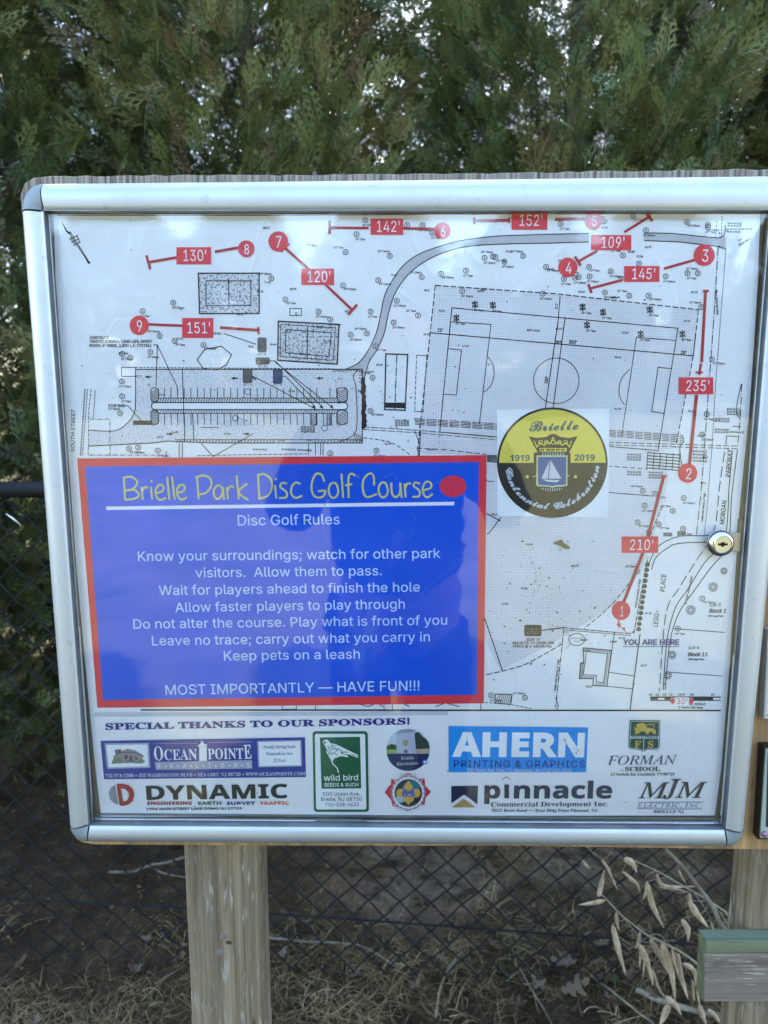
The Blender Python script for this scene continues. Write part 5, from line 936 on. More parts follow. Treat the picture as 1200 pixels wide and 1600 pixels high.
e.line(E6((430, 748), (462, 742)), 1.6, ink('gold_dot', (206, 192, 110)), 3); e.line(E6((760, 735), (775, 745)), 1.6, ink('gold_dot', (206, 192, 110)), 3)
e.arc_text('Centennial Celebration', c, 73.5, 175, 3, 10.5, EG, 'c', layer=3, bold=.8)
e.build('round yellow and black centennial emblem on the map')

# ---- sponsors
h = Ink('sponsor_heading', poster, base=5); IND = ink('heading_indigo', (36, 24, 128))
h.text('SPECIAL THANKS TO OUR SPONSORS!', (164, 1139.5), (641.5, 1131), 10, IND, 'S', layer=0, bold=.9)
h.fill([(147, 1113), (700, 1111), (700, 1117), (148, 1119.5)], ink('tape_grey', (196, 200, 208)), -1)
h.build()
def logo(): return Ink('sponsor_logo', poster, base=5)
q = logo(); OB = ink('ocean_blue', (34, 50, 144)); SIL = ink('silver', (168, 172, 190)); F1 = zoomed(140, 1110, 6.667); F2 = zoomed(300, 1110, 6.667)
q.fill([(157.5, 1157), (476.5, 1151.5), (478, 1213.5), (163, 1217)], OB, 0)
q.fill([(164, 1161), (233, 1160), (235.5, 1199), (168, 1200.5)], SIL, 1); q.fill([(167, 1163.5), (230.5, 1162.5), (232.5, 1196.5), (170.5, 1198)], PATCH, 2)
hg = ink('house_grey', (150, 138, 140)); hn = ink('house_green', (112, 132, 96)); hb = ink('house_dark', (74, 66, 76))
q.fill(F1((275, 400), (330, 395), (340, 415), (400, 392), (480, 410), (560, 460), (555, 540), (350, 545), (250, 540), (255, 470), (280, 455)), hg, 3)
q.fill(F1((230, 550), (250, 500), (320, 480), (350, 510), (340, 545)), hn, 4); q.fill(F1((470, 545), (500, 520), (560, 505), (585, 525), (555, 545)), hn, 4)
for x0, y0, x1, y1 in ((270, 405, 290, 440), (305, 405, 325, 440), (370, 460, 400, 500), (420, 470, 450, 510), (480, 480, 500, 510), (380, 515, 470, 525)): q.fill(F1((x0, y0), (x1, y0), (x1, y1), (x0, y1)), hb, 4.5)
q.line(F1((255, 470), (330, 430), (480, 430), (570, 470)), 1.2, hb, 5)
q.text('O', (241, 1187.5), (257, 1187), 23, WHT, 'S', layer=1); q.text('CEAN', (257, 1187), (309, 1186), 17.5, WHT, 'S', layer=1); q.text('POINT', (325, 1185.5), (381, 1185), 17.5, WHT, 'S', layer=1); q.text('E', (382, 1185), (394, 1184.5), 23, WHT, 'S', layer=1)
q.line([(241, 1161.5), (309, 1160.5)], .7, SIL, 1); q.line([(325, 1159.5), (394, 1158.5)], .7, SIL, 1)
q.fill([(242.5, 1190), (394, 1187), (394.5, 1200), (244, 1202)], SIL, 1); q.text('R•E•A•L•T•O•R•S', (247, 1199.5), (391, 1197.5), 7, WHT, 's', layer=2, track=.5, bold=.3)
q.fill(F2((105, 305), (130, 345), (160, 350), (155, 375), (158, 520), (78, 522), (78, 375), (62, 360), (88, 345)), PATCH, 1.5); q.line(F2((75, 368), (155, 366)), .8, SIL, 2.5)
q.fill([(402, 1157), (471, 1155.5), (472, 1196.5), (404, 1198)], SIL, 1); q.fill([(404.5, 1159), (469, 1157.5), (470, 1194.5), (406, 1196)], PATCH, 2)
for s_, x0, x1, y in (('Proudly Serving South', 412, 462, 1168.5), ('Monmouth for Over', 416, 458, 1179), ('25 Years', 428, 447.5, 1189.5)): q.text(s_, (x0, y + .3), (x1, y - .3), 5.4, OB, 'S', layer=3)
q.text('732-974-2300 • 555 WASHINGTON BLVD • SEA GIRT, NJ 08750 • WWW.OCEANPOINTE.COM', (165, 1214), (477, 1210.5), 5.6, EG, 'S', layer=1)
q.build('blue realtors logo with white lighthouse')
q = logo(); DR = ink('dyn_red', (164, 44, 40)); SB = ink('dyn_black', (32, 32, 34))
q.fill(F1((265, 772), (225, 800), (203, 850), (215, 920), (255, 960), (302, 980)), ink('ball_grey', (140, 142, 152)), 0)
q.fill(F1((282, 762), (340, 760), (410, 775), (455, 820), (468, 875), (450, 940), (405, 980), (345, 992), (315, 985)), DR, 0, holes=[F1((328, 808), (372, 815), (408, 850), (412, 890), (395, 930), (362, 945), (350, 940))])
q.text('DYNAMIC', (226, 1249), (451, 1246), 23, SB, 'b', layer=0, bold=1.0)
for s_, x0, x1, cc in (('ENGINEERING', 230, 301, DR), ('EARTH', 309, 347, ink('dyn_green', (36, 96, 84))), ('SURVEY', 354, 399, NAVY), ('TRAFFIC', 406, 452, ink('dyn_orange', (218, 112, 84)))): q.text(s_, (x0, 1257), (x1, 1256.5), 5.4, cc, 'b', bold=.3)
q.text('1904 MAIN STREET LAKE COMO, NJ 07719', (229, 1265), (379, 1264), 3.7, SB, 's', bold=.5)
q.build('red D ball and black wide letters reading DYNAMIC')
q = logo(); WG = ink('bird_green', (30, 98, 62)); F4 = zoomed(480, 1110, 5.4545)
q.fill(rrect(488.5, 1142, 574.5, 1268, 5, 2), WG, 0); q.fill(rrect(492, 1146, 570.5, 1264, 3, 2), PATCH, 1); q.fill([(500, 1151.5), (562.5, 1150.5), (564.5, 1231), (502.5, 1231.5)], WG, 2)
q.fill(F4((132, 262), (150, 245), (175, 245), (200, 275), (250, 285), (320, 320), (435, 375), (432, 400), (340, 365), (350, 395), (290, 385), (240, 400), (205, 430), (190, 360), (165, 320), (148, 290)), PATCH, 3, holes=[])
q.fill(F4((140, 260), (160, 262), (158, 278), (145, 278)), WG, 4)
for pts in (((170, 300), (220, 320), (210, 300), (260, 330), (240, 350)), ((200, 330), (270, 320), (300, 350), (350, 350)), ((200, 290), (250, 300)), ((180, 310), (210, 370), (230, 355), (260, 380)), ((370, 365), (425, 388)), ((290, 360), (340, 372))): q.line(F4(*pts), 1.1, WG, 4)
q.line(F4((165, 335), (190, 390), (215, 420), (215, 445), (255, 485), (268, 525)), 1.6, PATCH, 3.5); q.line(F4((165, 350), (205, 405)), 1, PATCH, 3.5)
q.text('wild bird', (506, 1219), (560.5, 1218), 9.6, PATCH, layer=3, bold=.3); q.text('SEEDS & SUCH', (506.5, 1228), (560.5, 1227.5), 5.8, PATCH, layer=3, bold=.2)
for s_, x0, x1, y in (('500 Union Ave.', 504, 563.5, 1242.5), ('Brielle, NJ 08730', 501, 566, 1250.5), ('732-528-4633', 508, 561, 1259)): q.text(s_, (x0, y), (x1, y - .4), 6, ink('slate', (76, 96, 92)), layer=2, bold=.2)
q.build('green framed logo with a perched white bird')
q = logo(); c4 = (637.5, 1171)
def clip(pts): return pts
circ = [(c4[0] + 34 * math.cos(R(k * 6)), c4[1] + 32.5 * math.sin(R(k * 6))) for k in range(60)]
def in_circ(x0, y0, x1, y1):
    pts = []
    for k in range(121):
        x = x0 + (x1 - x0) * k / 120; pts.append(x)
    top = [(x, max(y0, c4[1] - 32.5 * math.sqrt(max(0, 1 - ((x - c4[0]) / 34) ** 2)))) for x in pts[::6]]
    bot = [(x, min(y1, c4[1] + 32.5 * math.sqrt(max(0, 1 - ((x - c4[0]) / 34) ** 2)))) for x in pts[::6]]
    return top + bot[::-1]
q.fill(circ, ink('photo_sky', (196, 208, 222)), 0)
q.fill(in_circ(604.2, 1163, 671, 1176), ink('photo_field', (176, 166, 140)), 1); q.fill(in_circ(604.2, 1170, 620, 1176), ink('photo_lawn', (136, 176, 92)), 2)
q.fill(F4((915, 185), (950, 180), (985, 220), (1015, 240), (1035, 270), (1045, 320), (915, 325)), ink('photo_tree', (44, 64, 54)), 2.5); q.fill(F4((680, 300), (720, 280), (760, 295), (760, 330), (678, 330)), ink('photo_tree', (44, 64, 54)), 2.5)
q.fill(F4((745, 195), (790, 160), (870, 152), (925, 165), (912, 185), (930, 365), (762, 365), (762, 200)), ink('photo_tower', (178, 184, 204)), 3.5); q.fill(F4((745, 195), (790, 162), (870, 154), (925, 166), (910, 180), (790, 190)), ink('photo_roof', (140, 148, 170)), 4)
q.fill(F4((812, 250), (860, 250), (855, 285), (838, 305), (820, 285)), ink('photo_crest', (150, 146, 96)), 5); q.fill(F4((825, 330), (855, 330), (855, 358), (825, 358)), ink('photo_door', (84, 92, 100)), 5)
q.fill(in_circ(604.6, 1176.5, 670.4, 1204), ink('rec_navy', (22, 32, 88)), 4.5)
q.text('Brielle', (626.5, 1186), (646.5, 1185), 5.6, EG, layer=6); q.text('Recreation', (620, 1195), (653.5, 1193.5), 5.6, EG, layer=6)
q.disc((664, 1189.5), 3.8, ink('badge_blue', (92, 150, 220)), 6, n=16); q.disc((664, 1189.5), 1.6, WHT, 7, n=10)
q.build('round photograph of a white tower over a navy band')
q = logo(); BR_ = ink('badge_red', (196, 40, 56)); BGD = ink('badge_gold', (214, 164, 66)); BTL = ink('badge_teal', (40, 120, 140)); bc = (638, 1238)
q.fill(F4((660, 695), (690, 650), (715, 625), (715, 580), (770, 590), (800, 560), (860, 525), (920, 560), (940, 580), (1000, 575), (1005, 640), (1055, 690), (1010, 740), (1000, 800), (930, 800), (860, 860), (790, 825), (730, 815), (715, 760)), BR_, 0)
q.disc(bc, 27, ink('badge_white', (226, 226, 230)), 1, n=40); q.ring(bc, 26, 1.2, NAVY, 1.6, n=40)
for k_ in range(22): an = R(k_ * 360 / 22); q.line([(bc[0] + 23 * math.cos(an), bc[1] + 23 * math.sin(an)), (bc[0] + 27 * math.cos(an + .08), bc[1] + 27 * math.sin(an + .08))], 1, BR_, 2)
q.disc(bc, 21.5, ink('badge_black', (24, 40, 60)), 3, n=36); q.disc((bc[0] + 4, bc[1] - 5), 14, BTL, 3.5, n=24); q.disc((bc[0] - 12, bc[1] + 8), 7, ink('badge_sky', (150, 190, 215)), 3.7, n=16)
q.fill([(bc[0], bc[1] - 20), (bc[0] + 6, bc[1] - 11), (bc[0] - 6, bc[1] - 11)], BGD, 5); q.disc((bc[0], bc[1] - 9), 6.5, BGD, 5.2, n=14); q.disc((bc[0] - 12, bc[1]), 7, BGD, 5.4, n=14); q.disc((bc[0] + 12, bc[1]), 7, BGD, 5.6, n=14); q.disc((bc[0], bc[1] + 8), 9, BGD, 5.8, n=14, ry=7); q.fill([(bc[0] - 4, bc[1] + 12), (bc[0] + 4, bc[1] + 12), (bc[0], bc[1] + 19)], BGD, 6)
q.text('63', (bc[0] - 10.5, bc[1] + 5.5), (bc[0] + 10.5, bc[1] + 5.5), 11.5, ink('badge_num', (52, 92, 190)), 'b', layer=7, bold=.5)
q.arc_text('BSA', (638, 1238), 28, 243, 297, 6, EG, 's', layer=2, bold=.4); q.arc_text('BRIELLE, NJ', (638, 1236), 34, 125, 55, 3.6, EG, 's', layer=2, bold=.3)
for x, y in ((617, 1219), (658, 1219), (617, 1257), (658, 1257)): q.line([(x - 3, y - 3 * (1 if (x < 638) == (y < 1238) else -1)), (x + 3, y + 3 * (1 if (x < 638) == (y < 1238) else -1))], 1.8, EG, 2.5)
q.build('red scout badge with number 63')
q = logo(); AB = ink('ahern_blue', (24, 142, 226)); F5 = zoomed(690, 1110, 4.8)
q.fill(F5((52, 115), (1097, 125), (1083, 461), (52, 461)), AB, 0)
q.text('AHERN', F5((88, 338))[0], F5((1084, 342))[0], 38, PATCH, 'b', layer=1, bold=3.0)
q.text('PRINTING & GRAPHICS', F5((84, 421))[0], F5((1077, 424))[0], 11, NAVY, 's', layer=1, track=.05, bold=.35)
q.text('231 Parker Ave. (Hwy 71) Manasquan, NJ (732) 223-1476', F5((190, 455))[0], F5((972, 457))[0], 5, EG, 's', layer=1, bold=.2)
q.build('bright blue printing logo reading AHERN')
q = logo(); PN = ink('pin_navy', (28, 34, 66)); PG = ink('pin_gold', (176, 146, 84))
q.fill(F5((72, 565), (272, 562), (268, 700), (168, 628), (72, 695)), PN, 0); q.fill(F5((75, 725), (165, 660), (255, 725)), PG, 0)
q.fill(F5((448, 518), (485, 490), (522, 516), (510, 516), (485, 500), (460, 518)), PG, 0)
q.text('p', F5((306, 655))[0], F5((446, 655))[0], 27, PN, 'b', layer=0, bold=1.4)
q.fill(F5((470, 553), (505, 553), (505, 656), (470, 656)), PN, 0); q.text('nnacle', F5((526, 655))[0], (957, 1246.5), 27, PN, 'b', layer=0, bold=1.4)
q.text('Commercial Development Inc.', F5((366, 719))[0], (951, 1259), 7.8, PN, 'S', layer=0); q.text('3822 River Road — Rear Bldg Point Pleasant, NJ', F5((372, 758))[0], (933, 1268), 5, DK, 'S', layer=0)
q.build('navy and gold roof logo reading pinnacle')
q = logo(); FG = ink('forman_green', (22, 74, 62)); F6 = zoomed(930, 1110, 6.0)
q.fill(F6((322, 88), (608, 88), (602, 345), (580, 365), (490, 365), (447, 383), (405, 365), (325, 358), (310, 340)), FG, 0)
q.line(F6((332, 98), (598, 98), (592, 340), (575, 355), (488, 356), (447, 372), (408, 356), (332, 350), (321, 335)), .9, EG, 1, closed=True)
q.fill(F6((328, 235), (597, 235), (596, 260), (327, 260)), EG, 1.5); q.text('TRUTH IS FREEDOM', F6((332, 253))[0], F6((585, 253))[0], 2.8, FG, 's', layer=2.5, bold=.3); q.line(F6((452, 262), (450, 365)), 1.2, EG, 1.5)
LG = ink('lion_gold', (208, 176, 84))
q.fill(F6((358, 140), (372, 160), (385, 165), (378, 130), (400, 118), (440, 112), (470, 125), (475, 155), (540, 165), (565, 185), (565, 215), (540, 218), (530, 190), (500, 195), (500, 218), (475, 215), (460, 190), (420, 195), (400, 215), (365, 218), (375, 195), (365, 175)), LG, 2)
q.line(F6((470, 140), (510, 125), (545, 135), (545, 155)), 1, LG, 2.3, smooth=True)
q.text('F', F6((362, 343))[0], F6((424, 343))[0], 11, LG, 'S', layer=2, bold=.3); q.text('S', F6((485, 343))[0], F6((542, 343))[0], 11, LG, 'S', layer=2, bold=.3)
q.text('FORMAN', F6((118, 507))[0], F6((755, 500))[0], 15, ink('forman_grey', (60, 70, 80)), 'I', layer=0); q.text('SCHOOL', F6((272, 567))[0], F6((605, 564))[0], 7.3, ink('forman_dk', (34, 52, 56)), 'S', layer=0, bold=.2); q.text('12 Norfolk Rd, Litchfield, CT 06759', F6((138, 609))[0], F6((742, 606))[0], 4.4, DK, 'S', layer=0)
q.build('green and gold lion shield over the word FORMAN')
q = logo(); MK = ink('mjm_dark', (48, 40, 46))
q.text('M', F6((415, 820))[0], F6((672, 820))[0], 26.5, MK, 'I', layer=0, bold=.4); q.text('J', F6((655, 825))[0], F6((775, 825))[0], 33, MK, 'I', layer=0, bold=.4); q.text('M', F6((762, 815))[0], F6((1025, 815))[0], 26.5, MK, 'I', layer=.5, bold=.4)
q.line(F6((400, 858), (1014, 855)), .9, NAVY, 0); q.line(F6((390, 920), (1005, 920)), .9, NAVY, 0); q.text('ELECTRIC, INC.', F6((396, 910))[0], F6((1004, 908))[0], 7.6, ink('electric_grey', (84, 88, 108)), 'I', layer=0, track=.06); q.text('BRIELLE NJ', F6((543, 960))[0], F6((830, 958))[0], 4.8, DK, 'S', layer=0)
q.build('thin italic letters reading MJM over two rules')
# ================================================================== ground
def gz(x, y):
    return (.035 * math.sin(x * 1.9 + .6) * math.cos(y * 1.5 - .4) + .018 * math.sin(x * 5.3 + y * 3.7) + .010 * math.sin(x * 13.1 - y * 9.3 + 1) + .006 * math.sin(x * 31 + y * 27)) * max(0, min(1, 1.6 - abs(y - 1.2) / 5)) + .05 * math.exp(-((y - 1.0) / .6) ** 2)
xs = [-1500, -400, -120, -40, -15, -8] + list(np.linspace(-4.5, 4.5, 226)) + [8, 15, 40, 120, 400, 1500]
ys = [-1500, -400, -120, -40, -15, -6, -3, -1.5, -.5] + list(np.linspace(0, 4.4, 125)) + [6, 9, 15, 40, 120, 400, 1500]
gv = [(x, y, gz(x, y) if abs(x) < 5 and -.2 < y < 4.5 else 0) for y in ys for x in xs]; nx = len(xs)
gf = [(j * nx + i, j * nx + i + 1, (j + 1) * nx + i + 1, (j + 1) * nx + i) for j in range(len(ys) - 1) for i in range(nx - 1)]
def ground_mat():
    m, t, b = new_mat('soil_and_lawn'); vec = coords(t)
    n1 = noise(t, vec, 14, 8, .7); n2 = noise(t, vec, 90, 4, .7); n3 = noise(t, vec, 2.2, 4, .6)
    soil = ramp(t, [(.25, (.020, .011, .005)), (.5, (.058, .036, .018)), (.75, (.12, .079, .042))], n1)
    fine = ramp(t, [(.3, (.4, .4, .4)), (.62, (.95, .95, .95)), (.78, (2.0, 1.9, 1.7))], n2)
    col = mix(t, 1.0, soil.outputs[0], fine.outputs[0], 'MULTIPLY')
    at_ = N(t, 'ShaderNodeAttribute', attribute_name='pale'); pale = ramp(t, [(.3, (.11, .077, .047)), (.7, (.21, .16, .105))], noise(t, vec, 30, 5, .6))
    k = N(t, 'ShaderNodeMath', operation='MULTIPLY'); t.links.new(at_.outputs['Fac'], k.inputs[0]); r2 = ramp(t, [(.38, (0, 0, 0)), (.55, (1, 1, 1))], noise(t, vec, 11, 5, .6)); t.links.new(r2.outputs[0], k.inputs[1])
    col = mix(t, k.outputs[0], col, pale.outputs[0])
    sp = N(t, 'ShaderNodeSeparateXYZ'); c = N(t, 'ShaderNodeTexCoord'); t.links.new(c.outputs['Object'], sp.inputs[0])
    def band(a0, a1):
        mr = N(t, 'ShaderNodeMapRange'); mr.inputs['From Min'].default_value = a0; mr.inputs['From Max'].default_value = a1; t.links.new(sp.outputs['Y'], mr.inputs[0]); return mr.outputs[0]
    lawn = ramp(t, [(.3, (.10, .11, .045)), (.7, (.21, .18, .10))], noise(t, vec, 1.4, 6, .6))
    col = mix(t, band(2.6, 4.0), col, lawn.outputs[0]); col = mix(t, band(-.2, -1.6), col, lawn.outputs[0])
    t.links.new(col, b.inputs['Base Color']); b.inputs['Roughness'].default_value = .95; b.inputs['Specular IOR Level'].default_value = .1
    bump(t, b, n1, 1.0, .02); return m
ground = tag(mesh_obj('ground', gv, gf, ground_mat(), smooth=True), kind='structure')
patches = [(floor_at(u, v, .03), r) for u, v, r in ((620, 1345, .22), (700, 1335, .16), (860, 1330, .26), (930, 1325, .2), (620, 1390, .14), (680, 1400, .12), (1060, 1350, .12), (800, 1345, .12))]
att = ground.data.attributes.new('pale', 'FLOAT', 'POINT')
att.data.foreach_set('value', [min(1, sum(math.exp(-((x - p.x) ** 2 + (y - p.y) ** 2) / r ** 2) for p, r in patches)) if 0 < y < 4 else 0 for x, y, z in gv])

# ================================================================== posts and backing board
def post(u0, v0, u1, v1, label):
    """round-edged timber post: left and right pixels of its front face at two heights"""
    yf = .041
    a, b = at(u0, v0, yf), at(u1, v0, yf); W = b.x - a.x; cx = (a.x + b.x) / 2; D = .058
    e = empty('wooden_post', (cx, yf + D / 2, 0)); tag(e, label, 'post', 'timber posts carrying the notice board')
    nseg, c = 40, .008; prof = []
    for sx, sy, a0 in ((1, -1, -90), (1, 1, 0), (-1, 1, 90), (-1, -1, 180)):
        for i in range(4):
            an = R(a0 + i * 30); prof.append((sx * (W / 2 - c) + c * math.cos(an), sy * (D / 2 - c) + c * math.sin(an)))
    rr = random.Random(int(u0)); vv, ff = [], []; m = len(prof)
    for j in range(nseg + 1):
        z = -.3 + 1.95 * j / nseg
        for i, (x, y) in enumerate(prof):
            w_ = 1 + .006 * math.sin(z * 7 + i) + rr.uniform(-.003, .003)
            vv.append((cx + x * w_, yf + D / 2 + y, z))
    for j in range(nseg):
        for i in range(m): ff.append((j * m + i, j * m + (i + 1) % m, (j + 1) * m + (i + 1) % m, (j + 1) * m + i))
    ff.append(tuple(nseg * m + i for i in range(m)))
    smooth_angle(mesh_obj('shaft', vv, ff, M_POST, e), 50)
    return e
p1 = post(286, 1340, 407, 1340, 'weathered grey post under the left half of the map case, with a pale knot')
p2 = post(1177, 1340, 1306, 1340, 'smoother grey post at the right edge, behind the green-edged plank')
# knot and resin scar on the left post
kc = at(354, 1477, .0395); kb = []
def blob(cx, cz, rx, rz, y, seed, n=16):
    q = random.Random(seed); return [(cx + rx * math.cos(k * 2 * math.pi / n) * q.uniform(.55, 1.2), y, cz + rz * math.sin(k * 2 * math.pi / n) * q.uniform(.55, 1.2)) for k in range(n)]
M_KNOT = ink('knot_brown', (60, 50, 40), .7, False, .3); M_RESIN = ink('resin', (112, 100, 90), .75, False, .4)
def dome(name, pts, h, mat, parent):
    n = len(pts); c = Vector(tuple(sum(p[i] for p in pts) / n for i in range(3)))
    v = [tuple(p) for p in pts] + [tuple(c + (Vector(p) - c) * .6 + Vector((0, -h * .8, 0))) for p in pts] + [(c.x, c.y - h, c.z)]
    f = [(i, (i + 1) % n, n + (i + 1) % n, n + i) for i in range(n)] + [(n + i, n + (i + 1) % n, 2 * n) for i in range(n)]
    return smooth_angle(mesh_obj(name, v, f, mat, parent), 80)
yk = .0408
dome('knot', blob(kc.x + .003, kc.z + .003,   .0045, .0035, yk, 3), .0010, M_KNOT, p1)
q_ = at(349, 1464, .04); dome('resin_scar', blob(q_.x, q_.z, .0055, .0065, yk, 5, 30), .0008, M_RESIN, p1)
q_ = at(344, 1488, .04); dome('resin_scar', blob(q_.x, q_.z, .0065, .0055, yk, 8, 30), .0008, M_RESIN, p1)

def slab(name, outline, y0, y1, mat, parent=None, bev=0):
    n = len(outline); vv = [(x, y0, z) for x, z in outline] + [(x, y1, z) for x, z in outline]
    area = sum(outline[i][0] * outline[(i + 1) % n][1] - outline[(i + 1) % n][0] * outline[i][1] for i in range(n))
    f = tuple(range(n)); g = tuple(n + i for i in range(n))[::-1]; s = [(i, n + i, n + (i + 1) % n, (i + 1) % n) for i in range(n)]
    if area < 0: f = f[::-1]; g = g[::-1]; s = [q[::-1] for q in s]
    o = mesh_obj(name, vv, [f, g] + s, mat, parent)
    if bev: bevel(o, bev, 2)
    return o
YB = .020
bo = [(113, 1295), (119, 1311), (128, 1317), (150, 1320), (450, 1322), (800, 1322), (1130, 1327), (1500, 1332), (1640, 1334), (1690, 262), (1200, 264), (800, 269.5), (400, 273), (80, 274.5), (52, 277.5), (38, 286), (31.5, 305)]
e = empty('backing_board', (0, YB, at(600, 800, YB).z)); tag(e, 'plywood backing board, grey along the top and honey brown below, behind the metal case', 'backing board')
ol = [(at(u, v, YB).x, at(u, v, YB).z) for u, v in bo]
dense = []
for i, p in enumerate(ol):
    q = ol[(i + 1) % len(ol)]; k_ = max(1, int(math.dist(p, q) / .012)) if 9 <= i <= 12 else 1
    for j in range(k_):
        z_ = p[1] + (q[1] - p[1]) * j / k_ + (rnd.uniform(-.0009, .0009) if 9 <= i <= 12 and j else 0)
        dense.append((p[0] + (q[0] - p[0]) * j / k_, z_))
slab('plywood_sheet', dense, YB, YB + .018, M_PLY, e, .0012)

# ================================================================== lockable display case
case = empty('display_case', (0, -.001, at(600, 800, 0).z)); tag(case, 'wide glazed notice case in silver aluminium with grey rounded corners and a chrome lock', 'notice case')
YO, YI = -.006, -.018
O = lambda u, v: (lambda p: (p.x, p.z))(at(u, v, YO)); I = lambda u, v: (lambda p: (p.x, p.z))(at(u, v, YI))
PROF = [(0, .0195), (0, .004), (.012, -.003), (.045, -.0085), (.10, -.0125), (.17, -.0150), (.235, -.0166), (.25, -.0178), (.28, -.0186), (.40, -.0204), (.55, -.0212), (.70, -.0210), (.85, -.0203), (.95, -.0193), (1, -.018)]
def loft(rows, name, mat, parent):
    """rows: list of (outer point, inner point)"""
    vv, ff = [], []; m = len(PROF)
    for o, i in rows:
        for t_, y in PROF: vv.append((o[0] + (i[0] - o[0]) * t_, y, o[1] + (i[1] - o[1]) * t_))
    for r in range(len(rows) - 1):
        for k in range(m - 1): ff.append((r * m + k, r * m + k + 1, (r + 1) * m + k + 1, (r + 1) * m + k))
    # end caps so that each rail is a closed bar with thickness
    base = len(vv)
    for o, i in rows: vv.append((i[0], .0195, i[1]))
    for r in range(len(rows) - 1): ff.append((r * m + m - 1, base + r, base + r + 1, (r + 1) * m + m - 1))
    ff.append(tuple(range(m)) + (base,)); ff.append(tuple((len(rows) - 1) * m + k for k in range(m))[::-1] + (base + len(rows) - 1,))
    bm_fix = mesh_obj(name, vv, ff, mat, parent)
    import bmesh
    b = bmesh.new(); b.from_mesh(bm_fix.data); bmesh.ops.recalc_face_normals(b, faces=b.faces); b.to_mesh(bm_fix.data); b.free()
    return smooth_angle(bm_fix, 24)
TL, TR, BL, BR = (67, 328), (1212.5, 327), (138, 1290), (1134, 1297)
lerp = lambda a, b, t: (a[0] + (b[0] - a[0]) * t, a[1] + (b[1] - a[1]) * t)
def rail(name, o0, o1, i0, i1, n=6):
    return loft([(O(*lerp(o0, o1, k / n)), I(*lerp(i0, i1, k / n))) for k in range(n + 1)], name, M_ALU, case)
rail('top_rail', (71, 286.5), (1247, 273.5), (70, 328), (1209, 327))
rail('bottom_rail', (143, 1313), (1128, 1320.5), (141, 1290.2), (1131, 1297))
rail('left_rail', (36, 333), (110, 1286), (67.5, 332), (137.7, 1287))
rail('right_rail', (1258, 330), (1160.5, 1291), (1212.3, 330), (1134.5, 1294))
def corner(inner, p0, p1, ctrl):
    pts = []
    for k in range(11):
        t = k / 10; pts.append(tuple((1 - t) ** 2 * p0[d] + 2 * t * (1 - t) * ctrl[d] + t * t * p1[d] for d in (0, 1)))
    rows = [(O(*p), I(inner[0] + (.5 if i > 5 else 0), inner[1])) for i, p in enumerate(pts)]
    cx = I(*inner)
    rows = [(o, (cx[0] + (o[0] - cx[0]) * .05, cx[1] + (o[1] - cx[1]) * .05)) for o, _ in rows]
    loft(rows, 'corner_cap', M_CORNER, case)
corner(TL, (35.4, 331), (70, 286.5), (37, 288)); corner(BL, (110.3, 1288), (141.5, 1313.2), (114, 1310.5))
corner(BR, (1129.5, 1320.5), (1160.3, 1293.5), (1158, 1320)); corner(TR, (1248.5, 273.5), (1257.5, 329), (1262, 273))
# inner walls of the case and the brown board the poster is pinned to
def wall(name, a, b, off=1.0, y0=-.0178, y1=-.0062, mat=None):
    a0, b0 = I(*a), I(*b)
    dx, dz = b0[0] - a0[0], b0[1] - a0[1]; L = math.hypot(dx, dz); nx_, nz_ = -dz / L * .003 * off, dx / L * .003 * off
    v = [(a0[0], y0, a0[1]), (b0[0], y0, b0[1]), (b0[0], y1, b0[1]), (a0[0], y1, a0[1])]; v += [(x + nx_, y, z + nz_) for x, y, z in v]
    mesh_obj(name, v, [(0, 1, 2, 3), (7, 6, 5, 4), (0, 4, 5, 1), (1, 5, 6, 2), (2, 6, 7, 3), (3, 7, 4, 0)], mat or M_WALL, case)
wall('inner_wall', (68, 329), (1211, 328)); wall('inner_wall', (1211.5, 329), (1133.5, 1296)); wall('inner_wall', (1133, 1296), (139, 1289.5)); wall('inner_wall', (138.7, 1289), (68, 329.5))
for a_, b_ in (((68, 329), (1211, 328)), ((1211.5, 329), (1133.5, 1296)), ((138.7, 1289), (68, 329.5))): wall('brown_liner', a_, b_, 1.25, -.0060, .0032, M_BACK)
# slim door track that holds the glazing along each side
def strip(name, a, b, w_px, y0, y1, mat, inward):
    a0, b0 = I(*a), I(*b); dx, dz = b0[0] - a0[0], b0[1] - a0[1]; L = math.hypot(dx, dz); k = w_px * K(*a) * inward
    n0 = (-dz / L * k, dx / L * k); v = []
    for y in (y0, y1):
        v += [(a0[0], y, a0[1]), (b0[0], y, b0[1]), (b0[0] + n0[0], y, b0[1] + n0[1]), (a0[0] + n0[0], y, a0[1] + n0[1])]
    bevel(mesh_obj(name, v, [(0, 1, 2, 3), (7, 6, 5, 4), (0, 4, 5, 1), (1, 5, 6, 2), (2, 6, 7, 3), (3, 7, 4, 0)], mat, case), .0006, 1)
bb = [I(*p) for p in ((69.5, 330), (1210, 329), (1132, 1295.5), (140, 1288.5))]
slab('brown_backing', bb, .0034, .0190, M_BACK, case)
strip('glazing_track', (1209, 331), (1131.5, 1290), 2.0, -.0125, -.0085, M_WALL, -1)
strip('glazing_track', (141, 1287), (71.5, 334), 1.2, -.0125, -.0085, M_WALL, -1)
strip('glazing_track', (1130, 1293.5), (143, 1286.5), 3.5, -.0015, .0030, M_WALL, -1)
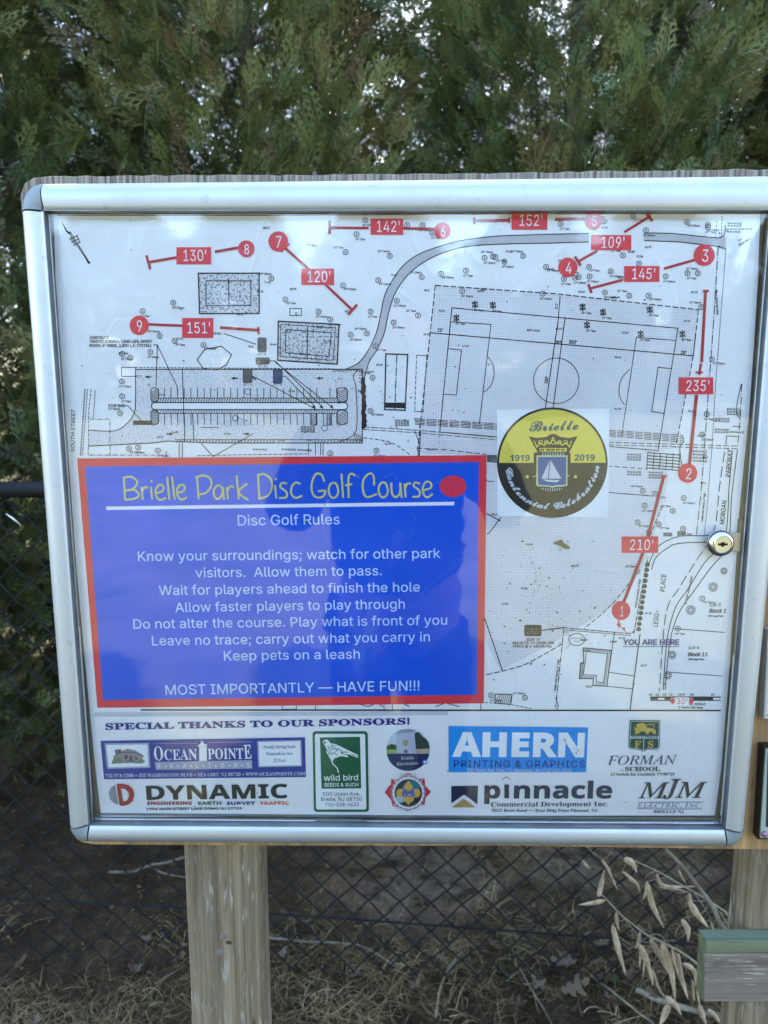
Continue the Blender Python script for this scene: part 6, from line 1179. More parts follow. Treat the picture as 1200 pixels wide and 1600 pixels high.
# glass pane: two clear faces with Fresnel reflection and a thin film of dust
def glass_mat():
    m, t, b = new_mat('dusty_glazing'); t.nodes.remove(b); out = t.nodes['Material Output']
    tr = N(t, 'ShaderNodeBsdfTransparent'); gl = N(t, 'ShaderNodeBsdfGlossy'); gl.inputs['Roughness'].default_value = .03
    fr = N(t, 'ShaderNodeFresnel'); fr.inputs['IOR'].default_value = 1.5
    vec = coords(t); bp = N(t, 'ShaderNodeBump'); bp.inputs['Strength'].default_value = .25; bp.inputs['Distance'].default_value = .004
    t.links.new(noise(t, vec, 4, 3, .5, 1.0), bp.inputs['Height']); t.links.new(bp.outputs[0], gl.inputs['Normal']); t.links.new(bp.outputs[0], fr.inputs['Normal'])
    m1 = N(t, 'ShaderNodeMixShader'); t.links.new(fr.outputs[0], m1.inputs[0]); t.links.new(tr.outputs[0], m1.inputs[1]); t.links.new(gl.outputs[0], m1.inputs[2])
    df = N(t, 'ShaderNodeBsdfDiffuse'); df.inputs['Color'].default_value = (.72, .74, .76, 1)
    dust = ramp(t, [(.35, (.002, .002, .002)), (.6, (.008, .008, .008)), (.72, (.035, .035, .035)), (.82, (.08, .08, .08))], noise(t, vec, 6, 7, .65, .8))
    m2 = N(t, 'ShaderNodeMixShader'); t.links.new(dust.outputs[0], m2.inputs[0]); t.links.new(m1.outputs[0], m2.inputs[1]); t.links.new(df.outputs[0], m2.inputs[2])
    t.links.new(m2.outputs[0], out.inputs[0]); return m
gp = [I(*p) for p in ((72, 333), (1207, 332), (1129.5, 1292), (142.5, 1285.5))]
pane = slab('glass_pane', gp, -.0118, -.0092, glass_mat(), case)
# cam lock
lc = at(1124, 848, -.012); k_ = K(1124, 848)
lock = MB(); r0 = 19.5 * k_
lock.lathe((lc.x, -.012, lc.z), [(r0 * .9, .001), (r0 * 1.04, -.0005), (r0 * 1.04, -.003), (r0 * .97, -.0065), (r0 * .80, -.0088), (r0 * .72, -.0092), (r0 * .70, -.0082)], 48)
lk = smooth_angle(lock.build('cam_lock', M_CHROME, case), 40)
pl = MB(); pl.lathe((lc.x, -.012, lc.z), [(r0 * .69, -.004), (r0 * .69, -.0086), (r0 * .64, -.0092), (r0 * .2, -.0090)], 40); smooth_angle(pl.build('lock_plug', M_BRASS, lk), 30)
ks = MB(); ks.box((lc.x - r0 * .36, -.0216, lc.z - r0 * .08), (lc.x + r0 * .36, -.0208, lc.z + r0 * .08)); ks.box((lc.x - r0 * .12, -.0217, lc.z - r0 * .17), (lc.x + r0 * .12, -.0209, lc.z + r0 * .17)); ks.build('keyhole', M_BLACK, lk)
a_, b_ = at(1124, 862, -.005), at(1158, 832, -.005)
tb = MB(); tb.box((a_.x, -.0065, a_.z), (b_.x, -.0045, b_.z)); bevel(tb.build('cam_tab', metal_mat('dull_steel', (.42, .39, .34), .4, .8, .3), case), .0008)
a_, b_ = at(1152, 856, -.004), at(1167, 811, -.004)
tb = MB(); tb.box((a_.x, -.0062, a_.z), (b_.x, .0030, b_.z)); bevel(tb.build('strike_bracket', metal_mat('rusty_bracket', (.17, .11, .065), .7, .2, .5), case), .0008)

# ================================================================== neighbours at the right edge
def framed(name, u0, v0, v1, wpx, fr_mat, fw, label, cat, yf=.006, skew=0):
    e = empty(name, tuple(at(u0 + wpx / 2, (v0 + v1) / 2, YB))); tag(e, label, cat)
    def px(u, v): p = at(u, v, yf); return (p.x, p.z)
    sk = lambda v: (v1 - v) / (v1 - v0) * skew
    out = [(u0 + sk(v0), v0), (u0 + wpx, v0), (u0 + wpx, v1), (u0 + sk(v1), v1)]; ins = [(u0 + fw + sk(v0), v0 + fw), (u0 + wpx - fw, v0 + fw), (u0 + wpx - fw, v1 - fw), (u0 + fw + sk(v1), v1 - fw)]
    for i in range(4):
        j = (i + 1) % 4; bevel(slab('frame_bar', [px(*out[i]), px(*out[j]), px(*ins[j]), px(*ins[i])], yf, YB - .0005, fr_mat, e), .001)
    slab('panel', [px(*p) for p in [(ins[0][0] + .4, ins[0][1] + .4), (ins[1][0] - .4, ins[1][1] + .4), (ins[2][0] - .4, ins[2][1] - .4), (ins[3][0] + .4, ins[3][1] - .4)]], yf + .005, YB - .002, ink('plate_white', (176, 178, 172), .35, False), e)
    return e
f1 = framed('framed_notice', 1193, 985, 1124, 240, metal_mat('beige_metal', (.38, .36, .31), .5, .5, .15), 4.5, 'pale metal framed notice sliver at the right edge, above the dark framed plate', 'framed notice', skew=7)
f2 = framed('dark_framed_plate', 1184, 1167, 1312, 260, ink('dark_frame', (34, 28, 22), .4, False, .3), 3, 'dark framed plate with a mauve button screw, lowest at the right edge', 'sign plate', skew=9)
slab('face', [(lambda p: (p.x, p.z))(at(u, v, .0035)) for u, v in ((1197, 1171), (1300, 1171), (1300, 1309), (1188, 1309))], .0035, .0105, ink('plate_grey', (140, 144, 130), .4, False), f2)
slab('printed_field', [(lambda p: (p.x, p.z))(at(u, v, .003)) for u, v in ((1200, 1176), (1294, 1176), (1294, 1292), (1197, 1292))], .0030, .00345, ink('plate_dark', (38, 42, 46), .35, False), f2)
s_ = at(1195, 1304, .002); sc_ = MB(); sc_.lathe((s_.x, .0034, s_.z), [(5.2 * K(1195, 1304), 0), (5 * K(1195, 1304), -.0015), (3 * K(1195, 1304), -.003), (.0006, -.0034)], 24); smooth_angle(sc_.build('screw', metal_mat('mauve_screw', (.25, .15, .19), .35, .5, .2), f2), 60)

# ================================================================== green edged plank in front of the right post
pk = empty('weathered_plank', tuple(at(1200, 1566, .03))); tag(pk, 'short horizontal grey board with peeling face and green painted edges on the right post', 'board')
yf, ybk = .018, .0405
c0, c1, c2 = at(1104, 1472, yf), at(1100, 1566, yf), at(1104, 1490, yf)
xr = c0.x + .42; zt, zc, zb = c0.z, c2.z, c1.z
def plank_piece(name, z0l, z0r, z1, xl0, xl1, y0, y1, mat):
    v = [(xl0, y0, z0l), (xr, y0, z0r), (xr, y1, z0r), (xl0, y1, z0l), (xl1, y0, z1), (xr, y0, z1), (xr, y1, z1), (xl1, y1, z1)]
    return bevel(mesh_obj(name, v, [(0, 3, 2, 1), (4, 5, 6, 7), (0, 1, 5, 4), (1, 2, 6, 5), (2, 3, 7, 6), (3, 0, 4, 7)], mat, pk), .0012)
plank_piece('board', zb, zb, zc - .0006, c1.x, c0.x - .0008, yf + .0008, ybk, M_PLANK)
plank_piece('top_strip', zc, zc + .006, zt, c0.x, c0.x, yf, ybk, M_GREEN)
v = [(c0.x - .0004, yf + .001, zt + .0012), (xr, yf + .001, zt + .0012), (xr, ybk - .001, zt + .0012), (c0.x - .0004, ybk - .001, zt + .0012)]
mesh_obj('painted_top', v + [(x, y, z - .0010) for x, y, z in v], [(0, 1, 2, 3), (7, 6, 5, 4), (0, 4, 5, 1), (1, 5, 6, 2), (2, 6, 7, 3), (3, 7, 4, 0)], M_GREENTOP, pk)
v = [(c1.x - .0016, yf + .0014, zb + .001), (c1.x - .0016, ybk - .001, zb + .001), (c0.x - .0018, ybk - .001, zt), (c0.x - .0018, yf + .0014, zt)]
mesh_obj('painted_end', v + [(x + .0012, y, z) for x, y, z in v], [(0, 1, 2, 3), (7, 6, 5, 4), (0, 4, 5, 1), (1, 5, 6, 2), (2, 6, 7, 3), (3, 7, 4, 0)], M_GREEN, pk)

# ================================================================== chain link fence
FY = .74
fence = empty('chain_link_fence', (0, FY, 0)); tag(fence, 'black vinyl chain link fence with round top rail running behind the notice board', 'fence')
zr = at(30, 765, FY).z
r_ = MB(); r_.tube([(-3.6, FY, zr), (3.6, FY, zr)], .0172, 20); smooth_angle(r_.build('top_rail', M_FENCE, fence), 40)
tw = [at(-300, 1385, FY - .004), at(0, 1403, FY - .004), at(280, 1418, FY - .004), at(600, 1440, FY - .004), at(980, 1468, FY - .004), at(1300, 1492, FY - .004)]
r_ = MB(); r_.tube(tw, .0026, 8); smooth_angle(r_.build('tension_wire', M_FENCE, fence), 40)
h_ = .036; np_ = int((zr - .18) / h_)
def wire_mesh(flip):
    mb = MB(); pts = []
    for j in range(np_ + 1):
        s = (j % 2) ^ flip; x = h_ * s; z = -j * h_; sg = 1 if s else -1; y = .0035 * (1 if (j % 2) else -1)
        for dz, dx in ((.004, -.0045), (0, .0012), (-.004, -.0045)): pts.append((x + sg * dx, y * (1 if dx > 0 else .6), z + dz))
    mb.tube(pts, .0020, 6)
    me = bpy.data.meshes.new('chain_wire'); me.from_pydata(mb.v, [], mb.f); me.materials.append(M_FENCE)
    me.polygons.foreach_set('use_smooth', [True] * len(me.polygons)); return me
wm = [wire_mesh(0), wire_mesh(1)]
for i in range(-42, 46):
    o = bpy.data.objects.new('wire', wm[i % 2]); link(o, fence); x0 = i * h_
    o.location = (x0, 0, zr - .012 - .045 * (x0 + 1.0)); o.rotation_euler = (0, R(0.0), 0)
for x_ in (-2.2, -.385, 2.3):
    r_ = MB(); r_.tube([(x_, FY + .045, -.2), (x_, FY + .045, zr + .03)], .022, 14); smooth_angle(r_.build('line_post', M_FENCE, fence), 40)
for x_ in (-1.25, -.95, -.65, .65, .95, 1.25):
    r_ = MB(); r_.tube([(x_ + .0005 * k, FY + .0195 * math.cos(k * .7), zr + .0195 * math.sin(k * .7)) for k in range(10)], .0014, 6); r_.build('tie_wire', M_FENCE, fence)

# ================================================================== arborvitae row
def leaf_mat(name, dark, mid, light):
    m, t, b = new_mat(name)
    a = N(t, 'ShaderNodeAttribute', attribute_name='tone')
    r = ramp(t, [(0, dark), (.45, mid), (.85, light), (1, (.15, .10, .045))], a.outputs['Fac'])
    oi = N(t, 'ShaderNodeObjectInfo'); hs = N(t, 'ShaderNodeHueSaturation'); mr = N(t, 'ShaderNodeMapRange'); mr.inputs['To Min'].default_value = .485; mr.inputs['To Max'].default_value = .51
    t.links.new(oi.outputs['Random'], mr.inputs[0]); t.links.new(mr.outputs[0], hs.inputs['Hue']); t.links.new(r.outputs[0], hs.inputs['Color'])
    t.links.new(hs.outputs[0], b.inputs['Base Color']); b.inputs['Roughness'].default_value = .55; b.inputs['Specular IOR Level'].default_value = .35
    out = t.nodes['Material Output']; tl = N(t, 'ShaderNodeBsdfTranslucent'); ms = N(t, 'ShaderNodeMixShader'); ms.inputs[0].default_value = .22
    t.links.new(r.outputs[0], tl.inputs[0]); t.links.new(b.outputs[0], ms.inputs[1]); t.links.new(tl.outputs[0], ms.inputs[2]); t.links.new(ms.outputs[0], out.inputs[0]); return m
M_LEAF = leaf_mat('arborvitae_leaf', (.036, .050, .018), (.074, .098, .030), (.140, .152, .044))
M_BARK = wood_mat('reddish_bark', (.05, .035, .025), (.10, .07, .05), (.17, .13, .10), 'Z', .8)
def spray_template(seed):
    """one flat fan spray: an axis with alternating branchlets, each carrying small pointed scales (unit length, in the XZ plane)"""
    q = np.random.RandomState(seed); tri = []
    def blade(p, d, L, w, one=False):
        d = np.array(d) / np.linalg.norm(d); s = np.array([-d[1], d[0]]) * w; p = np.array(p)
        tri.append([p - s * .5, p + d * L * .55 + s, p + d * L])
        if not one and L > .9: tri.append([p - s * .5, p + d * L, p + d * L * .45 - s])
    blade((0, 0), (0, 1), 1.0, .020)
    for k in range(9):
        y = .12 + k * .096; sd = 1 if k % 2 else -1; L = .50 * (1 - .62 * (y - .12)) * q.uniform(.75, 1.15); an = R(q.uniform(28, 46))
        dr = (sd * math.sin(an), math.cos(an)); blade((0, y), dr, L, .034)
        for j in range(3):
            f = .30 + j * .22; p = (dr[0] * L * f, y + dr[1] * L * f); a2 = an + (R(30) if j % 2 else -R(34))
            blade(p, (sd * math.sin(a2), math.cos(a2)), L * (.52 - .07 * j), .028, True)
    return np.array(tri)
TPL = [spray_template(s) for s in (1, 2, 3)]
def crown_mesh(seed, H, Rad, nb):
    q = np.random.RandomState(seed); V, T_ = [], []
    for b_ in range(nb):
        z0 = .12 + (H - .2) * q.rand() ** 1.12; fr = z0 / H; ph = q.rand() * 2 * math.pi
        lump = 1 + .16 * math.sin(ph * 3 + z0 * 3.1 + seed) + .10 * math.sin(ph * 5 - z0 * 5.3)
        Rr = Rad * (min(1, .72 + fr * 1.6) if fr < .18 else (1 - ((fr - .18) / .82) ** 1.7 * .93)) * lump
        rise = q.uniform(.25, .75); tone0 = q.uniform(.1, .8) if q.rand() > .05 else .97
        for s_ in range(q.randint(9, 15)):
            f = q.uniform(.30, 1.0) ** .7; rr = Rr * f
            c = np.array([math.cos(ph), math.sin(ph), 0]) * rr + np.array([0, 0, z0 + rise * rr * .7])
            c = c + q.normal(0, .035, 3); L = q.uniform(.072, .128)
            ax = np.array([math.cos(ph), math.sin(ph), 0]) * q.uniform(.3, 1.1) + np.array([0, 0, q.uniform(.15, 1.1)]) + q.normal(0, .30, 3); ax /= np.linalg.norm(ax)
            nrm = np.array([math.cos(ph), math.sin(ph), .2]) + q.normal(0, .7, 3); sd = np.cross(ax, nrm); sd /= np.linalg.norm(sd); nn = np.cross(sd, ax)
            tp = TPL[q.randint(3)]; curl = q.uniform(-.25, .25)
            pts = c + (tp[..., 0:1] * sd + tp[..., 1:2] * ax + (tp[..., 1:2] ** 2 * curl + np.abs(tp[..., 0:1]) * .25 * q.uniform(-1, 1)) * nn) * L
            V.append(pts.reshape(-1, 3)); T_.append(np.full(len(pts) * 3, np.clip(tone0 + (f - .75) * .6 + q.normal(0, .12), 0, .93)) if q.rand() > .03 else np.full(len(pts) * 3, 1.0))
    V = np.concatenate(V); tone = np.concatenate(T_); nt_ = len(V) // 3
    me = bpy.data.meshes.new('arborvitae_crown'); me.vertices.add(len(V)); me.vertices.foreach_set('co', V.ravel().astype(np.float32))
    me.loops.add(len(V)); me.loops.foreach_set('vertex_index', np.arange(len(V), dtype=np.int32)); me.polygons.add(nt_)
    me.polygons.foreach_set('loop_start', np.arange(0, len(V), 3, dtype=np.int32)); me.update(calc_edges=True)
    a = me.attributes.new('tone', 'FLOAT', 'POINT'); a.data.foreach_set('value', tone.astype(np.float32)); me.materials.append(M_LEAF); return me
CROWNS = [crown_mesh(3, 5.3, .70, 2150), crown_mesh(8, 5.2, .70, 2150)]
def trunk_mesh(seed, H):
    q = random.Random(seed); mb = MB(); n = 12
    ctr = [(.02 * math.sin(k * .9 + seed), .02 * math.cos(k * 1.1), -.1 + (H + .0) * k / n) for k in range(n + 1)]
    mb.tube(ctr, [.052 * (1 - .85 * k / n) for k in range(n + 1)], 9)
    for k in range(46):
        z = q.uniform(.3, H * .85); ph = q.uniform(0, 6.28); L = .5 * (1 - z / H * .7)
        mb.tube([(0, 0, z), (L * .5 * math.cos(ph), L * .5 * math.sin(ph), z + L * .18), (L * math.cos(ph + .1), L * math.sin(ph + .1), z + L * .5)], [.011, .007, .003], 5, False)
    me = bpy.data.meshes.new('trunk'); me.from_pydata(mb.v, [], mb.f); me.materials.append(M_BARK); me.polygons.foreach_set('use_smooth', [True] * len(me.polygons)); return me
TRUNKS = [trunk_mesh(1, 4.5), trunk_mesh(2, 4.2)]
where = [(-1.50, 1.88, 'leftmost in view, behind the left edge of the case'), (-.47, 1.98, 'behind the left half of the map case'), (.62, 1.90, 'behind the right half of the map case'), (1.70, 1.98, 'at the right edge of the picture')]
extra = [(-2.55, 1.98), (2.75, 1.9), (-3.6, 1.9), (3.8, 1.98)]
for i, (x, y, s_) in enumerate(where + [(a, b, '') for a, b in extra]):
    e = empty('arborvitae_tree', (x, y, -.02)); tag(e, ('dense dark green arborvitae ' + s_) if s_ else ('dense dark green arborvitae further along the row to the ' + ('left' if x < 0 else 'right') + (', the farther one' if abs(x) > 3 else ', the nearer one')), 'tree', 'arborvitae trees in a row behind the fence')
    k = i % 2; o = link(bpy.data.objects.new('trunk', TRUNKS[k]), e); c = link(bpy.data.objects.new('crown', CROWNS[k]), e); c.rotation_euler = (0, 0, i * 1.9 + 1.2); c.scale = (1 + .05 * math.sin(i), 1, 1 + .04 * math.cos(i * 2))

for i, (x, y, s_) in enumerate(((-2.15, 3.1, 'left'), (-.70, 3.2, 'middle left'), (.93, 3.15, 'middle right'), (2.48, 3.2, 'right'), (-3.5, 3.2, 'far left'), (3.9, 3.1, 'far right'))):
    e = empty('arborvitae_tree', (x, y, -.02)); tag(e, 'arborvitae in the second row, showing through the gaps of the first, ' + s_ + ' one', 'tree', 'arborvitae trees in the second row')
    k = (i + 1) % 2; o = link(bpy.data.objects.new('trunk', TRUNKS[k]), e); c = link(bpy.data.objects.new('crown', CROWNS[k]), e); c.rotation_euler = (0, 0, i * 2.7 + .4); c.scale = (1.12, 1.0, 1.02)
# ================================================================== dead grass, litter, leaves, twigs
def straw_mat():
    m, t, b = new_mat('dead_grass'); a = N(t, 'ShaderNodeAttribute', attribute_name='tone')
    r = ramp(t, [(0, (.045, .025, .011)), (.4, (.13, .084, .036)), (.75, (.25, .175, .08)), (.93, (.40, .30, .155)), (1, (.09, .13, .035))], a.outputs['Fac'])
    t.links.new(r.outputs[0], b.inputs['Base Color']); b.inputs['Roughness'].default_value = .7; b.inputs['Specular IOR Level'].default_value = .2; return m
def dens(x, y):
    p = 0.0
    p += 1.15 * max(0, min(1, (1.10 - y) / .25))                           # near strip before the fence
    p += .5 * math.exp(-((x - .45) / .45) ** 2 - ((y - 1.25) / .45) ** 2)    # tangle right of centre, beyond the fence
    if x < -.62: p *= .35 + .65 * max(0, min(1, (.86 - y) / .15))
    return p
q = np.random.RandomState(21); segs = 5; V, F, TN = [], [], []
cl = 0
while cl < 580:
    x, y = q.uniform(-1.5, 1.9), q.uniform(.45, 2.1)
    if q.rand() > dens(x, y): continue
    cl += 1; nb = q.randint(12, 34); tone = np.clip(q.normal(.5 if y < .95 else .33, .16), .05, .9); base_a = q.rand() * 6.28
    green = q.rand() < .02
    for b_ in range(nb):
        px, py = x + q.normal(0, .03), y + q.normal(0, .03); L = q.uniform(.02, .105); an = base_a + q.normal(0, 1.4); el = abs(q.normal(0, .35)); cu = q.normal(0, 1.1); dr = q.uniform(.2, 1.5)
        w_ = q.uniform(.0006, .0013); p = np.array([px, py, gz(px, py) + q.uniform(.0, .035)]); n0 = len(V)
        for s_ in range(segs + 1):
            d = np.array([math.cos(an) * math.cos(el), math.sin(an) * math.cos(el), math.sin(el)]); sd = np.array([-math.sin(an), math.cos(an), .3]); ww = w_ * (1 - .8 * s_ / segs)
            V.append(p - sd * ww); V.append(p + sd * ww); p = p + d * L / segs; an += cu / segs; el -= dr / segs
            g0 = gz(p[0], p[1]) + .004
            if p[2] < g0: p[2] = g0; el = abs(el) * .3
        for s_ in range(segs): a0 = n0 + 2 * s_; F.append((a0, a0 + 1, a0 + 3, a0 + 2))
        tt = 1.0 if green else min(.95, max(0, tone + q.normal(0, .15))); TN += [tt] * (2 * (segs + 1))
gm = mesh_obj('dead_grass', [tuple(v) for v in V], F, straw_mat()); tag(gm, 'dry straw-coloured tangled grass along the foot of the fence', 'grass', kind='stuff')
a = gm.data.attributes.new('tone', 'FLOAT', 'POINT'); a.data.foreach_set('value', TN)

V, F, TN = [], [], []
for i in range(6500):
    x, y = q.uniform(-1.7, 2.0), q.uniform(.5, 2.9); s_ = abs(q.normal(.004, .003)) + .0015; an = q.rand() * 6.28; n0 = len(V); k = q.randint(3, 6); z = gz(x, y) + .003; tl = q.normal(0, .5, 2)
    asp = q.uniform(.25, 1)
    for j in range(k):
        a_ = j * 6.283 / k; dx, dy = math.cos(a_) * s_, math.sin(a_) * s_ * asp; X_, Y_ = dx * math.cos(an) - dy * math.sin(an), dx * math.sin(an) + dy * math.cos(an)
        V.append((x + X_, y + Y_, z + tl[0] * X_ + tl[1] * Y_ + s_ * .3))
    F.append(tuple(range(n0, n0 + k))); TN += [min(.95, abs(q.normal(.12, .16)))] * k
lm = mesh_obj('leaf_litter', V, F, bpy.data.materials['dead_grass']); tag(lm, 'dark crumbled leaf litter and bark bits under the trees', 'litter', kind='stuff')
a = lm.data.attributes.new('tone', 'FLOAT', 'POINT'); a.data.foreach_set('value', TN)

def dry_mat(name, c0, c1):
    m, t, b = new_mat(name); vec = coords(t, (70, 70, 30)); r = ramp(t, [(.25, tuple(c * .5 for c in c0)), (.42, c0), (.68, c1)], noise(t, vec, 1.2, 6, .7)); t.links.new(r.outputs[0], b.inputs['Base Color']); b.inputs['Roughness'].default_value = .65
    out = t.nodes['Material Output']; tl = N(t, 'ShaderNodeBsdfTranslucent'); ms = N(t, 'ShaderNodeMixShader'); ms.inputs[0].default_value = .3
    t.links.new(r.outputs[0], tl.inputs[0]); t.links.new(b.outputs[0], ms.inputs[1]); t.links.new(tl.outputs[0], ms.inputs[2]); t.links.new(ms.outputs[0], out.inputs[0]); return m
M_OAK = [dry_mat('oak_leaf_tan', (.13, .085, .045), (.25, .18, .11)), dry_mat('oak_leaf_grey', (.14, .10, .065), (.25, .19, .125)), dry_mat('oak_leaf_russet', (.10, .05, .03), (.20, .11, .07))]
def oak_mesh(seed, mat):
    q = random.Random(seed); half = [(0, .0), (.03, .08), (.14, .16), (.07, .24), (.24, .36), (.30, .46), (.12, .48), (.12, .54), (.36, .70), (.34, .80), (.15, .72), (.10, .80), (.14, .95), (0, 1.05)]
    half = [(x * q.uniform(.8, 1.15), y) for x, y in half]; mid = [(0, y) for _, y in half]; cu, cw = q.uniform(.2, .9), q.uniform(-.8, 1.2)
    f3 = lambda x, y: (x, y, cu * (y - .5) ** 2 + cw * x * x + .03 * math.sin(y * 14 + x * 9))
    v = [f3(x, y) for x, y in half] + [f3(-x * q.uniform(.85, 1.1), y) for x, y in half] + [f3(x, y) for x, y in mid]; n = len(half); f = []
    for i in range(n - 1): f += [(i, i + 1, 2 * n + i + 1, 2 * n + i), (2 * n + i, 2 * n + i + 1, n + i + 1, n + i)]
    v += [(-.012, -.25, .02), (.012, -.25, .02), (.012, .02, .005), (-.012, .02, .005)]; f.append((3 * n, 3 * n + 1, 3 * n + 2, 3 * n + 3))
    me = bpy.data.meshes.new('oak_leaf'); me.from_pydata(v, [], f); me.materials.append(mat); me.polygons.foreach_set('use_smooth', [True] * len(f)); return me
oaks = [oak_mesh(k, M_OAK[k % 3]) for k in range(6)]
leaf_labels = ['pale five-lobed oak leaf right of centre at the bottom edge', 'bright curled oak leaf just below the fence, right of the middle', 'greyish oak leaf between the two thin twigs right of centre', 'russet oak leaf beside the straight grey twig', 'greyish oak leaf next to the short dark twig', 'russet oak leaf at the bottom edge, right of the pale five-lobed one', 'small grey oak leaf, upper one left of the left post', 'small grey oak leaf just under the upper one left of the left post', 'small grey oak leaf close to the right side of the left post', 'russet oak leaf, lowest of the three near the left post',
 'greyish oak leaf under the hanging reed leaves', 'russet oak leaf lying over the thick pale stick', 'tan oak leaf at the bottom edge below the thick pale stick', 'tan oak leaf under the green-edged board', 'russet oak leaf at the bottom edge near the thin dark stem', 'greyish oak leaf at the bottom edge left of the short dark twig', 'tiny tan oak leaf on bare soil far left', 'russet oak leaf in the grass tangle right of the long pale twig', 'russet oak leaf at the foot of the fence, left of the reeds', 'small greyish oak leaf beside the thin dark stem', 'small greyish oak leaf beside the long thin twig', 'russet oak leaf under the longest reed leaf', 'small greyish oak leaf between the left post and the short dark twig', 'tan oak leaf in the bottom left corner']
for i, (u, v, s_, k) in enumerate(((873, 1580, .075, 0), (862, 1508, .05, 0), (905, 1535, .07, 1), (928, 1560, .055, 2), (700, 1545, .05, 1), (940, 1585, .06, 2), (222, 1487, .035, 1), (221, 1521, .04, 1), (447, 1517, .04, 1), (200, 1540, .05, 2),
                                   (925, 1510, .05, 1), (985, 1560, .06, 2), (1010, 1590, .07, 3), (1075, 1575, .05, 3), (790, 1590, .05, 2), (640, 1590, .045, 4), (130, 1560, .03, 1), (760, 1500, .045, 5), (890, 1475, .04, 2), (830, 1545, .05, 4), (470, 1480, .035, 4), (980, 1500, .045, 2), (545, 1560, .04, 1), (60, 1590, .03, 4))):
    p = floor_at(u, v, .03); p.z = gz(p.x, p.y) + .028
    o = link(bpy.data.objects.new('oak_leaf', oaks[k])); o.location = p; o.scale = (s_, s_, s_); o.rotation_euler = (rnd.uniform(-.4, .5), rnd.uniform(-.4, .4), rnd.uniform(0, 6.28))
    tag(o, leaf_labels[i], 'leaf', 'fallen oak leaves on the ground')
M_TWIG = wood_mat('grey_twig', (.09, .07, .05), (.17, .14, .10), (.27, .23, .18), 'Z', .3)
def twig(label, paths):
    mb = MB(); first = None
    for pts, r0, r1, lift in paths:
        q = []
        pts = crom(pts, k=4)
        for i, (u, v) in enumerate(pts):
            p = floor_at(u, v, .04 + lift); g0 = gz(p.x, p.y) + .012 + lift; p = floor_at(u, v, g0); q.append(p + Vector((0, 0, rnd.uniform(-.001, .001))))
        mb.tube(q, [r0 + (r1 - r0) * i / (len(q) - 1) for i in range(len(q))], 7)
    o = mb.build('fallen_twig', M_TWIG, None, True); tag(o, label, 'twig')
twig('pale forked twig lying left of the left post', [([(170, 1362), (205, 1362), (235, 1352), (262, 1347), (300, 1335)], .0042, .003, .02), ([(232, 1353), (262, 1366), (310, 1374)], .0024, .0016, .02)])
twig('long thin pale twig reaching right from the left post', [([(405, 1463), (470, 1470), (540, 1474), (575, 1482), (615, 1508)], .003, .0018, .03)])
twig('short dark twig standing in the grass right of the middle', [([(722, 1486), (700, 1515), (688, 1545), (680, 1590)], .0035, .002, .03)])
twig('straight grey twig running down to the bottom edge below the oak leaves', [([(922, 1522), (955, 1548), (985, 1572), (1022, 1600)], .0026, .0022, .03)])
twig('thick pale stick lying below the green-edged board', [([(995, 1546), (1030, 1562), (1080, 1578), (1150, 1592)], .006, .007, .04)])
twig('thin dark stem leaning between the oak leaves', [([(812, 1512), (830, 1545), (850, 1578), (868, 1610)], .0018, .0016, .03)])

# ================================================================== dry reed-like plant caught on the fence
DY = .60
Z4 = zoomed(900, 1320, 4.0)
M_DRY = dry_mat('dry_leaf_blade', (.42, .29, .16), (.76, .59, .39)); M_STEM = dry_mat('dry_stem', (.26, .21, .13), (.40, .34, .22))
rt_ = floor_at(1190, 1640, .02)
plant = empty('dry_reed_plant', (at(1180, 1500, DY).x, DY, .03)); tag(plant, 'dry straw-coloured plant with long pointed hanging leaves beside the right post', 'plant')
def stem(pts, r0, r1, down=False, jy=0):
    mb = MB(); q = [at(u, v, DY + jy) for u, v in crom(Z4(*pts), k=4)]
    mb.tube(q, [r0 + (r1 - r0) * i / (len(q) - 1) for i in range(len(q))], 6); mb.build('stem', M_STEM, plant, True)
stem(((140, 310), (175, 325), (290, 445), (440, 560), (520, 600), (700, 700), (860, 860), (1000, 1200), (1080, 1500)), .0014, .0032)
stem(((330, 85), (500, 160), (640, 240), (820, 345), (960, 445), (1050, 600), (1150, 1000), (1180, 1500)), .0012, .0030, jy=.03)
stem(((500, 160), (445, 190), (437, 215)), .0008, .0007); stem(((310, 465), (240, 490), (225, 505)), .0008, .0007); stem(((440, 585), (400, 605), (395, 625)), .0008, .0008); stem(((570, 205), (500, 215), (445, 232)), .0008, .0007, jy=.03)
stem(((820, 350), (720, 350), (690, 330), (710, 300)), .0009, .0007, jy=.03); stem(((820, 385), (780, 430), (660, 460)), .0008, .0007, jy=.03); stem(((325, 100), (290, 160)), .0007, .0006, jy=.03); stem(((270, 575), (350, 635)), .0008, .0007); stem(((60, 10), (165, 85), (220, 50)), .0007, .0006, jy=.03)
stem(((380, 600), (460, 610), (560, 600)), .0008, .0008)
for pts in (((700, 290), (640, 300), (560, 265)), ((740, 300), (820, 420), (845, 480)), ((860, 370), (900, 420), (985, 460)), ((620, 230), (700, 262), (770, 262)), ((520, 600), (500, 690), (480, 780)), ((445, 575), (520, 560), (600, 640)), ((640, 720), (690, 780), (730, 850)), ((900, 420), (960, 520), (1010, 640)), ((300, 460), (380, 560), (410, 640))): stem(pts, .0008, .0005, jy=rnd.uniform(-.02, .03))
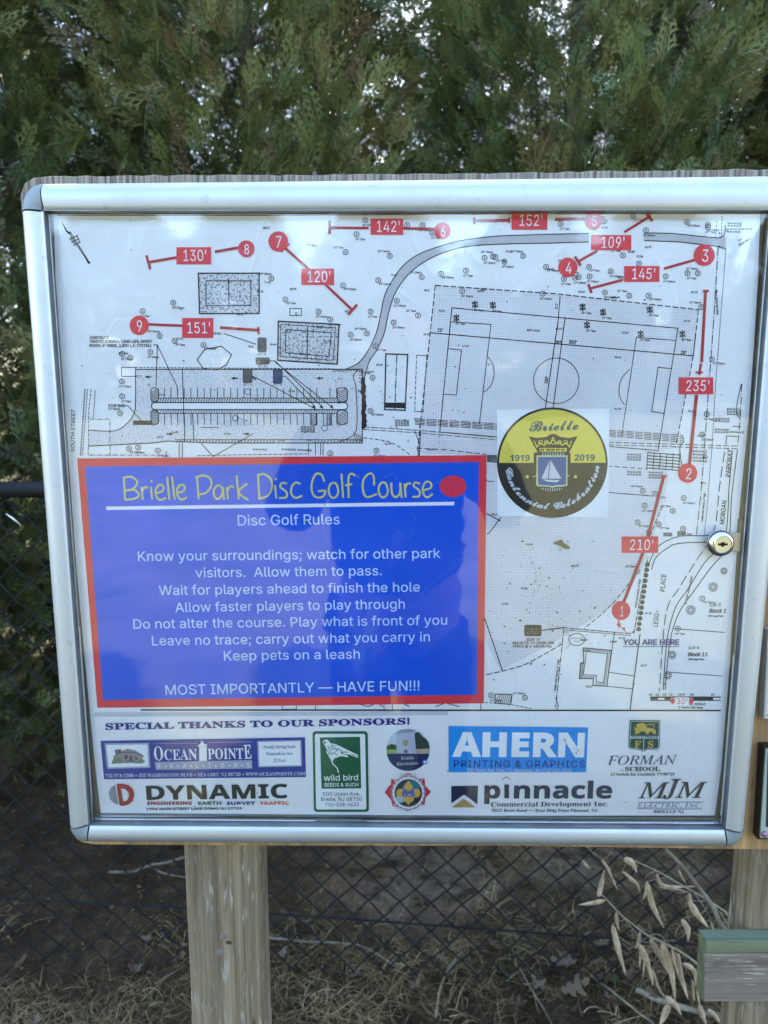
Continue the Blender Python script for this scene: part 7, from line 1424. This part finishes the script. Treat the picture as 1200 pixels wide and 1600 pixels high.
def reed_leaf(pts, wpx, jy):
    c = crom(Z4(*pts), k=8 if len(pts) == 2 else 5); n = len(c); y = DY + jy; vv, ff = [], []; tw0 = rnd.uniform(-.5, .5); L = sum(math.dist(c[i], c[i + 1]) for i in range(n - 1))
    for i, (u, v) in enumerate(c):
        t = i / (n - 1); w_ = wpx * .76 * ((t + .01) ** .7 * (1.001 - t) ** 1.25 / .302 + .02) * .5 * (1 + .08 * math.sin(t * 17 + wpx))
        a, b = c[max(0, i - 1)], c[min(n - 1, i + 1)]; dx, dy = b[0] - a[0], b[1] - a[1]; l = math.hypot(dx, dy) or 1; nx_, ny_ = -dy / l, dx / l; kk = math.cos(tw0 + t * 1.6)
        yy = y + .012 * math.sin(t * 3) ; p0 = at(u + nx_ * w_, v + ny_ * w_, yy + .004 * kk); p1 = at(u, v, yy - .0035 * math.sin(math.pi * t)); p2 = at(u - nx_ * w_, v - ny_ * w_, yy + .004)
        vv += [tuple(p0), tuple(p1), tuple(p2)]
    for i in range(n - 1):
        a = 3 * i; ff += [(a, a + 1, a + 4, a + 3), (a + 1, a + 2, a + 5, a + 4)]
    mesh_obj('leaf', vv, ff, M_DRY, plant, True)
for pts, w_ in ((((185, 345), (100, 365), (12, 375)), 10), (((140, 325), (158, 250), (180, 150)), 11), (((160, 90), (205, 160), (262, 290)), 6.5), (((290, 165), (345, 215), (385, 250), (403, 308)), 8), (((300, 85), (350, 115), (382, 175)), 14),
                (((445, 225), (440, 290), (415, 348)), 8), (((445, 235), (480, 380), (552, 525)), 12), (((505, 178), (530, 245), (620, 262), (765, 258)), 8), (((520, 262), (620, 275), (710, 300)), 6), (((705, 350), (755, 430), (832, 522)), 14), (((660, 465), (700, 530), (700, 605)), 12), (((968, 398), (985, 450), (990, 515)), 9),
                (((228, 500), (262, 640), (312, 818)), 12.5), (((393, 620), (440, 720), (485, 880)), 13), (((430, 690), (425, 760), (417, 832)), 4.5), (((462, 585), (530, 700), (602, 838)), 13), (((532, 612), (590, 760), (622, 985)), 15), (((622, 672), (650, 800), (702, 970)), 14), (((668, 740), (740, 790), (755, 905)), 11), (((755, 905), (765, 960), (775, 1010)), 5),
                (((560, 945), (620, 1000), (662, 1068)), 12), (((580, 1000), (555, 1060), (520, 1140)), 16), (((770, 1000), (790, 1060), (820, 1140)), 11), (((825, 1025), (870, 1070), (920, 1140)), 9), (((36, 95), (60, 125), (90, 152)), 6), (((640, 152), (660, 200), (690, 245)), 4), (((690, 390), (650, 760), (700, 790)), .1), (((480, 780), (520, 900), (560, 960)), 6)):
    if w_ > 1: reed_leaf(pts, w_, rnd.uniform(-.03, .03))
for x, y, dx, dy in ((250, 420, 20, 120), (400, 545, -30, 110), (560, 610, 10, 150), (640, 680, 30, 160), (710, 300, 20, 130), (845, 480, 40, 90), (770, 262, 60, 70), (480, 780, -5, 110), (730, 850, 10, 130), (600, 640, 40, 170), (985, 460, 15, 110), (1010, 640, -20, 140), (410, 640, -15, 130)):
    reed_leaf(((x, y), (x + dx * .3, y + dy * .5), (x + dx, y + dy)), rnd.uniform(4, 8), rnd.uniform(-.03, .04))
bl = MB(); bp_ = [at(u, v, DY - .05) for u, v in crom(Z4((560, 30), (660, 130), (760, 260), (850, 380), (905, 500), (1000, 620), (1180, 900), (1300, 1500)), k=4)]
bl.tube(bp_, [.0035 + .003 * i / len(bp_) for i in range(len(bp_))], 8); o = bl.build('dead_branch', M_TWIG, None, True); tag(o, 'grey dead branch leaning down to the right behind the green-edged board', 'branch')

# ================================================================== unseen trees added behind the viewer to even out the pane's reflection
for i, (x, y, sc_) in enumerate(((-28, -41, 2.1), (-21, -38, 1.9), (-14, -41, 2.2), (-7, -38, 1.95), (0, -41, 2.1), (7, -38, 1.9), (14, -41, 2.2), (21, -38, 2.0), (28, -41, 2.1))):
    e = empty('reflection_tree', (x, y, 0)); tag(e, 'added evergreen behind the viewer, darkens the pane reflection, number %s from the left' % ['one', 'two', 'three', 'four', 'five', 'six', 'seven', 'eight', 'nine'][i], 'tree', 'added evergreens behind the viewer for the pane reflection')
    o = link(bpy.data.objects.new('trunk', TRUNKS[i % 2]), e); c = link(bpy.data.objects.new('crown', CROWNS[i % 2]), e); c.rotation_euler = (0, 0, i * 2.3); c.scale = o.scale = (7, 7, sc_)
# the photographer stands right behind the lens; only the mirror image in the pane shows them
def skinned(name, nodes, edges, mat, parent, sub=2):
    base = parent_world(parent)
    me = bpy.data.meshes.new(name); me.from_pydata([tuple(Vector(n[0]) - base) for n in nodes], edges, []); me.materials.append(mat)
    o = link(bpy.data.objects.new(name, me), parent); m = o.modifiers.new('skin', 'SKIN'); m.use_smooth_shade = True
    sv = me.skin_vertices[0].data
    for i, n in enumerate(nodes): r = n[1]; sv[i].radius = (r, r) if not hasattr(r, '__len__') else r
    sv[0].use_root = True
    m2 = o.modifiers.new('subdivision', 'SUBSURF'); m2.levels = m2.render_levels = sub
    return o
PX, PY = .04, -1.17
man = empty('person', (PX, PY, 0)); tag(man, 'person in a dark jacket holding up a phone, faintly mirrored in the glass', 'person')
SKIN_ = ink('skin', (196, 150, 124), .5, False); JACK = ink('jacket_dark', (26, 28, 34), .85, False, .2); JEAN = ink('jeans_dark', (30, 36, 50), .85, False, .2); HAIR_ = ink('hair_brown', (52, 38, 28), .7, False, .2)
pp = lambda x, y, z: (PX + x, PY + y, z)
nodes = [(pp(0, 0, .98), (.15, .11)), (pp(0, 0, 1.18), (.14, .10)), (pp(0, 0, 1.36), (.16, .11)), (pp(0, .01, 1.47), .06), (pp(0, .03, 1.55), .056), (pp(0, .04, 1.62), .085), (pp(0, .03, 1.70), .082)]
edges = [(i, i + 1) for i in range(6)]
for sx in (-1, 1):
    n = len(nodes); nodes += [(pp(sx * .17, 0, 1.40), .06), (pp(sx * .27, .03, 1.17), .045), (pp(sx * .12, .235, 1.40), .032), (pp(sx * .082, .262, 1.46), (.036, .02))]
    edges += [(2, n), (n, n + 1), (n + 1, n + 2), (n + 2, n + 3)]
    for k in range(4):
        m_ = len(nodes); nodes += [(pp(sx * (.078 - .002 * k), .268, 1.475 + .018 * k), .009), (pp(sx * (.060 - .004 * k), .282, 1.480 + .018 * k), .0078)]; edges += [(n + 3, m_), (m_, m_ + 1)]
    m_ = len(nodes); nodes += [(pp(sx * .07, .248, 1.455), .011), (pp(sx * .05, .244, 1.475), .009)]; edges += [(n + 3, m_), (m_, m_ + 1)]
    n = len(nodes); nodes += [(pp(sx * .09, 0, .90), .095), (pp(sx * .11, .01, .50), .06), (pp(sx * .12, 0, .10), .042), (pp(sx * .13, .14, .05), .035)]; edges += [(0, n), (n, n + 1), (n + 1, n + 2), (n + 2, n + 3)]
skinned('body', nodes, edges, SKIN_, man)
nodes = [(pp(0, 0, .92), (.20, .15)), (pp(0, 0, 1.12), (.19, .14)), (pp(0, 0, 1.30), (.21, .145)), (pp(0, 0, 1.43), (.14, .10)), (pp(0, .01, 1.50), .078)]; edges = [(0, 1), (1, 2), (2, 3), (3, 4)]
for sx in (-1, 1): n = len(nodes); nodes += [(pp(sx * .19, 0, 1.38), .088), (pp(sx * .30, .03, 1.15), .072), (pp(sx * .15, .20, 1.36), .052)]; edges += [(3, n), (n, n + 1), (n + 1, n + 2)]
skinned('jacket', nodes, edges, JACK, man)
nodes = [(pp(0, 0, .94), (.17, .13))]; edges = []
for sx in (-1, 1): n = len(nodes); nodes += [(pp(sx * .10, 0, .82), .115), (pp(sx * .11, .01, .50), .085), (pp(sx * .12, 0, .12), .068)]; edges += [(0, n), (n, n + 1), (n + 1, n + 2)]
skinned('trousers', nodes, edges, JEAN, man)
for sx in (-1, 1): skinned('shoe', [(pp(sx * .12, -.03, .055), .05), (pp(sx * .125, .08, .05), .05), (pp(sx * .13, .19, .045), .042)], [(0, 1), (1, 2)], JACK, man)
skinned('hair', [(pp(0, -.01, 1.60), .085), (pp(0, -.01, 1.68), .10), (pp(0, .03, 1.745), .085)], [(0, 1), (1, 2)], HAIR_, man)
ph = MB(); ph.box((-.0375, CAM.y - .030, 1.415), (.0375, CAM.y - .0215, 1.565)); o = bevel(ph.build('phone', ink('phone_black', (18, 18, 20), .3, False), None), .004, 3); tag(o, 'dark phone held up in both hands by the mirrored person', 'phone')

st_ = MB(); st_.tube([at(10, 803, FY - .012), at(20, 810, FY - .014), at(32, 820, FY - .010)], [.0010, .0021, .0008], 6); o = st_.build('straw', ink('pale_straw', (226, 220, 206), .6, False), None, True); tag(o, 'short pale straw caught in the fence wires just below the top rail', 'straw')  # one even near-white colour along the whole strip
